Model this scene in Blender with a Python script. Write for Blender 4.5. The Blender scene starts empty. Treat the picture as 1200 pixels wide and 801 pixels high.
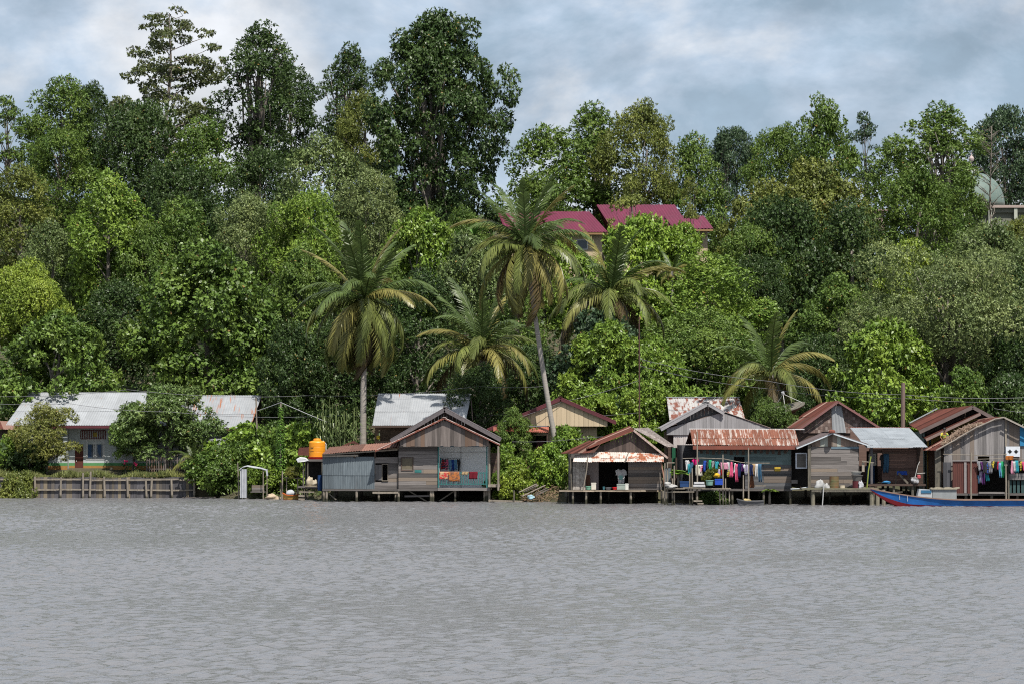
import bpy, math, random
import numpy as np
from mathutils import Vector, Matrix
random.seed(7)
SC = bpy.context.scene
COL = SC.collection
PI = math.pi
# ---------------------------------------------------------------- camera
CAMH = 4.0
F = 3600.0
TILT = math.atan(114.5 / F)
cam = bpy.data.cameras.new('camera'); cam.sensor_width = 36; cam.lens = F / 1200 * 36
cam.clip_start = 0.5; cam.clip_end = 9000
camo = bpy.data.objects.new('camera', cam); COL.objects.link(camo)
camo.location = (0, 0, CAMH); camo.rotation_euler = (PI / 2 + TILT, 0, 0)
SC.camera = camo
def at(px, py, Y):
    a = px - 600.0; b = 400.5 - py
    dy = math.cos(TILT) * F - math.sin(TILT) * b
    dz = math.sin(TILT) * F + math.cos(TILT) * b
    k = Y / dy
    return Vector((a * k, Y, CAMH + dz * k))
class FR:
    def __init__(s, Y): s.Y = Y
    def X(s, px): return at(px, 515, s.Y).x
    def Z(s, py): return at(600, py, s.Y).z
# ---------------------------------------------------------------- object helpers
ORG = {}
def props(o, label=None, cat=None, group=None, kind=None):
    if label: o['label'] = label
    if cat: o['category'] = cat
    if group: o['group'] = group
    if kind: o['kind'] = kind
    return o
def thing(name, label, cat, loc, group=None):
    o = bpy.data.objects.new(name, None); COL.objects.link(o)
    o.location = loc; o.empty_display_size = .3
    ORG[o.name] = Vector(loc)
    return props(o, label, cat, group)
class MB:
    def __init__(s): s.v = []; s.f = []; s.mi = []
    def add(s, vs, fs, m=0):
        k = len(s.v); s.v += [tuple(v) for v in vs]
        s.f += [tuple(i + k for i in f) for f in fs]; s.mi += [m] * len(fs); return s
    def box(s, x0, x1, y0, y1, z0, z1, m=0):
        return s.add([(x0,y0,z0),(x1,y0,z0),(x1,y1,z0),(x0,y1,z0),(x0,y0,z1),(x1,y0,z1),(x1,y1,z1),(x0,y1,z1)],
            [(0,3,2,1),(4,5,6,7),(0,1,5,4),(1,2,6,5),(2,3,7,6),(3,0,4,7)], m)
    def beam(s, p, q, w, h, m=0, up=(0,0,1)):
        p = Vector(p); q = Vector(q); d = (q - p).normalized(); up = Vector(up)
        if abs(d.dot(up)) > .98: up = Vector((0,1,0))
        a = d.cross(up).normalized() * w / 2; b = a.cross(d).normalized() * h / 2
        vs = [p-a-b, p+a-b, p+a+b, p-a+b, q-a-b, q+a-b, q+a+b, q-a+b]
        return s.add(vs, [(0,3,2,1),(4,5,6,7),(0,1,5,4),(1,2,6,5),(2,3,7,6),(3,0,4,7)], m)
    def tube(s, pts, rad, n=8, m=0):
        pts = [Vector(p) for p in pts]
        if not hasattr(rad, '__len__'): rad = [rad] * len(pts)
        vs = []; fs = []; ref = Vector((0.13, .97, .2))
        for i, p in enumerate(pts):
            d = (pts[min(i+1, len(pts)-1)] - pts[max(i-1, 0)]).normalized()
            if abs(d.dot(ref)) > .95: rr = Vector((1,0,0))
            else: rr = ref
            a = d.cross(rr).normalized(); b = d.cross(a)
            for k in range(n):
                t = 2*PI*k/n; vs.append(p + (a*math.cos(t) + b*math.sin(t)) * rad[i])
        for i in range(len(pts)-1):
            for k in range(n):
                fs.append((i*n+k, i*n+(k+1)%n, (i+1)*n+(k+1)%n, (i+1)*n+k))
        fs.append(tuple(range(n-1, -1, -1))); fs.append(tuple((len(pts)-1)*n + k for k in range(n)))
        return s.add(vs, fs, m)
    def lathe(s, c, prof, n=20, m=0, tilt=None):
        vs = []; fs = []
        for r, z in prof:
            for k in range(n):
                t = 2*PI*k/n; vs.append(Vector((r*math.cos(t), r*math.sin(t), z)))
        for i in range(len(prof)-1):
            for k in range(n): fs.append((i*n+k, i*n+(k+1)%n, (i+1)*n+(k+1)%n, (i+1)*n+k))
        fs.append(tuple(range(n-1,-1,-1))); fs.append(tuple((len(prof)-1)*n+k for k in range(n)))
        if tilt is not None: vs = [tilt @ v for v in vs]
        return s.add([Vector(c)+v for v in vs], fs, m)
    def prism(s, poly, y0, y1, m=0):
        n = len(poly)
        vs = [(x, y0, z) for x, z in poly] + [(x, y1, z) for x, z in poly]
        fs = [tuple(range(n)), tuple(range(2*n-1, n-1, -1))] + [(i, i+n, (i+1)%n+n, (i+1)%n) for i in range(n)]
        return s.add(vs, fs, m)
    def blob(s, c, r, seed=0, rough=.25, nu=14, nv=9, m=0, sq=1.0):
        rn = random.Random(seed); ph = [rn.uniform(0, 6.28) for _ in range(6)]
        vs = []; fs = []
        for j in range(nv+1):
            v = PI*j/nv
            for i in range(nu):
                u = 2*PI*i/nu
                k = 1 + rough*(math.sin(2*u+ph[0]+3*v)*.4 + math.sin(3*u+ph[1]-2*v)*.3 + math.sin(5*v+ph[2]+u)*.3)
                d = Vector((math.sin(v)*math.cos(u), math.sin(v)*math.sin(u), math.cos(v)))
                vs.append(Vector(c) + Vector((d.x*r[0]*k, d.y*r[1]*k, d.z*r[2]*k)))
        for j in range(nv):
            for i in range(nu): fs.append((j*nu+i, (j+1)*nu+i, (j+1)*nu+(i+1)%nu, j*nu+(i+1)%nu))
        return s.add(vs, fs, m)
    def build(s, name, mats, parent=None, smooth=False, org=None):
        if not isinstance(mats, (list, tuple)): mats = [mats]
        if parent is not None: o0 = ORG[parent.name]
        else: o0 = Vector(org) if org is not None else Vector((0,0,0))
        me = bpy.data.meshes.new(name)
        me.from_pydata([(v[0]-o0.x, v[1]-o0.y, v[2]-o0.z) for v in s.v], [], s.f)
        for m in mats: me.materials.append(m)
        if len(mats) > 1: me.polygons.foreach_set('material_index', s.mi)
        if smooth: me.polygons.foreach_set('use_smooth', [True]*len(s.f))
        me.update()
        o = bpy.data.objects.new(name, me); COL.objects.link(o)
        if parent is not None: o.parent = parent; ORG[o.name] = o0
        else: o.location = o0; ORG[o.name] = o0
        return o
def one(name, mb, mats, label, cat, org, group=None, smooth=False):
    return props(mb.build(name, mats, None, smooth, org), label, cat, group)
# ---------------------------------------------------------------- materials
def nodes(name):
    m = bpy.data.materials.new(name); m.use_nodes = True
    nt = m.node_tree; nt.nodes.clear(); return m, nt, nt.nodes.new, nt.links.new
def C4(c): return (c[0], c[1], c[2], 1)
MATS = {}
def mat(name, c1, c2=None, scale=(1,1,1), ns=3.0, island=0.0, c3=None, rough=.8, bump=.0, rust=None, rustamt=.5, rustscale=(1.2,1.2,.5), metal=0.0, spec=.3, grime=0.0, tide=False):
    if name in MATS: return MATS[name]
    c2 = c2 or tuple(x*.75 for x in c1)
    m, nt, N, L = nodes(name)
    out = N('ShaderNodeOutputMaterial'); b = N('ShaderNodeBsdfPrincipled'); L(b.outputs[0], out.inputs[0])
    b.inputs['Roughness'].default_value = rough; b.inputs['Metallic'].default_value = metal
    b.inputs['Specular IOR Level'].default_value = spec
    tc = N('ShaderNodeTexCoord'); mp = N('ShaderNodeMapping'); L(tc.outputs['Object'], mp.inputs[0]); mp.inputs['Scale'].default_value = scale
    geo = N('ShaderNodeNewGeometry')
    # shift the noise per island so neighbouring planks and sheets differ
    add = N('ShaderNodeVectorMath'); add.operation = 'ADD'; L(mp.outputs[0], add.inputs[0])
    mul = N('ShaderNodeMath'); mul.operation = 'MULTIPLY'; mul.inputs[1].default_value = 37.0 if island else 0.0
    L(geo.outputs['Random Per Island'], mul.inputs[0]); L(mul.outputs[0], add.inputs[1])
    nz = N('ShaderNodeTexNoise'); nz.inputs['Scale'].default_value = ns; nz.inputs['Detail'].default_value = 6; nz.inputs['Roughness'].default_value = .65
    L(add.outputs[0], nz.inputs['Vector'])
    rp = N('ShaderNodeMapRange'); rp.inputs[1].default_value = .32; rp.inputs[2].default_value = .68; L(nz.outputs[0], rp.inputs[0])
    mx = N('ShaderNodeMix'); mx.data_type = 'RGBA'; L(rp.outputs[0], mx.inputs[0]); mx.inputs[6].default_value = C4(c1); mx.inputs[7].default_value = C4(c2)
    col = mx.outputs[2]
    if c3 is not None:
        mr = N('ShaderNodeMapRange'); mr.inputs[1].default_value = .72; mr.inputs[2].default_value = .95
        L(geo.outputs['Random Per Island'], mr.inputs[0])
        m3 = N('ShaderNodeMix'); m3.data_type = 'RGBA'; L(mr.outputs[0], m3.inputs[0]); L(col, m3.inputs[6]); m3.inputs[7].default_value = C4(c3); col = m3.outputs[2]
    if rust is not None:
        mp2 = N('ShaderNodeMapping'); L(tc.outputs['Object'], mp2.inputs[0]); mp2.inputs['Scale'].default_value = rustscale
        ad2 = N('ShaderNodeVectorMath'); ad2.operation = 'ADD'; L(mp2.outputs[0], ad2.inputs[0]); L(mul.outputs[0], ad2.inputs[1])
        n2 = N('ShaderNodeTexNoise'); n2.inputs['Scale'].default_value = 1.6; n2.inputs['Detail'].default_value = 7; n2.inputs['Roughness'].default_value = .6; L(ad2.outputs[0], n2.inputs['Vector'])
        r2 = N('ShaderNodeMapRange'); lo = .72 - .42*rustamt; r2.inputs[1].default_value = lo; r2.inputs[2].default_value = lo + .07; L(n2.outputs[0], r2.inputs[0])
        m2 = N('ShaderNodeMix'); m2.data_type = 'RGBA'; L(r2.outputs[0], m2.inputs[0]); L(col, m2.inputs[6])
        n3 = N('ShaderNodeTexNoise'); n3.inputs['Scale'].default_value = 9; L(tc.outputs['Object'], n3.inputs['Vector'])
        m4 = N('ShaderNodeMix'); m4.data_type = 'RGBA'; L(n3.outputs[0], m4.inputs[0]); m4.inputs[6].default_value = C4(tuple(x*1.5 for x in rust)); m4.inputs[7].default_value = C4(tuple(x*.5 for x in rust))
        L(m4.outputs[2], m2.inputs[7]); col = m2.outputs[2]
    if island:
        hs = N('ShaderNodeHueSaturation'); L(col, hs.inputs['Color'])
        mr = N('ShaderNodeMapRange'); mr.inputs[3].default_value = 1-island; mr.inputs[4].default_value = 1+island
        wn = N('ShaderNodeTexWhiteNoise'); wn.noise_dimensions = '1D'; L(mul.outputs[0], wn.inputs['W']); L(wn.outputs['Value'], mr.inputs[0])
        L(mr.outputs[0], hs.inputs['Value']); col = hs.outputs[0]
    if grime:
        n5 = N('ShaderNodeTexNoise'); n5.inputs['Scale'].default_value = .9; n5.inputs['Detail'].default_value = 8; n5.inputs['Roughness'].default_value = .7
        L(tc.outputs['Object'], n5.inputs['Vector'])
        r5 = N('ShaderNodeMapRange'); r5.inputs[1].default_value = .4; r5.inputs[2].default_value = .7; r5.inputs[3].default_value = 1; r5.inputs[4].default_value = 1-grime; L(n5.outputs[0], r5.inputs[0])
        h5 = N('ShaderNodeHueSaturation'); L(col, h5.inputs['Color']); L(r5.outputs[0], h5.inputs['Value']); col = h5.outputs[0]
    if tide:   # wet, algae stained foot of the posts up to the high water mark
        sx = N('ShaderNodeSeparateXYZ'); L(tc.outputs['Object'], sx.inputs[0]); n6 = N('ShaderNodeTexNoise'); n6.inputs['Scale'].default_value = 3; L(tc.outputs['Object'], n6.inputs['Vector'])
        a6 = N('ShaderNodeMath'); a6.operation = 'MULTIPLY_ADD'; L(n6.outputs[0], a6.inputs[0]); a6.inputs[1].default_value = -.55; L(sx.outputs[2], a6.inputs[2])
        r6 = N('ShaderNodeMapRange'); L(a6.outputs[0], r6.inputs[0]); r6.inputs[1].default_value = -.02; r6.inputs[2].default_value = .16; r6.inputs[3].default_value = 1; r6.inputs[4].default_value = 0
        m6 = N('ShaderNodeMix'); m6.data_type = 'RGBA'; L(r6.outputs[0], m6.inputs[0]); L(col, m6.inputs[6]); m6.inputs[7].default_value = (.035,.034,.022,1); col = m6.outputs[2]
    L(col, b.inputs['Base Color'])
    if bump:
        bp = N('ShaderNodeBump'); bp.inputs['Strength'].default_value = bump; bp.inputs['Distance'].default_value = .02
        L(nz.outputs[0], bp.inputs['Height']); L(bp.outputs[0], b.inputs['Normal'])
    MATS[name] = m; return m
WH = mat('weathered planks', (.172,.156,.149), (.082,.073,.070), (.35,2,9), 2.2, .42, (.185,.148,.118), .85, .5)
WV = mat('weathered upright planks', (.155,.132,.122), (.07,.058,.054), (9,2,.35), 2.2, .34, (.13,.085,.062), .85, .5)
WVG = mat('silver grey upright planks', (.24,.225,.22), (.12,.112,.115), (9,2,.35), 2.2, .30, (.16,.13,.11), .85, .5)
WD = mat('dark brown planks', (.095,.062,.048), (.05,.035,.03), (.35,2,9), 2.2, .3, None, .85, .4)
WDV = mat('dark upright planks', (.105,.075,.065), (.05,.038,.035), (9,2,.35), 2.2, .3, None, .85, .4)
POLE = mat('bleached pole wood', (.30,.26,.21), (.17,.145,.12), (3,3,.6), 3, .2, None, .85, .4)
POSTD = mat('damp post wood', (.17,.15,.12), (.07,.065,.055), (3,3,.7), 3, .25, None, .85, .4)
POLET = mat('bleached post with tide mark', (.30,.26,.21), (.17,.145,.12), (3,3,.6), 3, .2, None, .85, .4, tide=True)
POSTT = mat('damp post with tide mark', (.17,.15,.12), (.07,.065,.055), (3,3,.7), 3, .25, None, .85, .4, tide=True)
BARGE = mat('grey barge board', (.14,.125,.13), (.09,.08,.085), (2,2,2), 3, .15)
ZINC = mat('zinc sheet', (.31,.32,.335), (.26,.27,.285), (1,1,1), 1.5, .07, None, .5, 0, (.30,.12,.06), .18, (3.0,.25,.25), 0, .4, .12)
ZINCN = mat('newer zinc sheet', (.32,.333,.35), (.27,.28,.295), (1,1,1), 1.2, .08, None, .5, 0, (.36,.16,.07), .06, (1.4,.6,.6), 0, .4, .15)
ZINCG = mat('grey zinc wall sheet', (.135,.16,.178), (.075,.092,.105), (6,1,.5), 2, .22, None, .6, 0, (.16,.10,.08), .2, (2,2,.3))
RUSTR = mat('rusty red roof sheet', (.098,.034,.026), (.058,.024,.019), (2,2,2), 2, .5, (.20,.13,.105), .85, .3, spec=.1)
RUSTP = mat('patchy rusted sheet', (.40,.34,.31), (.28,.22,.19), (3,1,1), 2, .2, None, .75, 0, (.165,.062,.038), .72, (5.0,.45,.45))
RUSTW = mat('rust and white patchwork sheet', (.52,.47,.43), (.42,.36,.32), (3,3,1), 2, .12, None, .75, 0, (.27,.09,.045), .5, (1.5,1.5,1.5))
RUSTD = mat('rust red wall sheet', (.12,.042,.034), (.075,.03,.026), (4,4,.5), 2, .2, None, .8, .2)
RUSTE = mat('rusty eave strip', (.21,.065,.045), (.14,.05,.036), (2,2,2), 2, .1)
PALEG = mat('pale grey wall board', (.30,.29,.30), (.20,.195,.20), (6,2,.4), 2, .14, None, .8, .2)
GREYW = mat('grey painted wall', (.46,.49,.50), (.40,.43,.435), (1,1,1), 2, 0, None, .8, 0, None, .5, (1,1,1), 0, .3, .15)
WHITEP = mat('white paint', (.55,.55,.55), (.48,.48,.48), rough=.6)
TEAL = mat('teal paint', (.035,.175,.165), (.025,.12,.12), rough=.6, grime=.3)
TEALW = mat('faded teal boards', (.14,.20,.205), (.09,.13,.135), (.35,2,8), 2.2, .2)
DARK = mat('shade dark board', (.03,.026,.024), (.018,.016,.015), rough=.9)  # near black colour stands in for the shade inside rooms and recesses
SKINW = mat('white interior lining', (.78,.79,.80), (.70,.71,.72), rough=.7)
MAR = mat('maroon roof paint', (.105,.026,.033), (.08,.022,.028), rough=.55)
MAG = mat('crimson roof sheet', (.150,.024,.055), (.115,.02,.042), (1,1,1), .7, .06, None, .55, 0, None, .5, (1,1,1), 0, .4, .12)
CREAM = mat('cream weatherboard', (.50,.40,.27), (.43,.34,.23), (6,1,.3), 2, .08, None, .8)
ROPE = mat('cable rubber', (.16,.16,.17), (.12,.12,.13), rough=.6)
STEEL = mat('dull aluminium', (.5,.5,.52), (.38,.38,.40), rough=.45, metal=.3)
GLASS = mat('dark window glass', (.03,.045,.065), (.02,.03,.045), rough=.12, spec=.6)
def plain(name, c, rough=.75, spec=.3, var=.8): return mat(name, c, tuple(x*var for x in c), rough=rough, spec=spec, ns=5)
def leafmat(name, gloss=.35, trans=.32, vary=.36):
    m, nt, N, L = nodes(name)
    out = N('ShaderNodeOutputMaterial'); b = N('ShaderNodeBsdfPrincipled'); t = N('ShaderNodeBsdfTranslucent'); ms = N('ShaderNodeMixShader')
    L(ms.outputs[0], out.inputs[0]); L(b.outputs[0], ms.inputs[1]); L(t.outputs[0], ms.inputs[2]); ms.inputs[0].default_value = trans
    b.inputs['Roughness'].default_value = gloss; b.inputs['Specular IOR Level'].default_value = .3
    oi = N('ShaderNodeObjectInfo'); geo = N('ShaderNodeNewGeometry'); tc = N('ShaderNodeTexCoord')
    nz = N('ShaderNodeTexNoise'); nz.inputs['Scale'].default_value = .45; nz.inputs['Detail'].default_value = 2; L(tc.outputs['Object'], nz.inputs['Vector'])
    hs = N('ShaderNodeHueSaturation'); L(oi.outputs['Color'], hs.inputs['Color'])
    a = N('ShaderNodeMapRange'); L(geo.outputs['Random Per Island'], a.inputs[0]); a.inputs[3].default_value = 1-vary; a.inputs[4].default_value = 1+vary
    a2 = N('ShaderNodeMapRange'); L(nz.outputs[0], a2.inputs[0]); a2.inputs[1].default_value = .3; a2.inputs[2].default_value = .7; a2.inputs[3].default_value = .72; a2.inputs[4].default_value = 1.25
    mu = N('ShaderNodeMath'); mu.operation = 'MULTIPLY'; L(a.outputs[0], mu.inputs[0]); L(a2.outputs[0], mu.inputs[1]); L(mu.outputs[0], hs.inputs['Value'])
    h = N('ShaderNodeMapRange'); L(nz.outputs[0], h.inputs[0]); h.inputs[1].default_value = .3; h.inputs[2].default_value = .7; h.inputs[3].default_value = .515; h.inputs[4].default_value = .488
    L(h.outputs[0], hs.inputs['Hue'])
    # a few leaves are yellowed or dry
    wn = N('ShaderNodeTexWhiteNoise'); wn.noise_dimensions = '1D'; L(geo.outputs['Random Per Island'], wn.inputs['W'])
    gt = N('ShaderNodeMath'); gt.operation = 'GREATER_THAN'; gt.inputs[1].default_value = .994; L(wn.outputs['Value'], gt.inputs[0])
    mx = N('ShaderNodeMix'); mx.data_type = 'RGBA'; L(gt.outputs[0], mx.inputs[0]); L(hs.outputs[0], mx.inputs[6]); mx.inputs[7].default_value = (.26,.17,.05,1)
    L(mx.outputs[2], b.inputs['Base Color']); L(mx.outputs[2], t.inputs[0])
    return m
LEAF = leafmat('leaf', .46, .24)
LEAFG = leafmat('glossy leaf', .40, .20)
FRONDM = leafmat('palm leaflet', .36, .3, .25)
BARK = mat('bark', (.20,.175,.15), (.11,.095,.08), (2,2,.6), 2, 0, None, .9, .5)
PBARK = mat('palm bark', (.33,.30,.27), (.22,.20,.18), (1,1,7), 2, 0, None, .9, .6)
# ---------------------------------------------------------------- world, sun
W = bpy.data.worlds.new('World'); SC.world = W; W.use_nodes = True
nt = W.node_tree; nt.nodes.clear(); N = nt.nodes.new; L = nt.links.new
SUN_EL = math.radians(59); SUN_AZ = math.radians(24)   # azimuth measured from the river side (-Y) towards +X
out = N('ShaderNodeOutputWorld'); bg = N('ShaderNodeBackground'); L(bg.outputs[0], out.inputs[0]); bg.inputs[1].default_value = .074
sky = N('ShaderNodeTexSky'); sky.sky_type = 'NISHITA'; sky.sun_disc = False; sky.sun_elevation = SUN_EL; sky.sun_rotation = PI - SUN_AZ
tc = N('ShaderNodeTexCoord')
mp = N('ShaderNodeMapping'); L(tc.outputs['Generated'], mp.inputs[0]); mp.inputs['Scale'].default_value = (12, 5, 21); mp.inputs['Location'].default_value = (3.1, 0.4, 2.2)
n1 = N('ShaderNodeTexNoise'); n1.inputs['Scale'].default_value = 1.0; n1.inputs['Detail'].default_value = 9; n1.inputs['Roughness'].default_value = .57; n1.inputs['Distortion'].default_value = .25; L(mp.outputs[0], n1.inputs['Vector'])
mp2 = N('ShaderNodeMapping'); L(tc.outputs['Generated'], mp2.inputs[0]); mp2.inputs['Scale'].default_value = (28, 12, 44); mp2.inputs['Location'].default_value = (1.3, 7.4, 5.2)
n2 = N('ShaderNodeTexNoise'); n2.inputs['Scale'].default_value = 1.0; n2.inputs['Detail'].default_value = 10; n2.inputs['Roughness'].default_value = .55; L(mp2.outputs[0], n2.inputs['Vector'])
cr = N('ShaderNodeValToRGB'); L(n1.outputs[0], cr.inputs[0])
e = cr.color_ramp.elements; e[0].position = .38; e[0].color = (3.5, 4.6, 5.8, 1); e[1].position = .61; e[1].color = (8.3, 8.5, 8.9, 1)
k = e.new(.47); k.color = (4.9, 5.9, 7.2, 1)
cr2 = N('ShaderNodeMapRange'); cr2.inputs[1].default_value = .35; cr2.inputs[2].default_value = .72; cr2.inputs[3].default_value = .88; cr2.inputs[4].default_value = 1.26; L(n2.outputs[0], cr2.inputs[0])
mu = N('ShaderNodeVectorMath'); mu.operation = 'SCALE'; L(cr.outputs[0], mu.inputs[0]); L(cr2.outputs[0], mu.inputs['Scale'])
mx = N('ShaderNodeMix'); mx.data_type = 'RGBA'; mx.inputs[0].default_value = .88; L(sky.outputs[0], mx.inputs[6]); L(mu.outputs[0], mx.inputs[7]); L(mx.outputs[2], bg.inputs[0])
sun = bpy.data.lights.new('sun', 'SUN'); sun.energy = 5.0; sun.angle = math.radians(.53); sun.color = (1.0, .955, .87)
so = bpy.data.objects.new('sun', sun); COL.objects.link(so)
to_sun = Vector((math.cos(SUN_EL)*math.sin(SUN_AZ), -math.cos(SUN_EL)*math.cos(SUN_AZ), math.sin(SUN_EL)))
so.rotation_euler = to_sun.to_track_quat('Z', 'Y').to_euler(); so.location = (60, 0, 120)
SC.view_settings.view_transform = 'Standard'; SC.view_settings.look = 'None'; SC.view_settings.gamma = 1; SC.view_settings.exposure = .40
SC.view_settings.use_curve_mapping = False
SC.cycles.filter_width = 1.1
SC.cycles.use_denoising = False
SC.cycles.max_bounces = 5; SC.cycles.transparent_max_bounces = 4; SC.cycles.diffuse_bounces = 3; SC.cycles.glossy_bounces = 3
# ---------------------------------------------------------------- terrain
def smooth(a, b, x):
    t = min(1, max(0, (x-a)/(b-a))); return t*t*(3-2*t)
def shore(x):
    pts = [(-200,213),(-20.5,212.4),(-19,208.6),(-13,207),(-11.5,203),(-2,201),(3,197.5),(10,195),(14,193),(40,190),(200,186)]
    for (a, ya), (b, yb) in zip(pts, pts[1:]):
        if x <= b: return ya + (yb-ya)*(x-a)/(b-a) if x > a else ya
    return pts[-1][1]
def noise2(x, y):
    return (math.sin(x*.11+1.3)*math.cos(y*.09+.4)*1.0 + math.sin(x*.23-y*.17+2)*.5 + math.sin(x*.51+y*.43)*.22)
def ground(x, Y):
    s = Y - shore(x)
    wl = 1 - smooth(-21.5, -19.5, x)
    z = -1.0 + 1.0*smooth(-4, 0, s) + .75*smooth(0, 4, s) + .6*smooth(4, 10, s)
    zl = -1.0 + 2.45*smooth(-.15, .15, s)
    z = zl*wl + z*(1-wl)
    ridge = 27.5 - 5.5*smooth(-10, 25, x) + 1.5*math.sin(x*.07)
    h = ridge * (smooth(212, 345, Y)*.55 + .45*min(1, max(0, (Y-216)/110)))
    z += h + noise2(x, Y)*.8*smooth(222, 240, Y)
    if Y > 340: z -= (Y-340)*.01
    return z
def axis(segs):
    out = []
    for a, b, d in segs:
        n = max(1, int(round((b-a)/d))); out += [a + (b-a)*i/n for i in range(n)]
    return out + [segs[-1][1]]
def grid_mesh(name, xs, ys, Z, m, smooth_=True):
    nx, ny = len(xs), len(ys)
    XX, YY = np.meshgrid(xs, ys); co = np.stack([XX, YY, Z], -1).reshape(-1, 3).astype(np.float32)
    i = np.arange((ny-1)*(nx-1)); r = i//(nx-1); c = i % (nx-1); a = r*nx+c
    q = np.stack([a, a+1, a+nx+1, a+nx], 1).astype(np.int32)
    me = bpy.data.meshes.new(name); me.vertices.add(len(co)); me.vertices.foreach_set('co', co.ravel())
    me.loops.add(q.size); me.loops.foreach_set('vertex_index', q.ravel())
    me.polygons.add(len(q)); me.polygons.foreach_set('loop_start', np.arange(0, q.size, 4, dtype=np.int32))
    me.polygons.foreach_set('use_smooth', np.ones(len(q), bool)) if smooth_ else None
    me.update(calc_edges=True); me.materials.append(m)
    o = bpy.data.objects.new(name, me); COL.objects.link(o); return o
xs = axis([(-2500,-300,400),(-300,-60,20),(-60,-22,2),(-22,-19,.5),(-19,45,1.5),(45,300,20),(300,2500,400)])
ys = axis([(-200,150,70),(150,184,8),(184,212,.8),(212,213,.15),(213,230,1.5),(230,350,4),(350,600,50),(600,5000,900)])
Zt = np.array([[ground(x, y) for x in xs] for y in ys])
GR = mat('earth and leaf litter', (.085,.07,.045), (.045,.05,.025), (1,1,1), .6, 0, None, .95, .6)
g = grid_mesh('ground', xs, ys, Zt, GR); g['kind'] = 'structure'
# ---------------------------------------------------------------- water
xs = axis([(-2500,-300,400),(-300,-60,60),(-60,-27,.5),(-27,27,.13),(27,60,.5),(60,300,60),(300,2500,400)])
ys = axis([(-300,0,60),(0,40,2),(40,120,.12),(120,216,.2)])
XX, YY = np.meshgrid(xs, ys)
rg = np.random.default_rng(5); Zw = np.zeros_like(XX)
lens = np.exp(rg.uniform(math.log(.30), math.log(1.1), 95))
env = .75 + .35*np.sin(XX*.13+YY*.05+1)*np.sin(YY*.11-XX*.03)
for l in lens:
    th = rg.normal(PI/2*1.08, 1.2); kx, ky = math.cos(th)*2*PI/l, math.sin(th)*2*PI/l
    ph = kx*XX + ky*YY + rg.uniform(0, 6.28) + .6*np.sin(XX*.31*rg.uniform(.5,1.5)+YY*.27*rg.uniform(.5,1.5)+rg.uniform(0,6))
    Zw += .0024*l**.9*(np.sin(ph) + .25*np.cos(2*ph))*env
edge = np.clip((62-np.abs(XX))/10, 0, 1)*np.clip((YY-5)/20, 0, 1)
Zw = Zw*edge*WAVE if 'WAVE' in globals() else Zw*edge*2.2
m, nt, N, L = nodes('river water')
out = N('ShaderNodeOutputMaterial'); b = N('ShaderNodeBsdfPrincipled'); L(b.outputs[0], out.inputs[0])
b.inputs['Base Color'].default_value = (.158,.156,.162,1); b.inputs['Roughness'].default_value = .12; b.inputs['IOR'].default_value = 1.45
tc = N('ShaderNodeTexCoord'); mp = N('ShaderNodeMapping'); L(tc.outputs['Object'], mp.inputs[0]); mp.inputs['Scale'].default_value = (1,1.6,1)
n1 = N('ShaderNodeTexNoise'); n1.inputs['Scale'].default_value = 3.4; n1.inputs['Detail'].default_value = 4; n1.inputs['Roughness'].default_value = .62; L(mp.outputs[0], n1.inputs['Vector'])
bp = N('ShaderNodeBump'); bp.inputs['Strength'].default_value = 1; bp.inputs['Distance'].default_value = .09; L(n1.outputs[0], bp.inputs['Height']); L(bp.outputs[0], b.inputs['Normal'])
w = grid_mesh('river_water', xs, ys, Zw, m); w['kind'] = 'structure'
# ================================================================ vegetation
def leaves_to_mesh(name, P, D, Nn, Ln, Wd, m, fold=.0):
    D = D/np.linalg.norm(D, axis=1, keepdims=True)
    S = np.cross(D, Nn); S /= (np.linalg.norm(S, axis=1, keepdims=True)+1e-9)
    Nn = np.cross(S, D)
    Ln = Ln[:, None]; Wd = Wd[:, None]
    v0 = P; v1 = P + D*Ln*.45 + S*Wd/2 + Nn*Ln*.05; v2 = P + D*Ln - Nn*Ln*.12; v3 = P + D*Ln*.45 - S*Wd/2 + Nn*Ln*.05
    co = np.stack([v0, v1, v2, v3], 1).reshape(-1, 3).astype(np.float32)
    n = len(P); me = bpy.data.meshes.new(name)
    me.vertices.add(4*n); me.vertices.foreach_set('co', co.ravel())
    me.loops.add(4*n); me.loops.foreach_set('vertex_index', np.arange(4*n, dtype=np.int32))
    me.polygons.add(n); me.polygons.foreach_set('loop_start', np.arange(0, 4*n, 4, dtype=np.int32))
    me.update(calc_edges=True); me.materials.append(m); return me
def unit(n, rg):
    d = rg.normal(size=(n, 3)); return d/np.linalg.norm(d, axis=1, keepdims=True)
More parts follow.
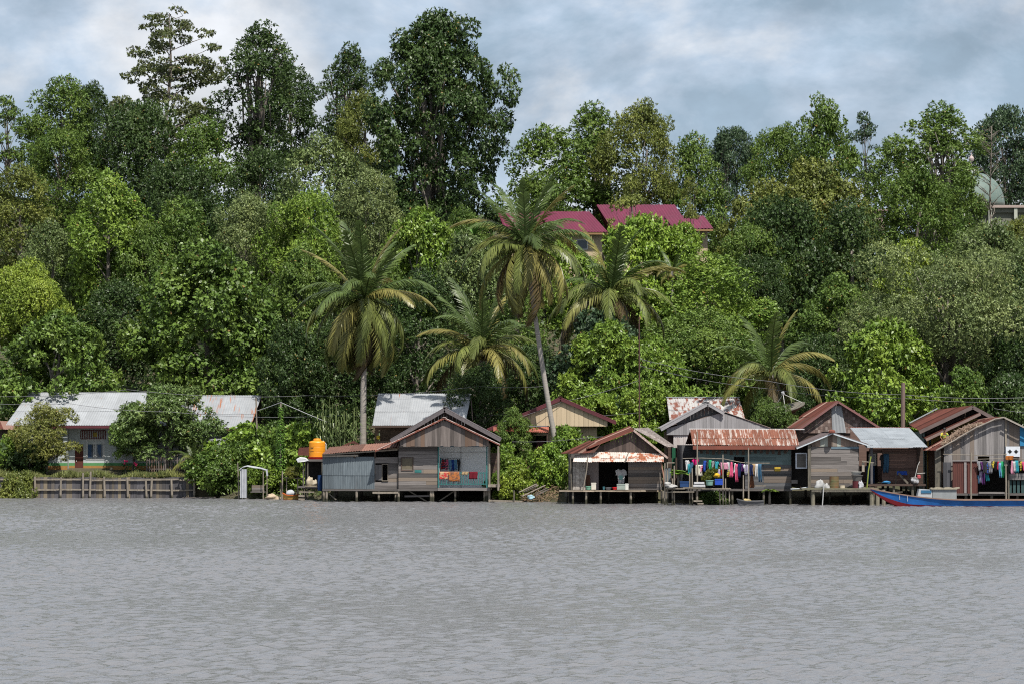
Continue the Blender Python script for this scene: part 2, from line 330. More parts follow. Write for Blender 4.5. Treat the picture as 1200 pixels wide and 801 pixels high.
def clump_leaves(rg, centres, radii, tw, lv, L0, flat=.75, droop=.25, asp=.42, inner=.15, up=.8):
    L0 = L0*.72; asp = min(.7, asp*1.35); tw = int(tw*1.55)
    """leaf rosettes over the outside of each clump"""
    Ps=[];Ds=[];Ns=[]
    for c, r in zip(centres, radii):
        n = max(4, int(tw*(r/np.mean(radii))**2))
        d = unit(n*2, rg); outw = np.array([c[0], c[1], 0.0]); ln = np.linalg.norm(outw)
        outw = outw/(ln+1e-6)*min(1, ln/2) + np.array([0,0,up])
        keep = d@outw > -.30; d = d[keep][:n]
        rad = r*rg.uniform(.74, 1.10, len(d))[:, None]
        p = c + d*rad*np.array([1,1,flat])
        nl = lv
        dd = np.repeat(d, nl, 0); pp = np.repeat(p, nl, 0) + rg.normal(size=(len(dd),3))*L0*.15
        D = dd*.55 + rg.normal(size=(len(dd),3))*.65 + np.array([0,0,-droop])
        Nn = np.array([0,0,.38]) + dd*.95 + rg.normal(size=(len(dd),3))*.34
        Ps.append(pp); Ds.append(D); Ns.append(Nn)
        k = int(len(dd)*inner)
        if k:
            Ps.append(c + unit(k, rg)*r*rg.uniform(0,.7,(k,1))*np.array([1,1,flat])); Ds.append(rg.normal(size=(k,3))); Ns.append(rg.normal(size=(k,3)))
    P=np.concatenate(Ps); D=np.concatenate(Ds); Nn=np.concatenate(Ns)
    Ln = L0*rg.uniform(.65, 1.3, len(P)); return P, D, Nn, Ln, Ln*asp
def limb(mb, a, b, r0, r1, rn, sag=.12, n=5, seg=6):
    a = Vector(a); b = Vector(b); d = b-a; L_ = d.length
    pts=[]; rr=[]
    j = Vector((rn.uniform(-1,1), rn.uniform(-1,1), rn.uniform(-.2,1)))*L_*sag
    for i in range(n+1):
        t = i/n; pts.append(a + d*t + j*math.sin(PI*t)); rr.append(r0+(r1-r0)*t)
    mb.tube(pts, rr, seg)
ENV = {
 'dome':  lambda t: math.sqrt(max(0,1-(max(0,t-.35)/.66)**2))*(.75+.25*min(1,t/.35)),
 'oval':  lambda t: math.sin(PI*min(1,max(0,.12+.86*t)))**.6,
 'tall':  lambda t: (1-(max(0,t-.5)/.52)**2)**.6*(.65+.35*min(1,t/.5)) if t<1 else .1,
 'giant': lambda t: (1-(max(0,t-.45)/.56)**3.2)**.6*(.72+.28*min(1,t/.4)) if t<1 else .1,
 'spread':lambda t: .35+.65*math.sin(PI*min(1,.1+.62*t)),
 'tier':  lambda t: (1.0 if t<.34 else .8 if t<.5 else .5 if t<.84 else .22),
}
PROTO = {}
def make_proto(key, seed, R, H, z0, ncl, cr, env='dome', tw=34, lv=6, L0=.34, flat=.75, mat_=None, limbs=12, tr=.28, droop=.25, asp=.42, rmin=.45, inner=.15, fork=.35, levels=None, stems=1):
    rg = np.random.default_rng(seed); rn = random.Random(seed)
    cs=[]; rs=[]
    for i in range(ncl):
        t = rg.uniform(0,1)
        if levels: t = (math.floor(t*levels)+rg.uniform(.3,.7))/levels
        a = rg.uniform(0, 2*PI); rf = math.sqrt(rg.uniform(rmin**2, 1))
        lump = 1+.16*math.sin(3*a+seed)+.1*math.sin(5*a+2*seed+4*t)
        rad = max(.2, R*ENV[env](t)*rf*lump - cr*.5)
        cs.append(np.array([rad*math.cos(a), rad*math.sin(a), z0+H*t*(1+.05*math.sin(2*a+seed)) - cr*.3])); rs.append(cr*rg.uniform(.65,1.35))
    P, D, Nn, Ln, Wd = clump_leaves(rg, cs, rs, tw, lv, L0, flat, droop, asp, inner)
    cm = leaves_to_mesh('crown_'+key, P, D, Nn, Ln, Wd, mat_ or LEAF)
    mb = MB(); zt = z0+H*.7
    for s_ in range(stems):
        ox = Vector((rn.uniform(-.6,.6), rn.uniform(-.6,.6), 0)) if stems>1 else Vector((0,0,0))
        limb(mb, ox, Vector((rn.uniform(-.5,.5)+ox.x*2, rn.uniform(-.5,.5)+ox.y*2, zt)), tr, tr*.3, rn, .03, 8, 9)
    order = sorted(range(ncl), key=lambda i: rn.random())[:limbs]
    for i in order:
        c = cs[i]; zs = max(z0*.7, min(zt, c[2]-H*fork*rn.uniform(.5,1.2)))
        limb(mb, (0,0,zs), c, tr*.45*(1-.5*zs/zt), tr*.08, rn)
    o = mb.build('tmp', BARK, None, True); tm = o.data; bpy.data.objects.remove(o)
    co = P
    Wt = np.percentile(np.abs(co[:,0]), 98.5)+np.percentile(np.abs(co[:,1]), 98.5)
    PROTO[key] = (tm, cm, float(np.percentile(co[:,2], 99.7)), float(Wt))
make_proto('broad', 1, 4.6, 7.5, 3.0, 85, 1.35, 'dome', 38, 6, .31)
make_proto('broad2', 2, 4.6, 8.0, 2.6, 110, 1.05, 'oval', 30, 6, .29, droop=.1)
make_proto('domeglint', 3, 4.8, 8.0, 1.8, 120, 1.1, 'dome', 30, 6, .36, mat_=LEAFG, asp=.5, droop=.45)
make_proto('bigleaf', 4, 4.4, 7.5, 1.8, 95, 1.05, 'dome', 24, 7, .43, mat_=LEAFG, asp=.40, droop=.3)
make_proto('tall', 5, 3.6, 9.5, 3.5, 90, 1.05, 'tall', 26, 6, .33)
make_proto('tallopen', 6, 3.3, 9.5, 5.0, 66, .92, 'tall', 36, 6, .25, limbs=30, tr=.26, fork=.7, rmin=.2, inner=.05, stems=2)
make_proto('giant', 7, 6.0, 15.8, 1.2, 310, .9, 'giant', 34, 6, .32, mat_=LEAFG, droop=.5, limbs=40, tr=.4, fork=.6, rmin=.2, inner=.12, stems=3)
def make_layered():
    rg = np.random.default_rng(80); rn = random.Random(80); Ht = 14.0; cs=[]; rs=[]; mb = MB()
    mb.tube([(.12*math.sin(i), .1*math.cos(i*1.3), Ht*.97*i/10) for i in range(11)], [.24*(1-i/10.6)+.02 for i in range(11)], 8)
    for i in range(40):
        h = .30 + .68*(i/39); a = i*2.39996 + rn.uniform(-.4,.4)
        L_ = (6.3*(1-h)**.62 + .35)*rn.uniform(.62,1.1)*(1+.22*math.cos(a))
        if rn.random() < .12: continue
        z0_ = Ht*h - .6; rise = rn.uniform(.15,.42)*L_; e_ = Vector((math.cos(a)*L_, math.sin(a)*L_, z0_+rise)); s_ = Vector((0,0,z0_))
        limb(mb, s_, e_, .10*(1.15-h), .02, rn, .06, 6, 5)
        nk = max(2, int(L_*1.25))
        for k in range(nk):
            u = .42+.6*k/max(1,nk-1); q = s_.lerp(e_, min(u,1.02)); r = rn.uniform(.45,.95)*(.75+.1*L_)
            off = Vector((rn.gauss(0,.35), rn.gauss(0,.35), rn.uniform(.05,.35))); cs.append(np.array(q+off)); rs.append(r)
            if rn.random() < .5: limb(mb, q, q+off*2.2, .02, .008, rn, .1, 3, 4)
    P, D, Nn, Ln, Wd = clump_leaves(rg, cs, rs, 24, 6, .25, .24, 0, .45, 0, .6)
    cm = leaves_to_mesh('crown_layered', P, D, Nn, Ln, Wd, LEAF); o = mb.build('tmp', BARK, None, True); tm = o.data; bpy.data.objects.remove(o)
    PROTO['layered'] = (tm, cm, float(np.percentile(P[:,2], 99.8)), float(np.percentile(np.abs(P[:,0]), 98.5)*2))
make_layered()
make_proto('fine', 9, 4.8, 5.5, 2.5, 75, 1.25, 'dome', 90, 7, .21, flat=.7)
make_proto('umbrella', 10, 6.2, 6.2, 5.0, 64, 1.65, 'spread', 125, 7, .21, flat=.6, limbs=34, tr=.34, droop=.1, inner=.03, rmin=.35, fork=.8)
make_proto('sparse', 11, 3.0, 5.5, 5.5, 26, .8, 'oval', 30, 5, .28, limbs=26, tr=.16, fork=.6, rmin=.1, inner=0, flat=.5)
make_proto('shrub', 12, 2.4, 2.8, .1, 60, .62, 'dome', 30, 6, .24, mat_=LEAFG, limbs=10, tr=.07, rmin=.3)
make_proto('shrubbig', 13, 2.6, 3.4, .1, 60, .62, 'dome', 20, 6, .34, mat_=LEAFG, limbs=10, tr=.08, rmin=.3, asp=.55)
make_proto('feather', 14, 2.2, 3.2, 1.3, 62, .55, 'oval', 42, 7, .17, flat=.6, limbs=26, tr=.09, droop=.5, asp=.28, rmin=.1, inner=.0)
make_proto('mango', 15, 3.3, 4.6, 1.5, 110, .68, 'dome', 24, 7, .27, mat_=LEAFG, limbs=22, tr=.17, droop=.7, asp=.30, rmin=.3)
make_proto('broad3', 16, 4.4, 8.5, 2.4, 75, 1.25, 'oval', 34, 6, .30)
make_proto('viny', 17, 4.0, 9.0, 1.5, 190, .75, 'tall', 26, 6, .28, droop=.7, inner=.1)
def place(key, name, px, top, wpx, Y, col, label, cat='tree', group='trees on the hillside', zb=None, rot=None, crown='crown', stem='trunk'):
    tm, cm, Hh, Ww = PROTO[key]
    p = at(px, top, Y); z0 = ground(p.x, Y) if zb is None else zb
    s = wpx*Y/F/Ww; need = (p.z - z0)/Hh
    sz = min(1.35*s, max(.75*s, need)); extra = p.z - z0 - sz*Hh
    base = Vector((p.x, Y, z0 + (extra if extra < 0 else 0)))
    t = thing(name, label, cat, base, group)
    q = random.uniform(.88,1.12); t.scale = (s*q, s/q, sz)
    t.rotation_euler = (random.uniform(-.07,.07), random.uniform(-.07,.07), random.uniform(0, 6.28) if rot is None else rot)
    a = bpy.data.objects.new(stem, tm); b = bpy.data.objects.new(crown, cm)
    for o in (a, b): COL.objects.link(o); o.parent = t
    if extra > 0:
        b.location.z = extra/sz; a.scale.z = (Hh + extra/sz)/Hh
    b.color = (col[0], col[1], col[2], 1)
    return t
# greens (linear base colours)
G_MID=(.110,.172,.032); G_DK=(.050,.086,.022); G_BR=(.158,.240,.036); G_YL=(.215,.285,.040); G_OL=(.158,.184,.040)
G_GR=(.140,.188,.062); G_BL=(.058,.098,.046); G_SI=(.175,.220,.078); G_LM=(.190,.285,.040)  # G_BL on far treetops also puts distance haze into their colour
TREES = [
 # key, px, top, width, Y, colour, label
 ('sparse',8,112,62,322,G_MID,'thin open tree at the far left end of the skyline'),
 ('broad3',66,92,92,328,G_MID,'rounded green tree on the skyline, second from its left end'),
 ('broad2',112,98,70,332,G_DK,'dark rounded treetop on the skyline just left of the layered feathery tree'),
 ('layered',193,12,185,318,(.095,.115,.040),'tall feathery tree with tiered branches open against the sky'),
 ('broad',160,118,110,300,G_DK,'dark green tree directly below the tall tiered feathery tree'),
 ('broad2',78,150,110,302,G_MID,'mid green tree below the rounded left skyline tree'),
 ('broad3',232,138,95,298,G_MID,'broad tree filling the dip between the tiered tree and the tall pale stemmed tree'),
 ('tallopen',306,27,98,312,G_DK,'very tall tree with several pale bare stems left of the small skyline gap'),
 ('tall',352,68,62,322,G_DK,'dark tree tucked behind the right side of the tall pale stemmed tree'),
 ('tallopen',404,52,70,326,G_DK,'tall thin skyline tree between the pale stemmed tree and the giant dark tree'),
 ('broad2',425,110,76,308,G_OL,'olive tree at the left foot of the giant dark tree'),
 ('giant',516,18,160,282,G_DK,'giant dark leafy tree, the tallest and widest on the skyline'),
 ('broad3',372,160,112,280,G_GR,'pale grey green tree below the skyline gap left of the giant tree'),
 ('broad2',425,195,80,272,G_SI,'silvery green tree against the left foot of the giant dark tree'),
 ('broad3',26,195,100,282,G_OL,'olive toned tree near the left edge halfway up the slope'),
 ('tall',130,206,98,260,G_BR,'bright upright tree standing out alone on the left slope'),
 ('broad',200,190,100,284,G_DK,'shaded tree on the left slope to the right of the bright upright tree'),
 ('broad2',60,262,90,262,G_GR,'grey green tree under the olive tree on the left slope'),
 ('fine',22,306,110,240,G_YL,'low dome of fine yellow green leaves at the left edge'),
 ('bigleaf',55,368,150,226,G_MID,'big leaved glossy tree directly behind the long zinc roof at its left end'),
 ('broad',135,330,95,244,G_DK,'dim tree between the yellow green dome and the huge round glossy tree'),
 ('domeglint',243,288,172,236,G_MID,'huge round glossy leaved tree above the long zinc roofs'),
 ('broad3',212,235,110,262,G_MID,'tree rising just above the left shoulder of the huge round glossy tree'),
 ('broad2',285,226,92,266,G_SI,'pale silvery tree above the right shoulder of the huge round glossy tree'),
 ('broad2',345,222,104,262,G_BR,'bright tree up the slope from the leftmost coconut palm'),
 ('viny',350,292,92,246,G_MID,'creeper hung tree immediately left of the leftmost coconut palm crown'),
 ('bigleaf',482,248,112,256,G_BR,'bright big leaved tree at the foot of the giant dark tree'),
 ('domeglint',556,275,84,246,G_GR,'grey glinting small tree between the first and third coconut palms'),
 ('broad',400,375,110,226,G_DK,'dark tree behind the drooping fronds of the leftmost coconut palm'),
 ('viny',345,378,86,224,G_DK,'shaded creeper covered tree above the vine wrapped post'),
 ('broad3',485,318,100,238,G_DK,'dark tree between the crowns of the leftmost and second palms'),
 ('broad3',652,150,112,292,G_MID,'rounded skyline tree right of the giant dark tree'),
 ('tallopen',712,122,92,296,G_MID,'airy tall tree above the crimson roofs, left one of the joined pair'),
 ('broad2',758,119,92,290,G_OL,'olive tinted tall tree above the crimson roofs, right one of the joined pair'),
 ('broad3',815,160,84,296,G_MID,'medium skyline tree right of the pair above the crimson roofs'),
 ('tallopen',840,150,46,350,G_BL,'bluish distant treetop peeping over the skyline beyond the crimson roofs'),
 ('broad',868,150,52,352,G_BL,'rounded bluish distant treetop on the skyline, left of the centre right rise'),
 ('sparse',742,206,60,264,G_OL,'slim young tree standing right in front of the crimson roof'),
 ('bigleaf',738,256,120,256,G_LM,'bright green bushy tree covering the foot of the crimson roofed house'),
 ('bigleaf',660,282,82,250,G_LM,'bright bush between the third palm crown and the cream wall on the hill'),
 ('viny',886,212,92,274,G_OL,'olive creeper hung tree right of the crimson roofs'),
 ('sparse',815,208,32,264,G_OL,'narrow ochre tinted tree in front of the right end of the crimson roof'),
 ('broad2',905,146,84,304,G_MID,'even topped skyline tree left of the tall two tiered tree'),
 ('tall',968,117,82,300,G_MID,'tall uneven skyline tree with dark left side, centre of the right half'),
 ('sparse',1016,132,54,316,G_BL,'small see through treetop standing right of the tall uneven tree'),
 ('tallopen',1096,121,92,302,G_MID,'tall irregular skyline tree left of the teal dome'),
 ('broad3',1046,162,92,306,G_MID,'low skyline tree left of the tall bright tree near the dome'),
 ('broad',1180,127,96,356,G_BL,'dark bluish far tree behind the teal dome'),
 ('broad3',1118,188,74,312,G_MID,'tree partly hiding the left side of the teal dome'),
 ('broad2',1070,196,120,286,G_MID,'wide tree down the slope from the tall bright skyline tree'),
 ('viny',957,190,112,282,G_OL,'yellowish creeper hung tree below the tall uneven skyline tree'),
 ('broad',915,232,130,262,G_DK,'broad dark tree in the middle of the right slope'),
 ('broad3',1000,236,110,264,G_DK,'dark tree with yellowed leaves right of the broad dark tree'),
 ('bigleaf',1050,282,70,252,G_YL,'small yellow leaved tree left of the silvery umbrella tree'),
 ('broad2',1150,262,120,270,G_GR,'pale leafy tree just below the dome building'),
 ('umbrella',1118,284,196,226,G_SI,'wide silvery umbrella shaped tree with bare dark trunk'),
 ('broad2',1196,256,60,284,G_OL,'olive tree at the right edge under the dome'),
 ('broad3',833,300,130,246,G_BR,'fresh green rounded tree above the fine dome shaped one'),
 ('fine',815,366,168,230,G_MID,'dense fine leaved dome shaped tree behind the rusty roofed houses'),
 ('domeglint',700,368,138,218.5,G_BL,'dark glossy tree behind the leaning palm trunk'),
 ('bigleaf',775,398,110,219,G_BR,'bright drooping leaved tree behind the thin dark pole'),
 ('broad',885,300,70,252,G_DK,'dark narrow tree behind the rightmost coconut palm'),
 ('viny',985,322,110,240,G_MID,'creeper draped tree right of the rightmost coconut palm'),
 ('bigleaf',1040,378,132,221,G_BR,'bright big leaved tree behind the bare utility pole'),
 ('broad',960,392,90,226,G_DK,'dark tree behind the satellite dish'),
 ('viny',1186,312,70,240,G_DK,'dark creeper hung tree at the right edge of the slope'),
 ('domeglint',1180,395,90,222,G_DK,'dark tree behind the weathered gabled house at the right edge'),
 ('broad3',610,335,90,240,G_MID,'tree seen through the fronds of the leaning palm'),
 ('broad',625,405,90,226,G_DK,'dim tree behind the maroon roofed cream house'),
 ('broad2',545,245,70,268,G_MID,'tree on the slope behind the banana plants'),
 ('broad2',915,425,80,214,G_DK,'shadowed low tree directly behind the satellite dish and palm'),
 ('broad3',780,300,80,256,G_MID,'tree between the crimson roofs and the fresh green rounded tree'),
 ('broad',300,176,80,292,G_DK,'dark tree beneath the bare stems of the tall pale stemmed tree'),
 ('viny',100,270,80,268,G_MID,'creeper hung tree left of the bright upright tree'),
 ('viny',172,262,70,258,G_MID,'creeper hung tree right of the bright upright tree'),
 ('broad2',440,300,80,250,G_MID,'tree seen behind the top of the leftmost coconut palm'),
 ('broad3',640,205,90,282,G_MID,'tree just up the slope from the left crimson roof'),
 ('bigleaf',798,264,74,257,G_LM,'bright tree at the foot of the right end of the crimson roofs'),
 ('broad2',880,262,84,258,G_MID,'green tree in front of the olive creeper hung one'),
]
for key, px, top, w_, Y, col, lab in TREES:
    place(key, 'tree', px, top, w_, Y, col, lab)
# nearer trees and shrubs on the bank
place('mango','mango_tree',194,451,122,217,(.13,.19,.055),'round drooping leaved tree in front of the long zinc roofed houses',group=None)
place('mango','mango_tree',156,473,54,218.5,(.15,.24,.05),'smaller bright tree against the left side of the round drooping one',group=None)
place('feather','feathery_tree',56,472,76,216,(.20,.21,.05),'small olive feathery tree in front of the left zinc roofed house',group=None)
SH = [
 ('shrub',12,508,48,217,G_BR,'green hedge shrub at the left edge beside the feathery tree'),
 ('shrub',35,520,46,216,G_DK,'dark shrub at the foot of the feathery tree'),
 ('shrubbig',254,524,80,212.6,G_MID,'leafy shrub at the right end of the timber bank wall'),
 ('shrubbig',292,497,88,214.2,G_LM,'tall bright shrub left of the vine wrapped post'),
 ('shrub',318,497,64,214,G_MID,'dense shrub around the vine wrapped post'),
 ('shrubbig',346,497,84,212,G_BR,'light green shrub behind the orange water tank, left of it'),
 ('shrub',306,548,44,210.6,G_BR,'bright shrub behind the tarpaulin shelter'),
 ('shrubbig',326,534,54,210.4,G_BR,'yellow green shrub between the tarpaulin shelter and the leaning poles'),
 ('shrub',270,520,60,212,G_MID,'shrub against the low lean-to roof of the right zinc roofed house'),
 ('shrub',390,480,54,215,G_MID,'shrub up behind the orange water tank, right of it'),
 ('shrubbig',668,499,56,204.2,G_BR,'bright shrub covering the right half of the cream house'),
 ('shrubbig',592,520,46,202.2,G_BR,'fresh green shrub behind the shore log beside the verandah house'),
 ('viny',603,478,54,205.5,G_MID,'narrow shrubby tree beside the open verandah house'),
 ('shrubbig',640,520,52,201.4,G_LM,'yellow leaved shrub left of the leaning palm base'),
 ('shrubbig',606,545,44,200.0,G_YL,'yellowish shrub on the shore right of the verandah house'),
 ('shrub',585,552,30,200.4,G_BR,'small shrub against the right corner of the verandah house'),
 ('bigleaf',700,456,84,211,G_LM,'bright leafy tree behind the rust red roofed house'),
 ('bigleaf',760,448,90,212,G_BR,'leafy tree filling the gap between the rust red roof and the grey gable'),
 ('shrub',668,478,60,209,G_LM,'bright shrub between the palm trunk and the rust red roof'),
 ('feather',905,466,64,203.5,(.10,.155,.03),'loose bright bush growing above the long rusted roof'),
 ('shrubbig',1128,430,60,214,G_MID,'leafy shrub at the foot of the silvery umbrella tree'),
 ('broad2',562,428,92,213.0,G_DK,'dark low tree behind the black gable at the second palm'),
 ('bigleaf',720,380,104,216,G_BR,'bright tree in front of the fourth palm trunk'),
 ('shrub',22,553,46,211.9,G_OL,'dry olive clump hanging over the timber bank wall at its left end'),
 ('shrub',1185,440,70,214,G_DK,'dark shrub behind the right edge house'),
]
for key, px, top, w_, Y, col, lab in SH:
    place(key, 'shrub' if key.startswith('shrub') else 'small_tree', px, top, w_, Y, col, lab, 'shrub' if key.startswith('shrub') else 'tree', 'shrubs and small trees on the bank', crown='foliage', stem='stem')
# bare tree before the dome
def bare(px, top, Y, label):
    p = at(px, top, Y); z0 = ground(p.x, Y); t = thing('bare_tree', label, 'tree', (p.x, Y, z0))
    rn = random.Random(3); mb = MB(); Ht = p.z - z0
    mb.tube([(p.x + .1*math.sin(i), Y, z0 + Ht*i/8) for i in range(9)], [.14*(1-.1*i)+.015 for i in range(9)], 7)
    mb.build('trunk', BARK, t, True); mb = MB()
    for i in range(26):
        h = .45 + .53*i/26; a = rn.uniform(0, 6.28); l = (1-h)*3.2+.7
        s = Vector((p.x, Y, z0+Ht*h)); e_ = s + Vector((math.cos(a)*l, math.sin(a)*l, l*.7)); limb(mb, s, e_, .045, .015, rn, .1, 4, 5)
        for k in range(5):
            u = rn.uniform(.3,1); q = s.lerp(e_, u); limb(mb, q, q + Vector((rn.uniform(-1,1), rn.uniform(-1,1), rn.uniform(0,.9)))*.7, .02, .01, rn, .1, 3, 4)
    mb.build('branch', BARK, t, True)
bare(1161, 148, 300, 'leafless grey tree in front of the teal dome')
# ---------------------------------------------------------------- palms
def frond_mesh(seed, Lf, droop, leaf=.62, hang=.6):
    rg = np.random.default_rng(seed); n = 58
    # rachis in the XZ plane
    pts=[]; a = 0.0; p = np.array([0.,0.,0.])
    for i in range(n+1):
        t = i/n; ang = -droop*(t**1.5); d = np.array([math.cos(ang), 0, math.sin(ang)]); pts.append(p.copy()); p = p + d*Lf/n
    V=[];Fc=[]
    def strip(p0, d, nrm, l, w):
        s = np.cross(d, nrm); s /= np.linalg.norm(s)+1e-9
        mid = p0 + d*l*.5; tip = mid + (d + np.array([0,0,-.75*hang]))*l*.45
        k = len(V); V.extend([p0-s*w*.4, p0+s*w*.4, mid+s*w*.5, mid-s*w*.5, tip]); Fc.append((k,k+1,k+2,k+3)); Fc.append((k+3,k+2,k+4))
    for i in range(5, n+1):
        t = i/n; tg = pts[i]-pts[i-1]; tg /= np.linalg.norm(tg); upv = np.array([-tg[2],0,tg[0]])
        ll = leaf*Lf/4.8*(math.sin(PI*min(1, .12+t*.86))**.55)*1.45
        for sd in (-1, 1):
            if rg.uniform() < .05: continue
            d = tg*(.55+.5*t) + np.array([0,sd,0])*rg.uniform(.75,.95) + np.array([0,0,-1])*hang*rg.uniform(.35,.85) + rg.normal(size=3)*.08
            d /= np.linalg.norm(d); strip(pts[i], d, upv + np.array([0,sd*.4,0]), ll*rg.uniform(.8,1.1), .055*Lf/4.8*1.3)
    mb = MB(); mb.v = [tuple(v) for v in V]; mb.f = Fc; mb.mi = [0]*len(Fc)
    mb.tube([tuple(q) for q in pts[::3]], [.05*(1-.85*i/(n/3)) + .008 for i in range(len(pts[::3]))], 5)
    o = mb.build('tmp', FRONDM); me = o.data; bpy.data.objects.remove(o); return me
FRO = [frond_mesh(20+i, 4.8, dr, hang=hg) for i, (dr, hg) in enumerate([(.6,.3),(1.35,.8),(1.75,1.0),(2.05,1.1),(1.6,1.3),(1.4,.9)])]
def palm(px, py, Y, base, label, fr, L_=1.0, seed=1, hanging=0, lean=None, fan=None, trunkr=.16, skew=0, group='coconut palms behind the waterfront houses'):
    rn = random.Random(seed); c = at(px, py, Y); b = at(base[0], base[1], Y) if base else Vector((c.x, Y, ground(c.x, Y)))
    b.z = min(b.z, ground(b.x, Y)) if base else b.z
    t = thing('coconut_palm', label, 'palm tree', b, group)
    mb = MB(); n = 14; pts=[]; rr=[]
    for i in range(n+1):
        u = i/n; pts.append((b.x+(c.x-b.x)*u**(1.0 if not lean else lean), Y, b.z+(c.z-b.z)*u)); rr.append(trunkr*(1.35-.6*u if u < .15 else 1.12-.35*u))
    mb.tube(pts, rr, 12); mb.build('trunk', PBARK, t, True)
    mb = MB()
    for i in range(9):
        a = i*.7; mb.blob(c + Vector((math.cos(a)*.33, math.sin(a)*.33, -.45-.12*(i%3))), (.15,.15,.17), i, .05, 8, 6)
    mb.build('coconut_bunch', mat('coconut husk', (.16,.13,.04), (.10,.09,.03)), t, True)
    for i in range(fr):
        u = (i+.5)/fr
        # young fronds stand up, old fronds hang
        el = math.radians(82 - 98*u**.85 - hanging*u*30) + rn.uniform(-.08,.08)
        az = i*2.399963 + rn.uniform(-.25,.25)
        if u < .18: k = 0
        elif u < .4: k = rn.choice([1,5])
        elif u < .65: k = rn.choice([2,3])
        else: k = rn.choice([3,4,2]) if hanging == 0 else rn.choice([1,2,4])
        f = bpy.data.objects.new('palm_frond', FRO[k]); COL.objects.link(f); f.parent = t
        f.location = c - b + Vector((0,0,rn.uniform(-.15,.15)))
        s = L_*rn.uniform(.88,1.1)
        M_ = Matrix.Rotation(az, 4, 'Z') @ Matrix.Rotation(-el, 4, 'Y') @ Matrix.Rotation(rn.uniform(-.35,.35), 4, 'X')
        f.rotation_euler = M_.to_euler(); f.scale = (s,s,s)
        g_ = (.085,.125,.035) if u < .4 else (.135,.16,.042) if u < .72 else (.20,.20,.055) if u < .9 else (.10,.075,.035)
        if rn.random() < .15: g_ = (.22,.20,.06)
        q = rn.uniform(.8,1.15); f.color = (g_[0]*q, g_[1]*q, g_[2]*q, 1)
    return t
palm(427,352,211,(425,520),'leftmost coconut palm, straight, with a thick skirt of hanging fronds',54,1.18,3,hanging=1.75,trunkr=.22)
palm(564,410,218.5,(568,520),'second coconut palm, low dark crown above the black gabled roof',32,1.15,5,trunkr=.2)
palm(616,288,204.5,(664,560),'leaning coconut palm with a long curved bare trunk, tallest of them',42,1.15,9,hanging=1.15,lean=.75,trunkr=.17)
palm(716,345,222,(712,480),'fourth coconut palm with raised pale fronds above the rust red roof',26,1.2,12,trunkr=.17)
palm(904,438,209,(904,520),'rightmost coconut palm fanning out behind the satellite dish',17,1.05,15,trunkr=.18)
palm(788,318,248,(788,360),'little dark palm on the slope above the fine leaved dome tree',14,.45,18,group='small palms')
palm(228,540,214.5,(228,560),'golden young palm beside the picket fence',16,.42,21,trunkr=.08,group='small palms')
palm(246,545,214.2,(246,562),'low golden palm at the right end of the picket fence',12,.34,23,trunkr=.07,group='small palms')
# ---------------------------------------------------------------- banana plants, reeds
def bigleaf_plant(name, px, py0, Y, n, L0, col, label, wid=.5, rise=1.0, spread=.9, seed=1, zb=None, group=None):
    """py0 is where the stems start"""
    p = at(px, py0, Y); rn = random.Random(seed); zg = ground(p.x, Y) if zb is None else zb
    t = thing(name, label, 'plant', (p.x, Y, zg), group); mb = MB(); sm = MB()
    if p.z > zg+.1: sm.tube([(p.x, Y, zg-.1), (p.x, Y, p.z)], [.09,.06], 7)
    for i in range(n):
        a = i*2.4+rn.uniform(-.3,.3); el = rn.uniform(.35,1.25); d = Vector((math.cos(a)*math.cos(el)*spread, math.sin(a)*math.cos(el)*spread, math.sin(el)*rise)); l = L0*rn.uniform(.7,1.1)
        side = d.cross(Vector((0,0,1))).normalized(); q = p.copy(); pr=None; m_=6
        rows=[]
        for j in range(m_+1):
            u=j/m_; w_=wid*l*.5*math.sin(PI*min(1,.06+.92*u))**.7; rows.append((q-side*w_+Vector((0,0,w_*.25)), q.copy(), q+side*w_+Vector((0,0,w_*.25))))
            q = q + (d + Vector((0,0,-.8*u)))*l/m_
        vs=[v for r in rows for v in r]; fs=[]
        for j in range(m_):
            for k in (0,1): fs.append((j*3+k, j*3+k+1, j*3+k+4, j*3+k+3))
        mb.add(vs, fs)
    if sm.v: sm.build('stem', BARK, t, True)
    o = mb.build('foliage', LEAFG, t); o.color = C4(col); return t
bigleaf_plant('banana_plant',556,276,246,9,2.0,(.10,.19,.035),'banana plant with broad pale leaves on the slope left of the leaning palm crown',.24)
bigleaf_plant('banana_plant',540,284,247,8,1.8,(.09,.17,.03),'smaller banana plant left of the other one on the slope',.24,seed=4)
def reeds(px0, px1, Y, top, label):
    a = at(px0, top, Y); b_ = at(px1, top, Y); rn = random.Random(8); cx=(a.x+b_.x)/2; zg = ground(cx, Y); t = thing('cane_clump', label, 'plant', (cx, Y, zg))
    mb = MB()
    for i in range(420):
        x = rn.uniform(a.x, b_.x); y = Y+rn.uniform(-1,1); h = (a.z-zg)*rn.uniform(.35,1.0); an = rn.uniform(0,6.28); o_ = rn.uniform(.2,.9)
        p0 = Vector((x, y, zg+h*rn.uniform(.5,.9))); tip = p0 + Vector((math.cos(an)*o_, math.sin(an)*o_, -.3+rn.uniform(0,.5))); mid = (p0+tip)/2 + Vector((0,0,.35)); s = Vector((-math.sin(an), math.cos(an), 0))*.04
        mb.add([p0-s*.5, p0+s*.5, mid+s, mid-s, tip], [(0,1,2,3),(3,2,4)])
    o = mb.build('foliage', LEAFG, t); o.color = (.11,.15,.05,1); sm = MB()
    for i in range(22):
        x = rn.uniform(a.x, b_.x); y = Y+rn.uniform(-.8,.8); sm.tube([(x, y, zg-.1),(x+rn.uniform(-.2,.2), y, zg+(a.z-zg)*rn.uniform(.6,.95))], [.03,.015], 5)
    sm.build('cane', mat('cane', (.16,.20,.07)), t)
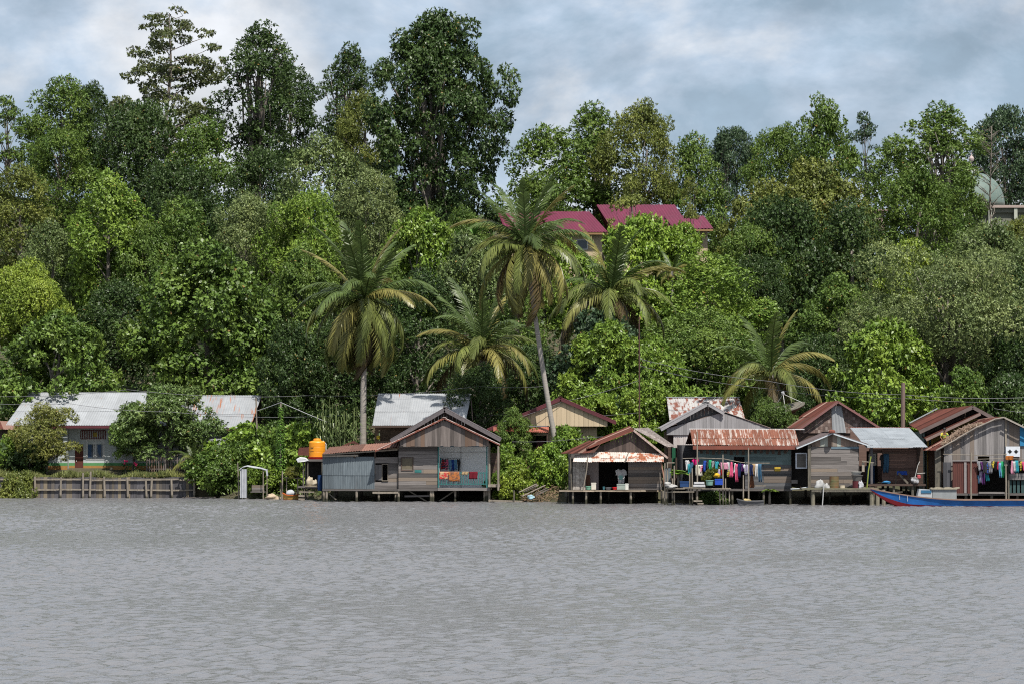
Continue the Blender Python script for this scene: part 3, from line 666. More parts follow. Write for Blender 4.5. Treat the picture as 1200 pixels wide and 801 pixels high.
reeds(372, 418, 209, 458, 'tall arching cane clump between the shrubs and the straight palm trunk')
# ---------------------------------------------------------------- undergrowth (nobody could count it)
def undergrowth():
    rg = np.random.default_rng(11); n = 17000
    Yv = 215 + 125*rg.uniform(0,1,n)**1.25; xv = rg.uniform(-.185,.185,n)*Yv*1.25
    keep=[]; Ps=[]
    for x, y in zip(xv, Yv):
        if y < 226 and (-33.5 < x < -16): continue
        z = ground(x, y); hgt = rg.uniform(.3, 1.0)+1.4*max(0, math.sin(x*.9+y*.3)*math.cos(y*.7-x*.2)); Ps.append((x, y, z+hgt))
    P0 = np.array(Ps); lv = 9
    P = np.repeat(P0, lv, 0) + rg.normal(size=(len(P0)*lv,3))*np.array([.45,.45,.35])
    D = rg.normal(size=P.shape)*.8 + np.array([0,-.3,-.1]); Nn = np.array([0,-.3,.9]) + rg.normal(size=P.shape)*.4
    Ln = rg.uniform(.3,.6,len(P)); me = leaves_to_mesh('undergrowth', P, D, Nn, Ln, Ln*.45, LEAF)
    o = bpy.data.objects.new('undergrowth', me); COL.objects.link(o); o.color = (.055,.09,.026,1)
    props(o, 'low leafy undergrowth covering the hillside between the trees', 'undergrowth', None, 'stuff')
    # bank scrub on the shore
    Ps=[]
    for i in range(5200):
        px = rg.uniform(-20, 1230); Y = rg.uniform(199, 216)
        x = (px-600)*Y/F
        if Y - shore(x) < (.4 if x < -12 or 0 < x < 3 else 3.0): continue
        if x < -20 and Y < 214: continue
        if -33.5 < x < -16 and Y > 212: continue
        Ps.append((x, Y, ground(x, Y)+rg.uniform(.02,.35)))
    P0=np.array(Ps); P=np.repeat(P0,6,0)+rg.normal(size=(len(P0)*6,3))*np.array([.3,.3,.12]); D=rg.normal(size=P.shape)+np.array([0,0,.5]); Nn=rg.normal(size=P.shape)*.5+np.array([0,-.2,.8]); Ln=rg.uniform(.15,.35,len(P))
    me=leaves_to_mesh('bank_weeds',P,D,Nn,Ln,Ln*.35,LEAF); o=bpy.data.objects.new('bank_weeds',me); COL.objects.link(o); o.color=(.09,.13,.035,1)
    props(o,'weeds and creepers on the earth behind the waterfront houses','weeds',None,'stuff')
undergrowth()
def lawn():
    rg = np.random.default_rng(12); n = 9000
    x = rg.uniform(-38,-20.2,n); Y = 212.3 + 3.2*rg.uniform(0,1,n)**1.6
    clump = .5+.5*np.sin(x*1.9)*np.sin(x*.7+2); P = np.stack([x, Y, np.full(n,1.42)],1)
    D = rg.normal(size=(n,3))*.35 + np.array([0,-.1,1]); Nn = rg.normal(size=(n,3)) + np.array([0,-1.2,.3]); Ln = rg.uniform(.08,.62,n)*(.3+.9*clump)
    me = leaves_to_mesh('grass', P, D, Nn, Ln, Ln*.12+.012, LEAF); o = bpy.data.objects.new('grass', me); COL.objects.link(o); o.color=(.17,.185,.06,1)
    props(o,'dry yellow green grass along the top of the timber bank wall','grass',None,'stuff')
lawn()
# ================================================================ building helpers
RN = random.Random(99)
def bx(mb, axis, u0, u1, v0, v1, z0, z1, m=0):
    if axis == 'x': mb.box(u0, u1, v0, v1, z0, z1, m)
    else: mb.box(v0, v1, u0, u1, z0, z1, m)
def hplanks(mb, u0, u1, z0, z1, v, th=.03, pitch=.17, holes=(), axis='x', rag=.0, m=0):
    z = z0
    while z < z1-.02:
        h = min(pitch*RN.uniform(.85,1.15), z1-z); zc = z+h/2
        cuts = [(u0, u1)]
        for a, b, c, d in holes:
            if c < zc < d: cuts = [q for s, e in cuts for q in ((s, min(e, a)), (max(s, b), e)) if q[1]-q[0] > .02]
        for s, e in cuts:
            x = s
            while x < e-.02:
                l = RN.uniform(1.6, 3.8); x2 = e if e-x-l < .5 else x+l
                dv = RN.uniform(0, .022); r_ = RN.uniform(-rag, rag) if rag and x2 == e else 0
                bx(mb, axis, x+.003, x2-.003+r_, v+dv, v+dv+th, z+.004, z+h-.004, m); x = x2
        z += h
def vplanks(mb, u0, u1, zb, zt, v, th=.03, pitch=.19, holes=(), axis='x', rag=0.0, m=0, gap=.006):
    fb = zb if callable(zb) else (lambda u: zb); ft = zt if callable(zt) else (lambda u: zt)
    u = u0
    while u < u1-.02:
        w = min(pitch*RN.uniform(.8,1.25), u1-u); a, b = u+gap/2, u+w-gap/2; uc=(a+b)/2; dv = RN.uniform(0,.02)
        za, zbb, zc, zd = fb(a), fb(b), ft(b), ft(a); r_ = RN.uniform(-rag, 0)
        segs = [(None, None)]
        hs = [h for h in holes if h[0] < uc < h[1]]
        if hs:
            h = hs[0]; parts = [((za, zbb), (h[2], h[2])), ((h[3], h[3]), (zd, zc))]
        else: parts = [((za+r_, zbb+r_), (zd, zc))]
        for (p0, p1), (q0, q1) in parts:
            if q0-p0 < .03 and q1-p1 < .03: continue
            vs = []
            for vv in (v+dv, v+dv+th):
                for (uu, zz) in ((a, p0), (b, p1), (b, max(q1,p1)), (a, max(q0,p0))):
                    vs.append((uu, vv, zz) if axis == 'x' else (vv, uu, zz))
            mb.add(vs, [(0,1,2,3),(7,6,5,4),(0,4,5,1),(1,5,6,2),(2,6,7,3),(3,7,4,0)], m)
        u += w
def corr(mb, A, B, C, D, sheet=.8, rows=1, pitch=.13, amp=.016, jit=.012, ragged=.0, m=0, lap=.08):
    """corrugated sheets: ribs run from the top edge A-B down to the bottom edge D-C"""
    A, B, C, D = map(Vector, (A, B, C, D)); nrm = (B-A).cross(D-A).normalized()
    if nrm.z < 0: nrm = -nrm
    if abs(nrm.z) < .05 and nrm.y > 0: nrm = -nrm
    Lr = (B-A).length; ns = max(1, round(Lr/sheet)); k = max(4, int(round(Lr/ns/pitch))*2)
    for r in range(rows):
        for i in range(ns):
            off = nrm*(RN.uniform(0, jit)+.004*(i%2) + .02*(rows-1-r)); t0 = r/rows; t1 = (r+1)/rows + (lap if r < rows-1 else RN.uniform(-ragged, ragged) if ragged else 0)
            top=[];bot=[]
            for j in range(k+1):
                s = (i + j/k*1.02)/ns; s = min(s, 1)
                tp = A.lerp(B, s); bt = D.lerp(C, s); w = off + nrm*(amp if j%2 else -amp)
                top.append(tp.lerp(bt, t0)+w); bot.append(tp.lerp(bt, t1)+w)
            th = nrm*.008; n=k+1
            vs = top+bot+[p-th for p in top]+[p-th for p in bot]; fs=[]
            for j in range(k):
                fs += [(j, n+j, n+j+1, j+1), (2*n+j, 2*n+j+1, 3*n+j+1, 3*n+j), (n+j, 3*n+j, 3*n+j+1, n+j+1), (j, j+1, 2*n+j+1, 2*n+j)]
            fs += [(0, 2*n, 3*n, n), (k, n+k, 3*n+k, 2*n+k)]
            mb.add(vs, fs, m)
def frame(mb, x0, x1, z0, z1, y, w=.06, d=.06, m=0):
    mb.box(x0, x1, y, y+d, z1-w, z1, m); mb.box(x0, x1, y, y+d, z0, z0+w, m)
    mb.box(x0, x0+w, y, y+d, z0+w+.001, z1-w-.001, m); mb.box(x1-w, x1, y, y+d, z0+w+.001, z1-w-.001, m)
def stilts(t, xs_, ys_, ztop, r=.07, zb=-1.0, mat_=None, name='stilt'):
    for x in xs_:
        for y in ys_:
            mb = MB(); mb.tube([(x+RN.uniform(-.03,.03), y, zb), (x, y, ztop)], [r*RN.uniform(.9,1.2), r*RN.uniform(.8,1)], 8); mb.build(name, POLET if mat_ is POLE else POSTT if mat_ in (None, POSTD) else mat_, t)
def lerpf(pts):
    def f(u):
        if u <= pts[0][0]: return pts[0][1]
        for (a, za), (b, zb) in zip(pts, pts[1:]):
            if u <= b: return za+(zb-za)*(u-a)/(b-a)
        return pts[-1][1]
    return f
# ================================================================ 1 the two long zinc roofed houses at the left
f = FR(219.0); X, Z = f.X, f.Z
t = thing('zinc_roofed_house', 'long pale grey house with plain zinc roof, green and ochre wall bands and porch', 'house', (X(90), 219, 1.45), 'long houses with zinc roofs')
zf = 1.45; ze = Z(498); zt_ = at(90, 460, 223.4).z
x0, x1 = X(12), X(213)
mb = MB(); corr(mb, (X(17)+.3, 223.4, zt_), (x1, 223.4, zt_), (x1, 218.55, ze), (x0-.3, 218.55, ze), .85, 2, .17, .012); corr(mb, (x1,223.6,zt_), (X(17)+.3,223.6,zt_), (x0-.3,229,ze), (x1,229,ze), .85, 1, .17, .012)
r_ = mb.build('roof', ZINCN, t)
mb = MB(); mb.box(X(17)+.28, x1+.02, 223.35, 223.65, zt_-.02, zt_+.06); mb.build('ridge_cap', ZINC, r_)
mb = MB(); mb.box(x0-.2, x1, 218.51, 218.55, ze-.2, ze-.03); mb.build('fascia', MAR, r_)
xp0, xp1 = X(79), X(133)      # porch recess
mb = MB()
def banded(mb, xa, xb, y, th=.14):
    zz = [zf, zf+.72, zf+.92]
    mb.box(xa, xb, y, y+th, zz[0], zz[1], 1); mb.box(xa, xb, y, y+th, zz[1], zz[2], 2); mb.box(xa, xb, y, y+th, zz[2], ze-.1, 0)
OCH = plain('ochre wall band', (.36,.19,.06)); GRNB = plain('green wall band', (.09,.26,.10))
banded(mb, x0, xp0, 219); banded(mb, xp1, x1, 219)
xw0, xw1 = X(99), X(121); zw0, zw1 = Z(538), Z(514); xd0, xd1 = X(86), X(96)
yb = 219.75
banded(mb, xp0-.1, xd0, yb); mb.box(xd0, xp1, yb, yb+.14, zf+2.25, ze-.1)
mb.box(xd1, xw0, yb, yb+.14, zf+.92, zf+2.25); mb.box(xw1, xp1, yb, yb+.14, zf+.92, zf+2.25); mb.box(xw0, xw1, yb, yb+.14, zf+.92, zw0)
mb.box(xd1, xp1, yb-.004, yb+.14, zf, zf+.72, 1); mb.box(xd1, xp1, yb-.002, yb+.14, zf+.721, zf+.919, 2)
mb.box(xp0-.14, xp0, 219.15, yb, zf, ze-.1); mb.box(xp1, xp1+.14, 219.15, yb, zf, ze-.1)
mb.box(x0, x0+.14, 219.15, 228, zf, ze); mb.box(x1-.14, x1, 219.15, 228, zf, ze); mb.box(x0, x1, 228, 228.14, zf, ze)
mb.box(x0, x1, 218.7, 228, ze-.09, ze-.04)
mb.build('wall', [GREYW, OCH, GRNB], t)
mb = MB(); mb.box(xd0, xd1, yb+.05, yb+.1, zf, zf+2.2); d_ = mb.build('door', plain('red brown door', (.10,.03,.022)), t)
mb = MB(); mb.box(xd0+.1, xd0+.14, yb, yb+.05, zf+1, zf+1.1); mb.build('handle', STEEL, d_)
mb = MB(); frame(mb, xw0, xw1, zw0, zw1, yb-.03, .08, .08); mb.box((xw0+xw1)/2-.05, (xw0+xw1)/2+.05, yb-.03, yb+.05, zw0+.08, zw1-.08)
for i in (0, 1):
    xa = xw0+.09+i*(xw1-xw0)/2; xb = xa+(xw1-xw0)/2-.18; frame(mb, xa, xb, zw0+.09, zw1-.09, yb-.015, .05, .05)
w_ = mb.build('window', WHITEP, t)
mb = MB(); mb.box(xw0+.05, xw1-.05, yb+.03, yb+.05, zw0+.05, zw1-.05); mb.build('pane', GLASS, w_)
mb = MB()
for k in range(2):
    for i in range(7):
        u = i/7; xa = xw0+.12+k*(xw1-xw0)/2; mb.box(xa+u*.28, xa+u*.28+.035, yb+.022+.006*(i%2), yb+.03, zw0+.1+.5*(1-u)*(k==1), zw1-.1)
mb.build('curtain', plain('blue curtain', (.05,.10,.20)), w_)
mb = MB(); zv0, zv1 = Z(514)+.05, Z(504)
mb.box(X(93), X(122), yb-.035, yb, zv0-.05, zv0); mb.box(X(93), X(122), yb-.035, yb, zv1, zv1+.05)
n_ = 14
for i in range(n_+1):
    xa = X(93)+(X(122)-X(93))*i/n_; mb.box(xa-.03, xa+.03, yb-.03, yb, zv0, zv1)
mb.build('vent_slats', plain('maroon slats', (.13,.03,.03)), t)
mb = MB(); mb.box(X(108), X(112), yb-.05, yb-.03, Z(511), Z(506)); mb.build('wall_plaque', plain('gold plaque', (.40,.30,.06)), t)
mb = MB(); mb.box(X(76), X(130), 218.1, 219, 1.4, 1.60); mb.box(X(79), X(128), 217.75, 218.1, 1.4, 1.5); mb.build('porch_step', plain('concrete', (.32,.33,.35)), t)
mb = MB(); mb.box(X(129), X(132), 218.95, 219.0, zf+.0, zf+.6); mb.build('porch_post', plain('cream post', (.42,.36,.25)), t)
for side, xa, xb, mm, nm in ((0, X(40), X(50), WHITEP, ''),):
    mb = MB(); frame(mb, xa, xb, Z(536), Z(514), 218.97, .07, .06); w2 = mb.build('window', mm, t); mb = MB(); mb.box(xa+.05, xb-.05, 218.99, 219.01, Z(535), Z(515)); mb.build('pane', GLASS, w2)
# right house
t = thing('zinc_roofed_house', 'shorter house with rust streaked zinc roof joined to the right of the long pale house', 'house', (X(262), 219.6, 1.45), 'long houses with zinc roofs')
f = FR(219.6); X, Z = f.X, f.Z; x0, x1 = X(213)+.03, X(296)
zt_ = at(90, 463, 223.8).z; ze = Z(501)
mb = MB(); corr(mb, (x0, 223.8, zt_), (X(300)+.05, 223.8, zt_), (X(294), 219.1, ze), (x0, 219.1, ze), .85, 2, .17, .012); corr(mb, (X(300),224,zt_),(x0,224,zt_),(x0,229,ze),(X(296),229,ze), .85,1,.17,.012)
r_ = mb.build('roof', mat('zinc with rust runs', (.285,.295,.31), (.24,.25,.265), (1,1,1), 1.5, .06, None, .5, 0, (.30,.12,.06), .36, (3.0,.2,.2), 0, .4, .1), t)
mb = MB(); mb.box(x0, X(294), 219.06, 219.1, ze-.18, ze-.03); mb.build('fascia', MAR, r_)
mb = MB(); xw0, xw1, zw0, zw1 = X(260), X(270), Z(513), Z(506)
hplanks(mb, x0, X(293), 1.4, ze, 219.6, .03, .2, [(xw0, xw1, zw0, zw1)]); mb.box(X(293)-.05, X(293), 219.63, 228, 1.4, ze)
mb.prism([(X(293), ze)]*1+[(X(293)-.02, ze), (X(293), ze+.01)], 219.7, 228); mb.box(x0, X(293), 228, 228.1, 1.4, ze)
mb.build('wall', mat('grey boards', (.24,.25,.26), (.17,.18,.19), (.4,2,6), 2, .1), t)
mb = MB(); poly = [(219.7, ze), (228.5, ze), (223.9, zt_-.08)]
mb.add([(X(294), y, z) for y, z in poly]+[(X(294)+.04, y, z) for y, z in poly], [(0,1,2),(5,4,3),(0,3,4,1),(1,4,5,2),(2,5,3,0)]); mb.build('gable_wall', WD, t)
mb = MB(); frame(mb, xw0, xw1, zw0, zw1, 219.55, .07, .06); w_ = mb.build('window', MAR, t); mb = MB(); mb.box(xw0+.05, xw1-.05, 219.6, 219.62, zw0+.05, zw1-.05); mb.build('pane', GLASS, w_)
mb = MB(); corr(mb, (X(246), 219.5, Z(513)), (X(274), 219.5, Z(513)), (X(274), 217.6, at(0,527,217.6).z), (X(246), 217.6, at(0,527,217.6).z), .8, 1, .17, .012); mb.build('lean_to_roof', ZINCN, t)
mb = MB(); mb.box(X(248), X(272), 218.2, 218.26, 1.4, Z(528)+.2); mb.build('lean_to_wall', GREYW, t)
# small dark red roof at the left edge
t = thing('red_roofed_shed', 'low shed at the left edge with a rusty red roof, half hidden by shrubs', 'shed', (X(-10), 221, 1.45))
f = FR(217.9); mb = MB(); corr(mb, (f.X(-60), 219.2, f.Z(490)), (f.X(10), 219.2, f.Z(493)), (f.X(20), 217.9, f.Z(503)), (f.X(-60), 217.9, f.Z(501)), .8); mb.build('roof', RUSTR, t)
mb = MB(); hplanks(mb, f.X(-55), f.X(11), 1.45, f.Z(503), 218.3); mb.build('wall', WD, t)
stilts(t, [f.X(12)], [218.1], f.Z(502), .06, 1.3, name='post')
# ================================================================ timber bank wall
f = FR(212.0); X, Z = f.X, f.Z
t = thing('timber_bank_wall', 'weathered timber retaining wall with posts and two rails along the river edge', 'retaining wall', (X(100), 212, -.2))
mb = MB(); vplanks(mb, X(-40), X(229), -1.0, lambda u: 1.40+.05*math.sin(u*2.1), 212.12, .05, .22)
mb.build('planking', mat('tarred bank boards', (.105,.10,.11), (.055,.052,.055), (5,2,.4), 2.2, .3, (.16,.13,.09), .9, .4), t)
for py, dy in ((561.5, 0), (573.5, 0)):
    xx = X(-40)
    while xx < X(228):
        l = RN.uniform(2.5, 3.6); x2 = min(xx+l, X(229)); mb = MB(); mb.beam((xx+.01, 212.03, Z(py)+RN.uniform(-.04,.04)), (x2-.01, 212.03, Z(py)+RN.uniform(-.04,.04)), .07, .10); mb.build('rail', POLE, t); xx = x2
for px, tp in ((-20,558),(8,559),(42,558),(71,558),(98,553),(105,552),(124,559),(151,560),(173,560),(177,559),(203,560),(228,559)):
    mb = MB(); mb.tube([(X(px), 211.9, -1), (X(px)+RN.uniform(-.12,.12), 211.85+RN.uniform(-.05,.05), Z(tp)+RN.uniform(-.05,.12))], [.085,.07], 8); mb.build('post', POLET, t)
mb = MB(); mb.beam((X(216), 211.2, .06), (X(255), 210.6, .08), .3, .06); one('floating_plank', mb, WV, 'loose plank lying at the waterline by the end of the timber wall', 'plank', (X(235), 211, 0))
# picket fence
f = FR(215.2); X, Z = f.X, f.Z
t = thing('picket_fence', 'old wooden picket fence in front of the right zinc roofed house', 'fence', (X(214), 215.2, 1.45))
px = 172; pk = MB()
while px < 256:
    h = RN.uniform(532.5, 537); mb = pk
    mb.beam((X(px), 215.2, 1.35), (X(px)+RN.uniform(-.03,.03), 215.2, Z(h)), .075, .03, up=(0,1,0)); px += RN.uniform(2.3, 3.1)
pk.build('pickets', WV, t)
for z in (Z(539), Z(549)):
    mb = MB(); mb.beam((X(171), 215.23, z), (X(257), 215.23, z+.02), .04, .07); mb.build('rail', WV, t)
for px in (172, 200, 228, 256):
    mb = MB(); mb.tube([(X(px), 215.3, 1.2), (X(px), 215.3, Z(531))], .06, 7); mb.build('post', POLE, t)
# pink flowering plants
for px, py, lab in ((147.5, 541, 'small plant with a pink bloom, farther from the picket fence'), (159, 543, 'plant with two deep pink blooms just left of the picket fence')):
    p = at(px, py, 215.8); t = thing('flowering_plant', lab, 'plant', (p.x, 215.8, 1.45)); mb = MB(); rn = random.Random(px)
    PINK = plain('pink petal', (.62,.03,.13))
    mb.tube([(p.x, 215.8, 1.35), p], .02, 5); mb.build('stem', BARK, t); mb = MB()
    for i in range(4): mb.blob((p.x+rn.uniform(-.14,.14), 215.7, p.z+rn.uniform(-.1,.1)), (.07,.06,.07), i, .4, 8, 5)
    mb.build('bloom', PINK, t); mb = MB()
    for i in range(90):
        c = Vector((p.x+rn.gauss(0,.22), 215.8+rn.uniform(-.2,.2), 1.5+rn.uniform(0, max(.1, p.z-1.5)))); d = Vector((rn.uniform(-1,1), rn.uniform(-1,1), rn.uniform(-.3,.7))).normalized()*.2; s = d.cross(Vector((.2,.3,1))).normalized()*.05
        mb.add([c, c+d*.5+s, c+d, c+d*.5-s], [(0,1,2,3)])
    o = mb.build('foliage', LEAF, t); o.color = (.05,.09,.03,1)
# ================================================================ poles, cables
def pole(name, px, top, Y, label, r=.09, zb=None, cat='pole', lean=0, m=None, base_px=None):
    p = at(px, top, Y); b = at(base_px if base_px is not None else px, 540, Y); zb = ground(p.x, Y)-.3 if zb is None else zb
    mb = MB(); mb.tube([(b.x, Y, zb), ((b.x+p.x)/2+RN.uniform(-.03,.03), Y, (zb+p.z)/2), p], [r*1.15, r, r*.85], 9)
    return one(name, mb, m or POLE, label, cat, (b.x, Y, zb))
pole('utility_pole', 1058.5, 448, 200, 'bare round utility pole standing behind the zinc roofed shed', .15, m=mat('brown pole', (.20,.14,.12), (.12,.085,.075), (3,3,.5), 3))
pole('utility_pole', 749, 372, 207, 'thin dark brown pole rising behind the rust red roofed house', .055, m=mat('dark red pole', (.075,.04,.032)))
pole('wooden_pole', 300, 466, 213, 'slanting wooden pole at the right gable of the second zinc roofed house', .06, base_px=303)
pole('wooden_pole', 278.5, 541, 208.2, 'thin pole standing left of the tarpaulin shelter', .035, -.8, base_px=280)
# vine wrapped post with cables
p = at(329, 472, 209.5); zb = ground(p.x, 209.5); t = thing('vine_covered_post', 'post wrapped in green creeper with cables fixed to its top', 'post', (p.x, 209.5, zb))
mb = MB(); mb.tube([(p.x, 209.5, zb-.3), p], .06, 8); mb.build('post', POLE, t); mb = MB(); rn = random.Random(4)
for i in range(900):
    u = rn.random()**.8; rr_ = .34*(1-u)+.07; a = rn.uniform(0, 6.28); c = Vector((p.x+math.cos(a)*rr_*rn.random()**.5, 209.5+math.sin(a)*rr_, zb+1+(p.z-zb-1.2)*u)); d = Vector((math.cos(a), math.sin(a), -.6)).normalized()*.2; s = d.cross(Vector((0,0,1))).normalized()*.06
    mb.add([c, c+d*.5+s, c+d, c+d*.5-s], [(0,1,2,3)])
o = mb.build('creeper', LEAFG, t); o.color = (.10,.19,.035,1)
def cable(pts, label, r=.014, sag=.25, m=None):
    P = [at(*q) for q in pts]; mb = MB(); out_ = []
    for a, b in zip(P, P[1:]):
        n = 12
        for i in range(n): u = i/n; out_.append(a.lerp(b, u) - Vector((0,0,sag*4*u*(1-u)*(b-a).length/12)))
    out_.append(P[-1]); mb.tube(out_, r, 5); return one('cable', mb, m or ROPE, label, 'cable', P[0], 'overhead cables')
LC = plain('pale cable', (.40,.40,.42))
cable([(301,481,213),(329,471,209.5),(383,494,209.5)], 'pale cable from the slanting pole over the vine wrapped post down to the cane clump', .022, .03, LC)
cable([(-40,463,211.5),(150,456,211.5),(360,463,211.5),(560,452,211.5),(640,452,211.5)], 'highest cable crossing the left half just above the zinc roofs', .013)
cable([(-40,470,212.5),(80,472,212.5),(200,482,212.5),(400,486,212.5),(590,485,212.5),(749,483,207)], 'cable crossing in front of the long zinc roofs', .014)
cable([(749,420,207),(900,446,204),(1058,462,200),(1240,463,200)], 'upper cable of the pair running to the bare utility pole', .016)
cable([(749,428,207),(900,455,204.2),(1058,466,200.1),(1240,468,200.1)], 'lower cable of the pair running to the bare utility pole', .013)
cable([(749,445,207),(660,470,206),(590,493,205)], 'cable dropping from the thin dark pole to the cream house', .013)
cable([(600,517,203),(690,512,203),(790,500,203)], 'low cable passing behind the leaning palm trunk', .013)
cable([(1165,478,200),(1240,486,200)], 'short cable above the weathered gable at the right edge', .012)
# ================================================================ tarpaulin shelter
f = FR(207.9); X, Z = f.X, f.Z
t = thing('tarpaulin_shelter', 'small grey tarpaulin privy on posts at the water edge left of the verandah house', 'shelter', (X(296), 208, 0))
TARP = mat('grey tarpaulin', (.42,.43,.46), (.30,.31,.34), (2,2,1), 2.5, 0, None, .6, .6)
mb = MB(); prof = [(281,549),(285,546),(290,544),(298,546),(306,547.5),(313,549)]
for j, y in enumerate((207.6, 208.2, 208.9)):
    pass
rows = [[(X(px), y, Z(py)-.06*abs(j-1)+.03*math.sin(i*2+j)) for i, (px, py) in enumerate(prof)] for j, y in enumerate((207.5,208.1,208.8))]
vs = [v for r in rows for v in r]; n=len(prof); vs += [(a, b, c-.03) for a, b, c in vs]; fs=[]
for j in range(2):
    for i in range(n-1): fs += [(j*n+i, j*n+i+1, (j+1)*n+i+1, (j+1)*n+i), tuple(3*n+q for q in ((j+1)*n+i, (j+1)*n+i+1, j*n+i+1, j*n+i))]
for i in range(n-1): fs.append((i, 3*n+i, 3*n+i+1, i+1))
mb.add(vs, fs); mb.beam((X(313), 207.5, Z(549)), (X(314), 207.5, Z(557)), .12, .03); mb.build('roof_sheet', TARP, t)
mb = MB(); pr=[]
for i in range(9): pr.append((X(282)+(X(290)-X(282))*i/8, 207.55+.05*math.sin(i*2.2)))
for (xa, ya), (xb, yb2) in zip(pr, pr[1:]): mb.add([(xa,ya,.1),(xb,yb2,.1),(xb,yb2,Z(549)),(xa,ya,Z(549)),(xa,ya+.03,.1),(xb,yb2+.03,.1),(xb,yb2+.03,Z(549)),(xa,ya+.03,Z(549))], [(0,1,2,3),(7,6,5,4)])
mb.box(X(282), X(282)+.03, 207.6, 208.7, .1, Z(550)); mb.build('side_sheet', TARP, t)
for px, y in ((289.5,207.6),(309,207.6),(313,207.9),(283,208.7)):
    mb = MB(); mb.tube([(X(px), y, -1), (X(px), y, Z(549))], .035, 7); mb.build('post', POLE, t)
mb = MB(); mb.box(X(294), X(311), 207.7, 208.6, .45, .52); mb.build('floor', WH, t)
mb = MB(); hplanks(mb, X(295), X(310), .5, .95, 208.0, .03, .14); one('wooden_crate', mb, WH, 'low wooden box on the floor of the tarpaulin shelter', 'crate', (X(302), 208, .5))
# rocks/sack at water
mb = MB(); mb.blob((X(319), 207.4, .12), (.42,.3,.22), 3, .5); mb.blob((X(325), 207.5, .06), (.3,.25,.14), 5, .5); one('sack', mb, plain('pale sack', (.42,.33,.24)), 'pale lumpy sack lying at the water edge between shelter and leaning poles', 'sack', (X(320), 207.4, 0), None, True)
pole('wooden_pole', 331, 551, 206.8, 'leaning pole left of the small moored boat', .05, -.8, base_px=330)
pole('wooden_pole', 349, 558, 206.6, 'upright pole at the right end of the small moored boat', .05, -.8)
f = FR(206.7); X, Z = f.X, f.Z
mb = MB(); mb.beam((X(334), 206.7, Z(559)), (X(355), 206.7, Z(560)), .6, .05); mb.beam((X(336), 206.7, Z(559)), (X(336), 206.7, -.8), .06,.06); one('plank_shelf', mb, POLE, 'narrow plank shelf on a thin post above the small moored boat', 'shelf', (X(345), 206.7, 0))
place('shrub','potted_shrub',344,546,20,206.7,(.15,.16,.03),'yellowish bushy plant growing on the plank shelf','plant',None,zb=Z(559),crown='foliage',stem='stem')
# small orange boat
def hull(mb, x0, x1, yc, zk, zg, beam, sheer=.3, bow=.8, n=24, th=.04, rake=.5, cols=(0,1), stern=.45, flip=False, split=.35, bowrise=None):
    """planked hull along x; bow at x0 (or x1 if flip)"""
    L_ = x1-x0; rows=[]
    for i in range(n+1):
        u = i/n; uu = 1-u if flip else u
        wd = beam/2*min(1, (uu/.35))**.7*(1-(max(0,uu-.6)/.4)**2*(1-stern)); wd = max(.02, wd)
        br = (bowrise if bowrise is not None else sheer)
        top = zg + br*(1-min(1, uu/.45))**2 + sheer*.35*max(0, uu-.7)/.3
        kl = zk + (top-zk)*.92*max(0, 1-uu/(.10*rake/.5))**1.3
        rows.append((x0+L_*u, wd, kl, top))
    def sec(x, wd, kl, tp, inset):
        pts=[]
        for a, hgt in ((0,0),(.55,.08),(.82,split),(1,1)): pts.append((max(0.0,wd*a-inset*(a>0)), kl+(tp-kl)*hgt + inset*(hgt<1)))
        return [(x, yc-w, z) for w, z in reversed(pts)] + [(x, yc+w, z) for w, z in pts[1:]]
    for ins, rv in ((0, False), (th, True)):
        vs=[]; 
        for r in rows: vs += sec(*r, ins)
        k = 7
        for i in range(n):
            for j in range(k-1):
                q = (i*k+j, i*k+j+1, (i+1)*k+j+1, (i+1)*k+j); q = q[::-1] if rv else q
                pass
        fsA=[];fsB=[]
        for i in range(n):
            for j in range(k-1):
                q = (i*k+j, i*k+j+1, (i+1)*k+j+1, (i+1)*k+j); q = q[::-1] if rv else q
                (fsA if j in (0, k-2) else fsB).append(q)
        b0 = len(mb.v); mb.add(vs, [tuple(range(k)), tuple(n*k+j for j in range(k-1,-1,-1))], cols[1]); 
        mb.f += [tuple(b0+i for i in q) for q in fsA]; mb.mi += [cols[0] if not rv else 2]*len(fsA)
        mb.f += [tuple(b0+i for i in q) for q in fsB]; mb.mi += [cols[1] if not rv else 2]*len(fsB)
    return rows
def gunwale(mb, rows, yc, w=.07, h=.06):
    for sd in (-1, 1):
        for a, b in zip(rows, rows[1:]): mb.beam((a[0]-.002, yc+sd*a[1], a[3]+.02), (b[0]+.002, yc+sd*b[1], b[3]+.02), w, h)
OR = plain('faded orange paint', (.50,.12,.03)); WI = mat('boat inner wood', (.24,.18,.13), (.14,.10,.075), (.4,2,4), 3, 0, None, .8, .4)
YO = plain('ochre paint', (.45,.27,.07))
t = thing('small_boat', 'little orange and ochre boat moored between the leaning poles', 'boat', (X(341), 206.5, 0))
mb = MB(); rows = hull(mb, X(332), X(351), 206.2, -.1, .28, .7, .15, .6); mb.build('hull', [YO, OR, WI], t); mb = MB(); gunwale(mb, rows, 206.2); mb.build('gunwale', OR, t)
mb = MB(); mb.blob((X(341.5), 206.2, .42), (.32,.3,.24), 8, .15); one('metal_basin', mb, plain('scuffed aluminium', (.42,.44,.47)), 'upturned scuffed metal basin lying in the little orange boat', 'basin', (X(341.5), 206.2, .25), None, True)
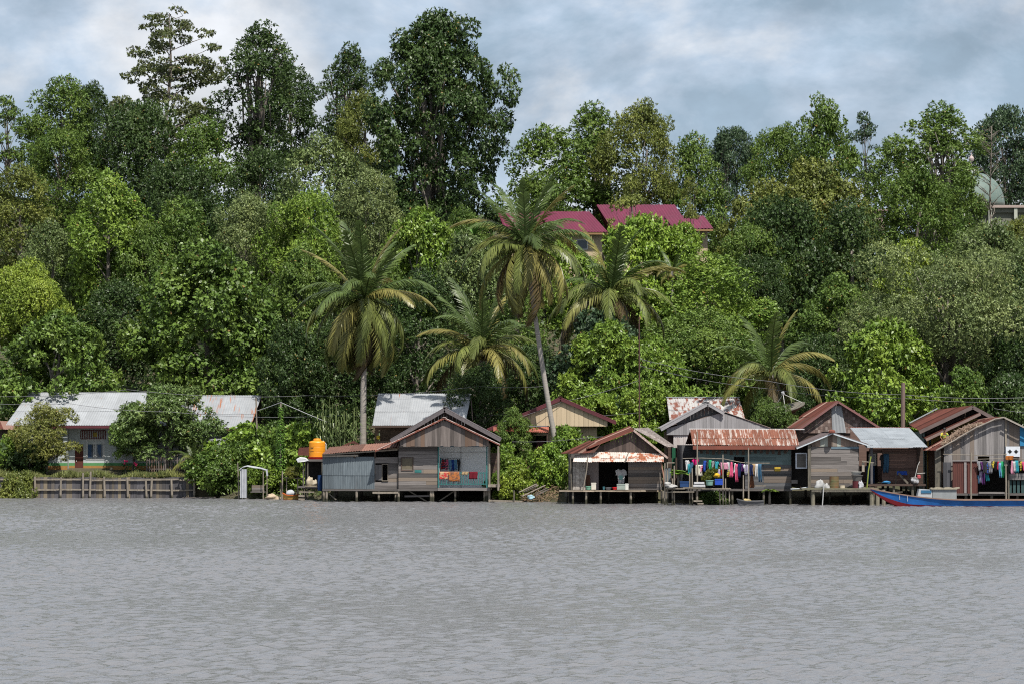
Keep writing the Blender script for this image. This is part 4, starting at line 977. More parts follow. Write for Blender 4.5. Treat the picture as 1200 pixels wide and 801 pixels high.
# ================================================================ water tank shed + tank
f = FR(204.0); X, Z = f.X, f.Z
t = thing('tank_shed', 'small open shed of poles carrying the orange water tank', 'shed', (X(363), 204, 0))
mb = MB(); mb.box(X(352), X(380), 203.6, 206.2, Z(540), Z(537.5)); mb.build('platform', WH, t)
mb = MB(); corr(mb, (X(347), 206.6, Z(524)), (X(378), 206.6, Z(523)), (X(378), 205.4, Z(534)), (X(347), 205.4, Z(533)), .7); mb.build('roof', RUSTR, t)
for px, y in ((356,203.7),(361,203.7),(378,203.7),(356,206),(378,206)):
    mb = MB(); mb.tube([(X(px), y, -1), (X(px), y, Z(540))], .05, 7); mb.build('post', POSTD, t)
mb = MB(); mb.box(X(356), X(378), 206.05, 206.1, Z(573), Z(540)); mb.build('back_wall', DARK, t)
mb = MB(); mb.box(X(350), X(378), 203.4, 206, Z(571), Z(569)); mb.build('floor', WH, t)
for k_, (a, b, z) in enumerate(((352,369,575.5),(351,358,580),(351,358,584))):
    mb = MB(); mb.beam((X(a), 203.3, Z(z)), (X(b), 203.3, Z(z)-.02), .3, .12 if k_ else .07); mb.build('step', POLE, t)
mb = MB(); mb.add([(X(348), 203.5, Z(538)), (X(352),203.3,Z(536)), (X(358),203.4,Z(536.5)), (X(362),203.5,Z(539)), (X(358),203.35,Z(540)), (X(350),203.3,Z(541))], [(0,1,2,3,4,5)]); vs2=list(mb.v); mb.add([(a,b+.3,c+.06) for a,b,c in vs2], [(5,4,3,2,1,0)]); mb.add(vs2+[(a,b+.3,c+.06) for a,b,c in vs2], [(i,(i+1)%6,(i+1)%6+6,i+6) for i in range(6)])
one('plastic_sheet', mb, plain('white plastic', (.6,.6,.62)), 'crumpled white plastic sheet on the edge of the tank platform', 'sheet', (X(355), 203.5, Z(538)))
zt0 = Z(537.5); s_ = 204/F; R_ = 9.7*s_; hT = 19.5*s_; xc = X(371)
t = thing('water_tank', 'orange plastic water tank with a round lid on the small shed', 'water tank', (xc, 204.6, zt0))
TANK = mat('orange plastic', (.72,.27,.012), (.66,.24,.012), rough=.45, spec=.4)
mb = MB(); zc = zt0+.12
mb.lathe((xc, 204.6, zc), [(R_*.96,0),(R_,.03),(R_,hT*.32),(R_*.985,hT*.335),(R_,hT*.35),(R_,hT*.62),(R_*.985,hT*.635),(R_,hT*.65),(R_,hT*.88),(R_*.93,hT*.95),(R_*.6,hT),(R_*.46,hT+.01)], 36); mb.build('body', TANK, t, False)
mb = MB(); mb.lathe((xc, 204.6, zc+hT), [(R_*.46,0),(R_*.46,.10),(R_*.40,.14),(R_*.1,.16)], 24); mb.build('lid', TANK, t)
mb = MB()
for i, (w1, zz) in enumerate(((.30,.58),(.24,.53),(.30,.36))):
    for k in range(5):
        a0 = -PI/2 - .85 + k*.10*w1/.3; a1 = a0 + .075; r2 = R_+.012
        mb.add([(xc+r2*math.cos(a0), 204.6+r2*math.sin(a0), zc+hT*zz), (xc+r2*math.cos(a1), 204.6+r2*math.sin(a1), zc+hT*zz), (xc+r2*math.cos(a1), 204.6+r2*math.sin(a1), zc+hT*zz+.035), (xc+r2*math.cos(a0), 204.6+r2*math.sin(a0), zc+hT*zz+.035)], [(0,1,2,3)])
mb.build('print', plain('black print', (.05,.04,.03)), t)
mb = MB(); mb.tube([(xc+R_+.05, 204.5, zt0), (xc+R_+.05, 204.5, zc+hT*.8), (xc+R_*.7, 204.5, zc+hT)], .03, 7); mb.build('pipe', WHITEP, t)
mb = MB(); mb.lathe((xc-.05, 204.55, zt0), [(R_*.9,0),(R_*1.04,.15),(R_*.98,.15),(R_*.85,.03)], 28); one('red_basin', mb, plain('red plastic', (.62,.02,.03)), 'red plastic basin under the orange water tank', 'basin', (xc, 204.55, zt0))
def drum(name, px, top, bot, wpx, Y, m, label, cat='drum', ribs=True, zb=None, taper=1.0):
    c = at(px, bot, Y); tp = at(px, top, Y); r = wpx/2*Y/F; h = tp.z-c.z; rb=r*taper
    prof = [(rb*.97,0),(rb,.02)]
    if ribs:
        for q in (.33,.66): rr_=rb+(r-rb)*q; prof += [(rr_,h*q-.02),(rr_*1.035,h*q),(rr_,h*q+.02)]
    prof += [(r,h-.02),(r*1.02,h),(r*.92,h),(r*.90,h-.04)]
    mb = MB(); mb.lathe(c, prof, 22); return one(name, mb, m, label, cat, c)
drum('blue_drum',375,556,574.5,5.5,203.3,plain('dark blue plastic',(.012,.045,.14)),'tall dark blue plastic drum against the zinc wall under the water tank')
mb = MB(); c=at(363,566,203.6); mb.blob(c+Vector((0,0,.1)),(.25,.2,.3),1,.4); mb.blob(c+Vector((.35,0,.02)),(.22,.2,.2),2,.4); mb.box(c.x-.3,c.x+.5,203.4,203.8,c.z-.25,c.z-.14); one('sack_heap',mb,plain('tan sacking',(.42,.36,.27)),'tan sacks heaped in the open shed below the water tank','sacks',c,None,True)
# ================================================================ waterfront houses
def gable(t, rp, lp, rp2, y0, y1, m, barge=None, bh=.18, sheet=.8, rows=1, X=None, Z=None, ragged=.0, name='roof', jit=.012):
    xr, zr = X(rp[0]), Z(rp[1]); mb = MB()
    corr(mb, (xr, y1, zr), (xr, y0, zr), (X(lp[0]), y0, Z(lp[1])), (X(lp[0]), y1, Z(lp[1])), sheet, rows, ragged=ragged, jit=jit)
    corr(mb, (xr, y0, zr), (xr, y1, zr), (X(rp2[0]), y1, Z(rp2[1])), (X(rp2[0]), y0, Z(rp2[1])), sheet, rows, ragged=ragged, jit=jit)
    r_ = mb.build(name, m, t)
    mb = MB(); mb.beam((xr, y0-.03, zr+.03), (xr, y1, zr+.03), .22, .05); mb.build('ridge_cap', m, r_)
    if barge is not None:
        for q in (lp, rp2):
            mb = MB(); mb.beam((xr, y0+.03, zr-bh/2-.01), (X(q[0]), y0+.03, Z(q[1])-bh/2-.01), .04, bh); mb.build('barge_board', barge, r_)
    return r_
def shell(mb, x0, x1, y0, y1, z0, z1, m=0, back=True):
    mb.box(x0, x0+.04, y0+.06, y1, z0, z1, m); mb.box(x1-.04, x1, y0+.06, y1, z0, z1, m)
    if back: mb.box(x0+.041, x1-.041, y1-.05, y1-.01, z0, z1, m)
# ---------------------------------------------------------------- house A : open verandah
f = FR(199.0); X, Z = f.X, f.Z; zf = Z(572)
t = thing('stilt_house', 'grey plank stilt house with double gabled roof and open verandah hung with washing', 'house', (X(520), 199, 0), 'wooden stilt houses along the river')
HA = t
gable(t, (521,477), (458,514), (587,512.5), 198.7, 206.5, mat('dark grey roof sheet', (.12,.105,.11), (.08,.07,.075), (2,2,2), 2, .15), BARGE, .26, X=X, Z=Z)
gable(t, (521,489), (440,527.5), (586,520), 198.1, 199.5, mat('rust and pale roof sheet', (.42,.36,.34), (.26,.18,.16), (2,2,2), 2, .2, None, .7, 0, (.22,.08,.05), .45), RUSTE, .08, X=X, Z=Z, name='porch_roof')
g1 = lerpf([(X(467), Z(516)), (X(521), Z(491)), (X(583), Z(519.5))])
mb = MB(); vplanks(mb, X(469), X(573), Z(522), lambda u: g1(u)-.06, 198.32, .03, .22, rag=.05); mb.build('gable_wall', WV, t)
g2 = lerpf([(X(462), Z(512)), (X(521), Z(480)), (X(583), Z(511))])
mb = MB(); vplanks(mb, X(470), X(572), Z(516), g2, 199.55, .03, .2); mb.build('upper_gable_wall', WDV, t)  # dark planks carry the shade under the upper roof in their colour
mb = MB(); hplanks(mb, X(467), X(513), zf, Z(522), 199.0, .03, .24, [(X(470), X(484.5), Z(551), Z(535))], rag=.02)
hplanks(mb, 199.05, 206, zf, Z(522), X(467), .03, .24, axis='y'); hplanks(mb, 203.2, 206, zf, Z(522), X(573), .03, .24, axis='y'); mb.box(X(467), X(573), 206, 206.04, zf, Z(516)); mb.build('wall', WH, t)
mb = MB(); mb.box(X(470), X(484.5), 199.03, 199.06, Z(551), Z(535)); s_ = mb.build('shutter', mat('woven screen', (.15,.125,.085), (.09,.08,.06), (6,6,6), 4), t); mb = MB(); frame(mb, X(470), X(484.5), Z(551), Z(535), 198.97, .05, .06); mb.build('frame', WD, s_)
mb = MB(); mb.box(X(486), X(494), 198.985, 198.995, Z(553), Z(550)); mb.build('paint_patch', TEAL, t)
mb = MB(); mb.box(X(513), X(572), 201.0, 201.05, zf, Z(522)); mb.box(X(513)+.06, X(513)+.1, 199.1, 201.0, zf, Z(522)); mb.box(X(513)+.1, X(572), 199.0, 201.0, Z(521.5), Z(521))
mb.build('verandah_lining', SKINW, t)
mb = MB(); mb.box(X(539), X(540.2), 200.95, 201.0, zf, Z(522)); mb.box(X(513), X(572), 200.95, 200.998, Z(530), Z(529)); mb.build('lining_batten', WHITEP, t)
BLUB = plain('blue beam paint', (.03,.12,.20))
mb = MB(); mb.box(X(513), X(573), 198.95, 199.03, Z(523), Z(521.6)); mb.build('verandah_beam', BLUB, t)
for px in (513.8, 570.5):
    mb = MB(); mb.box(X(px)-.04, X(px)+.04, 198.93, 199.01, zf, Z(522)); mb.build('verandah_post', TEAL, t)
for px in (573.5, 584.0):
    mb = MB(); mb.tube([(X(px), 198.9 if px < 580 else 198.2, -1 if px < 580 else zf-.1), (X(px), 198.9 if px < 580 else 198.2, Z(519 if px < 580 else 522))], .07, 8); mb.build('corner_post', POLE, t)
mb = MB(); mb.box(X(514), X(570), 198.95, 198.99, Z(554), Z(553)); mb.box(X(514), X(570), 198.95, 198.99, Z(567), Z(566)); x = X(514)
while x < X(570): mb.box(x, x+.045, 198.94, 198.965, Z(567.5), Z(552.5)); x += .16
mb.build('railing', TEAL, t)
mb = MB(); mb.box(X(466), X(575), 198.9, 206, zf-.14, zf-.02); mb.box(X(513), X(574), 198.7, 198.9, zf-.12, zf+.06); mb.build('floor', WH, t)
stilts(t, [X(467), X(505), X(507.5), X(533.5), X(568), X(571)], [199.05], zf-.14, .085, mat_=POLE)
stilts(t, [X(469), X(500), X(536), X(570)], [202.5, 205.6], zf-.14, .08)
for a, b, z in ((440,466,577),(474,504,581)):
    mb = MB(); mb.beam((X(a), 199.2, Z(z)), (X(b), 199.2, Z(z)+.03), .05, .12); mb.build('brace', WH, t)
mb = MB(); mb.beam((X(478),199.3,Z(574)),(X(500),199.3,Z(587)),.04,.08); mb.beam((X(514),199.6,Z(587)),(X(532),199.6,Z(575)),.04,.08); mb.build('brace', POSTD, t)
# side landing right
mb = MB(); mb.box(X(572), X(586), 198.4, 200.5, Z(570), Z(567)); mb.build('side_landing', POLE, t)
mb = MB(); hplanks(mb, X(575), X(586), Z(568), Z(530), 200.6, .03, .3); mb.build('side_screen', WD, t)
# zinc walled annex
f = FR(199.3); X, Z = f.X, f.Z
t = thing('zinc_walled_annex', 'low stilt annex with a blue grey corrugated wall and a rusty lean-to roof', 'house', (X(410), 199.3, 0), 'wooden stilt houses along the river')
mb = MB(); corr(mb, (X(378), 199.3, Z(534.5)), (X(439), 199.3, Z(534.5)), (X(439), 199.3, Z(572.5)), (X(378), 199.3, Z(572)), .75, 2, .12, .014, jit=.008); mb.build('zinc_wall', ZINCG, t)
mb = MB(); hplanks(mb, X(439), X(466.5), Z(572.5), Z(535), 199.3, .03, .24, [(X(440), X(455), Z(562.5), Z(543.5))]); mb.build('wall', WH, t); mb = MB(); hplanks(mb, 199.4, 204.5, Z(572), Z(532), X(378), .03, .24, axis='y'); mb.build('side_wall', WH, t); mb = MB(); mb.box(X(378)+.05, X(466), 204.5, 204.54, Z(572), Z(526)); mb.build('back_wall', WH, t)
mb = MB(); vplanks(mb, X(440), X(448), Z(562), Z(544), 199.26, .03, .22); mb.build('shutter', mat('grey shutter boards', (.13,.125,.125), (.08,.075,.075), (8,1,.5), 2, .2), t)
mb = MB(); frame(mb, X(447.5), X(455), Z(563), Z(543), 199.24, .035, .06); mb.build('window_frame', POLE, t)
mb = MB(); corr(mb, (X(380), 204.8, Z(523.5)), (X(467), 204.8, Z(517)), (X(468), 198.9, Z(524.5)), (X(377.5), 198.9, Z(531.5)), .8, 1, .15, .02, jit=.05); mb.build('roof', mat('rusty lean-to sheet', (.21,.105,.075), (.12,.06,.048), (1,1,1), 2, .4, (.32,.29,.27), .8, .2), t)
mb = MB(); mb.beam((X(378), 199.0, Z(532.3)), (X(466), 199.0, Z(526.3)), .05, .08); mb.beam((X(378), 199.1, Z(534)), (X(420), 199.1, Z(533)), .04, .1); mb.build('eave_beam', POLE, t)
for px in (415.5, 439.5): 
    mb = MB(); mb.box(X(px)-.05, X(px)+.05, 199.2, 199.28, Z(536), Z(529)); mb.build('eave_post', WD, t)
mb = MB(); mb.box(X(378), X(467), 199.2, 204.5, Z(574.5), Z(572.6)); mb.build('floor', WH, t)
stilts(t, [X(379.5), X(383), X(418), X(444), X(464)], [199.3], Z(574.5), .08, mat_=POLE); stilts(t, [X(390), X(420), X(455)], [202, 204.3], Z(574.5), .08)
mb = MB(); mb.beam((X(383),199.45,Z(576)),(X(394),199.5,Z(585)),.04,.08); mb.build('brace', POSTD, t)
mb = MB(); mb.beam((X(437),198.9,Z(576.5)),(X(467),198.9,Z(576.5)),.1,.12); mb.build('brace', POLE, t)
mb = MB(); corr(mb, (X(386), 206.5, Z(525)), (X(408), 206.5, Z(516)), (X(408), 204.9, Z(519)), (X(381), 204.9, Z(529)), .8); corr(mb, (X(408), 206.5, Z(516)), (X(422), 206.5, Z(524)), (X(424), 204.9, Z(526)), (X(408), 204.9, Z(519)), .8)
t2 = thing('small_back_roof', 'small dark red sheet roof peeping above the lean-to beside the orange water tank', 'shed', (X(404), 205.5, 0)); mb.build('roof', RUSTR, t2); mb = MB(); vplanks(mb, X(386), X(421), Z(560), lambda u: Z(528)+.1, 205.2, .03, .2); mb.build('wall', WDV, t2)
# house behind A
f = FR(208.5); X, Z = f.X, f.Z
t = thing('zinc_roofed_house', 'brown plank house with wide pale zinc roof behind the verandah house', 'house', (X(490), 208.5, 1))
zr_ = at(0,461,212.6).z; ze = Z(498)
mb = MB(); corr(mb, (X(440), 212.6, zr_), (X(551)+.03, 212.6, zr_), (X(545), 207.6, ze), (X(437), 207.6, ze), .85, 2, .17, .012); corr(mb, (X(549),212.8,zr_),(X(440),212.8,zr_),(X(440),217.4,ze),(X(549),217.4,ze),.85,1,.17,.012); mb.build('roof', ZINC, t)
mb = MB(); hplanks(mb, X(439), X(541), .8, ze-.05, 208.5, .03, .24, [(X(444),X(458),Z(516),Z(505))]); mb.box(X(541)-.05, X(541), 208.6, 217, .8, ze); mb.box(X(439), X(541), 217, 217.05, .8, ze)
mb.add([(X(543), y, z) for y, z in ((208,ze),(217,ze),(212.7,zr_-.08))]+[(X(543)+.04, y, z) for y, z in ((208,ze),(217,ze),(212.7,zr_-.08))], [(0,1,2),(5,4,3),(0,3,4,1),(1,4,5,2),(2,5,3,0)]); mb.build('wall', mat('brown boards', (.20,.135,.085), (.12,.08,.055), (.4,2,8), 2.2, .25, None, .85, .4), t)
mb = MB(); mb.box(X(437), X(545), 207.56, 207.6, ze-.14, ze-.02); mb.build('fascia', WD, t)
mb = MB(); mb.beam((X(551), 212, Z(464)), (X(554), 208, Z(492)), .06, .1); mb.build('gable_strut', WD, t)
c = at(443.5, 512.5, 208.2); mb = MB(); mb.lathe(c-Vector((0,0,.1)), [(.10,0),(.13,.06),(.13,.2),(.06,.26)], 14); one('yellow_can', mb, plain('yellow plastic', (.55,.38,.03)), 'yellow can hanging on the brown wall left of the black gable', 'can', c)
# cream house with maroon roof
f = FR(206.0); X, Z = f.X, f.Z
t = thing('cream_house', 'cream weatherboard house with maroon gabled roof and a rusty awning', 'house', (X(650), 206, .8))
gable(t, (657,465), (571,502), (722,493), 205.9, 214, MAR, MAR, .22, X=X, Z=Z)
g3 = lerpf([(X(575),Z(501)),(X(657),Z(466.5)),(X(718),Z(492))])
mb = MB(); vplanks(mb, X(608), X(712), Z(499), lambda u: g3(u)-.05, 206.1, .03, .3, gap=.012); mb.build('gable_wall', CREAM, t)
mb = MB(); x_a, x_b = X(608), X(700)
for a, b, c, d in ((608,622,0,500),(640,700,0,500),(622,640,0,508)):
    pass
mb.box(X(608), X(622), 206.9, 207.0, .6, Z(500)); mb.box(X(622), X(641), 206.9, 207.0, Z(510), Z(500)); mb.box(X(641), X(700), 206.9, 207.0, .6, Z(500)); shell(mb, X(608), X(700), 206.9, 213.6, .6, Z(499)); mb.build('wall', CREAM, t)
mb = MB(); mb.box(X(629), X(638), 206.86, 206.92, .8, Z(515)); mb.build('door', MAR, t)
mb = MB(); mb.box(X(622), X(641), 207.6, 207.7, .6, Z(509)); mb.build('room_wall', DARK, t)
mb = MB(); corr(mb, (X(578), 206.0, Z(499)), (X(643), 206.0, Z(499)), (X(643), 204.7, Z(506)), (X(578), 204.7, Z(505)), .8); mb.build('awning', mat('weathered red sheet', (.30,.09,.06), (.20,.07,.05), (2,2,2), 2, .25, (.55,.50,.46), .75, .2), t)
mb = MB(); mb.box(X(608), X(643), 204.66, 204.7, Z(499.6), Z(498.4)); mb.build('awning_gutter', ROPE, t)
for px in (580, 641): mb = MB(); mb.tube([(X(px), 204.8, .3), (X(px), 204.8, Z(505))], .05, 7); mb.build('awning_post', WD, t)
# board fence + brush behind shore
f = FR(203.0); X, Z = f.X, f.Z
t = thing('board_fence', 'rough upright board fence between the verandah house and the leaning palm', 'fence', (X(615), 203, .3))
mb = MB(); vplanks(mb, X(576), X(661), .2, lambda u: Z(541)+.2*math.sin(u*1.7), 203.0, .03, .22, rag=0); mb.build('boards', mat('tan boards', (.24,.17,.10), (.13,.095,.06), (8,2,.4), 2.2, .3, None, .85, .4), t)
f = FR(199.2); X, Z = f.X, f.Z; rn = random.Random(31)
t = thing('plank_pile', 'heap of old planks sloping to the water left of the rust red roofed house', 'plank pile', (X(640), 199, .2), None)
for i in range(11):
    xa = X(rn.uniform(627, 643)); za = Z(rn.uniform(566, 574)); l = rn.uniform(.7, 1.3); y = rn.uniform(197.5, 199.5)
    mb = MB(); mb.beam((xa, y, za), (xa-l*.9, y-.5, za-l*.42), .14, .04); mb.build('plank', WV if i%2 else POLE, t)
mb = MB()
for i in range(420):
    c = Vector((X(rn.uniform(610, 655)), rn.uniform(197.6, 200.5), 0)); c.z = max(0,ground(c.x, c.y))+rn.uniform(0, .55); d = Vector((rn.uniform(-1,1), rn.uniform(-1,1), rn.uniform(-.5,.5)))*rn.uniform(.15,.4); mb.beam(c, c+d, .02, .02)
o = mb.build('driftwood', mat('driftwood', (.34,.24,.15), (.20,.14,.09), rough=.9), None); props(o, 'tangle of dry sticks and brushwood on the shore', 'driftwood', None, 'stuff')
mb = MB(); mb.beam((X(573), 197.6, .12), (X(612), 197.3, .06), .2, .10); one('shore_log', mb, POLE, 'pale log lying along the water edge right of the verandah house', 'log', (X(590), 197.5, 0))
mb = MB(); c = at(622, 582, 197.4); mb.blob(c, (.22,.12,.14), 5, .4); one('plastic_bag', mb, plain('pale blue plastic', (.30,.45,.52)), 'pale blue plastic bag caught in the brushwood on the shore', 'bag', c)
pole('mooring_stake', 602.5, 574, 197.2, 'short dark stake standing in the water right of the verandah house', .05, -1, 'stake', m=POSTD)
# ---------------------------------------------------------------- house B
f = FR(193.5); X, Z = f.X, f.Z; zf = Z(573.5)
t = thing('stilt_house', 'stilt house with rust red gable and a patchwork awning over its dark doorway', 'house', (X(720), 193.5, 0), 'wooden stilt houses along the river')
xr, zr = X(742), Z(503); xl, zl = X(657), Z(531); y0, y1 = 192.9, 200.5
mb = MB(); zk = Z(523)
corr(mb, (xr, 199.5, zr+.25), (xr, y0, zr), (X(688), y0, Z(526)), (X(684), 199.5, Z(522)), .8, 1, jit=.05); corr(mb, (X(694), 199.5, Z(516)), (X(704), y0-.06, Z(519.5)), (X(696), y0-.3, Z(530)), (xl, y0-.1, Z(531)), .8, 1, jit=.03)
corr(mb, (xr, y0, zr), (xr, y1, zr), (X(782), y1, Z(535)), (X(782), y0, Z(535)), .8, 1, jit=.04)
r_ = mb.build('roof', RUSTR, t)
mb = MB(); mb.beam((xr, y0-.02, zr-.03), (X(782), y0-.02, Z(536)), .05, .13); mb.build('barge_board', mat('pale flaking barge', (.50,.42,.38), (.26,.14,.11), (3,3,3), 3), r_)
mb = MB(); mb.beam((xr, y0-.02, zr-.03), (X(690), y0-.02, Z(524)), .05, .10); mb.build('barge_board', RUSTE, r_)
mb = MB(); corr(mb, (X(745), 197, Z(502)), (X(763), 197, Z(501)), (X(794), 194.5, Z(524)), (X(783), 194, Z(524)), .5, 1, .14, .02, jit=.06); mb.build('back_roof', mat('pale weathered strips', (.40,.36,.34), (.15,.11,.10), (3,3,1), 2, .4), r_)
g4 = lerpf([(X(688),Z(528.5)),(X(742),Z(505)),(X(772),Z(529))])
mb = MB(); vplanks(mb, X(689), X(770), Z(530), g4, 193.2, .03, .2, rag=0); mb.build('gable_wall', WDV, t)
AW=((671,534,Z(541)),(735,528,None))
mb = MB(); corr(mb, (X(673), 193.15, Z(533)), (X(693), 193.15, Z(529)), (X(693), 192.5, Z(541)), (X(671), 192.5, Z(540)), .6, 1, .14, .015, m=1)
corr(mb, (X(693), 193.15, Z(529)), (X(777), 193.15, Z(531)), (X(777), 192.5, Z(540.5)), (X(693), 192.5, Z(540.5)), .55, 2, .14, .015, jit=.02, lap=.15); mb.build('awning', [RUSTW, plain('cream board', (.66,.56,.50))], t)
mb = MB(); vplanks(mb, X(671), X(686), zf, Z(537), 193.35, .03, .2, m=0); mb.build('side_panel', mat('flaking white boards', (.40,.38,.35), (.13,.11,.10), (2,2,2), 3.5, .15, None, .8, .2), t)
mb = MB(); hplanks(mb, X(736), X(775), zf, Z(541), 193.4, .03, .2, rag=.05); hplanks(mb, 193.5, 199.5, zf, Z(532), X(775), .03, .2, axis='y'); hplanks(mb, 193.6, 199.5, zf, Z(532), X(668), .03, .2, axis='y'); mb.box(X(668), X(775), 199.5, 199.54, zf, Z(530)); mb.build('wall', WH, t)
mb = MB(); mb.box(X(686), X(702), 194.6, 194.66, zf, Z(538)); mb.build('inner_wall', plain('dusty pink wall', (.34,.29,.28)), t)
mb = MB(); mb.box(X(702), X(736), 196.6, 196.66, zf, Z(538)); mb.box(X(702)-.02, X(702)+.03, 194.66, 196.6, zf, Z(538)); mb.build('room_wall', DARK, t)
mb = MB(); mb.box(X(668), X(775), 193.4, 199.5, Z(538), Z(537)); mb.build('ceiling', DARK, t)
mb = MB()
x = X(655)
while x < X(752): w_=RN.uniform(.5,1.6); mb.box(x, min(x+w_,X(756))-.01, 192.4, 193.9, zf-.09+RN.uniform(-.01,.01), zf-.02+RN.uniform(-.005,.005)); x+=w_
mb.box(X(668), X(776), 193.91, 199.5, zf-.12, zf-.02); mb.build('floor', mat('bleached deck boards', (.36,.29,.22), (.22,.18,.14), (1,1,1), 3, .2), t)
stilts(t, [X(671), X(686.5), X(703.5), X(738.5), X(779)], [192.6], zf-.09, .075, mat_=POLE); stilts(t, [X(775), X(777.5)], [193.2], zf-.05, .08, mat_=POLE); stilts(t, [X(665), X(690), X(715), X(745), X(772)], [196, 199], zf-.12, .08)
mb = MB(); mb.tube([(X(688.5), 192.45, Z(533)), (X(687), 192.45, Z(550)), (X(683), 192.5, Z(573))], .035, 7); mb.build('awning_prop', POLE, t)
mb = MB(); mb.tube([(X(668), 192.9, Z(530)), (X(669.5), 193, zf)], .05, 7); mb.build('awning_prop', POSTD, t)
mb = MB(); mb.beam((X(736), 192.4, Z(529)), (X(731), 192.35, Z(541)), .12, .04); mb.build('awning_prop', POLE, t)
mb = MB(); mb.tube([(X(774), 193.1, Z(540)), (X(777), 192.9, Z(556)), (X(778.5), 192.7, zf)], .045, 7); mb.build('corner_post', mat('reddish pole', (.33,.17,.12), (.22,.13,.10)), t)
mb = MB(); vplanks(mb, X(668), X(770), -.6, zf-.12, 197.5, .03, .3); mb.build('underfloor_shade_screen', DARK, t)  # dark backdrop planks, the underfloor shade is put into their colour
# things on platform B
def tub(name, px, bot, wpx, hpx, Y, m, label, cat='tub', ra=.8, n=20):
    c = at(px, bot, Y); r = wpx/2*Y/F; h = hpx*Y/F; mb = MB(); mb.lathe(c, [(r*ra,0),(r,h),(r*1.08,h),(r*1.08,h-.03),(r*1.02,h-.03),(r*1.02,h+.004),(r*.93,h),(r*.78,.04)], n); return one(name, mb, m, label, cat, c)
def crate(name, px0, px1, top, bot, Y, m, label, cat='crate', dep=.45, open_=True):
    a = at(px0, bot, Y); b_ = at(px1, top, Y); x0, x1, z0, z1 = a.x, b_.x, a.z, b_.z; mb = MB(); w=.03
    mb.box(x0, x1, Y, Y+w, z0, z1); mb.box(x0, x1, Y+dep-w, Y+dep, z0, z1); mb.box(x0, x0+w, Y+w, Y+dep-w, z0, z1); mb.box(x1-w, x1, Y+w, Y+dep-w, z0, z1); mb.box(x0+w, x1-w, Y+w, Y+dep-w, z0, z0+w)
    mb.box(x0-.015, x1+.015, Y-.015, Y, z1-.06, z1-.02); 
    if not open_: mb.box(x0-.02, x1+.02, Y-.02, Y+dep+.02, z1, z1+.04)
    return one(name, mb, m, label, cat, (x0, Y, z0))
YB=192.8
tub('green_tub', 689.5, 573, 6.5, 4, YB, plain('light green plastic', (.16,.34,.25)), 'shallow light green plastic tub on the edge of the house deck')
crate('white_pail', 693, 698.5, 565, 573, YB, plain('off white plastic', (.58,.55,.48)), 'off white square pail standing right of the green tub', 'pail', .3)
mb = MB(); c = at(686.5, 573, 193.9); mb.box(c.x-.25, c.x+.28, 193.9, 194.3, c.z, at(0,556,193.9).z); one('brown_cabinet', mb, plain('brown wood', (.10,.045,.025)), 'small brown cupboard against the pink inner wall', 'cupboard', c)
tub('red_bowl', 720.5, 573, 5.5, 2.8, YB, plain('bright red plastic', (.60,.02,.025)), 'bright red plastic bowl in front of the dark doorway', 'bowl')
crate('grey_tub', 723, 732.5, 566.5, 573, YB-.1, plain('grey green plastic', (.28,.33,.30)), 'wide grey green crate below the hanging white shirt')
crate('white_crate', 732.8, 736.5, 566, 573.2, YB-.1, plain('white plastic tub', (.62,.62,.58)), 'narrow white tub at the left end of the plank wall', 'tub', .3)
tub('dark_basin', 713, 573, 7, 2.4, YB+.2, plain('dull steel', (.16,.17,.19)), 'dark metal basin in the doorway left of the red bowl', 'basin')
tub('blue_pot', 707.5, 573, 2.6, 3.4, YB+.2, plain('teal pot', (.05,.16,.20)), 'small teal pot in the doorway left of the metal basin', 'pot')
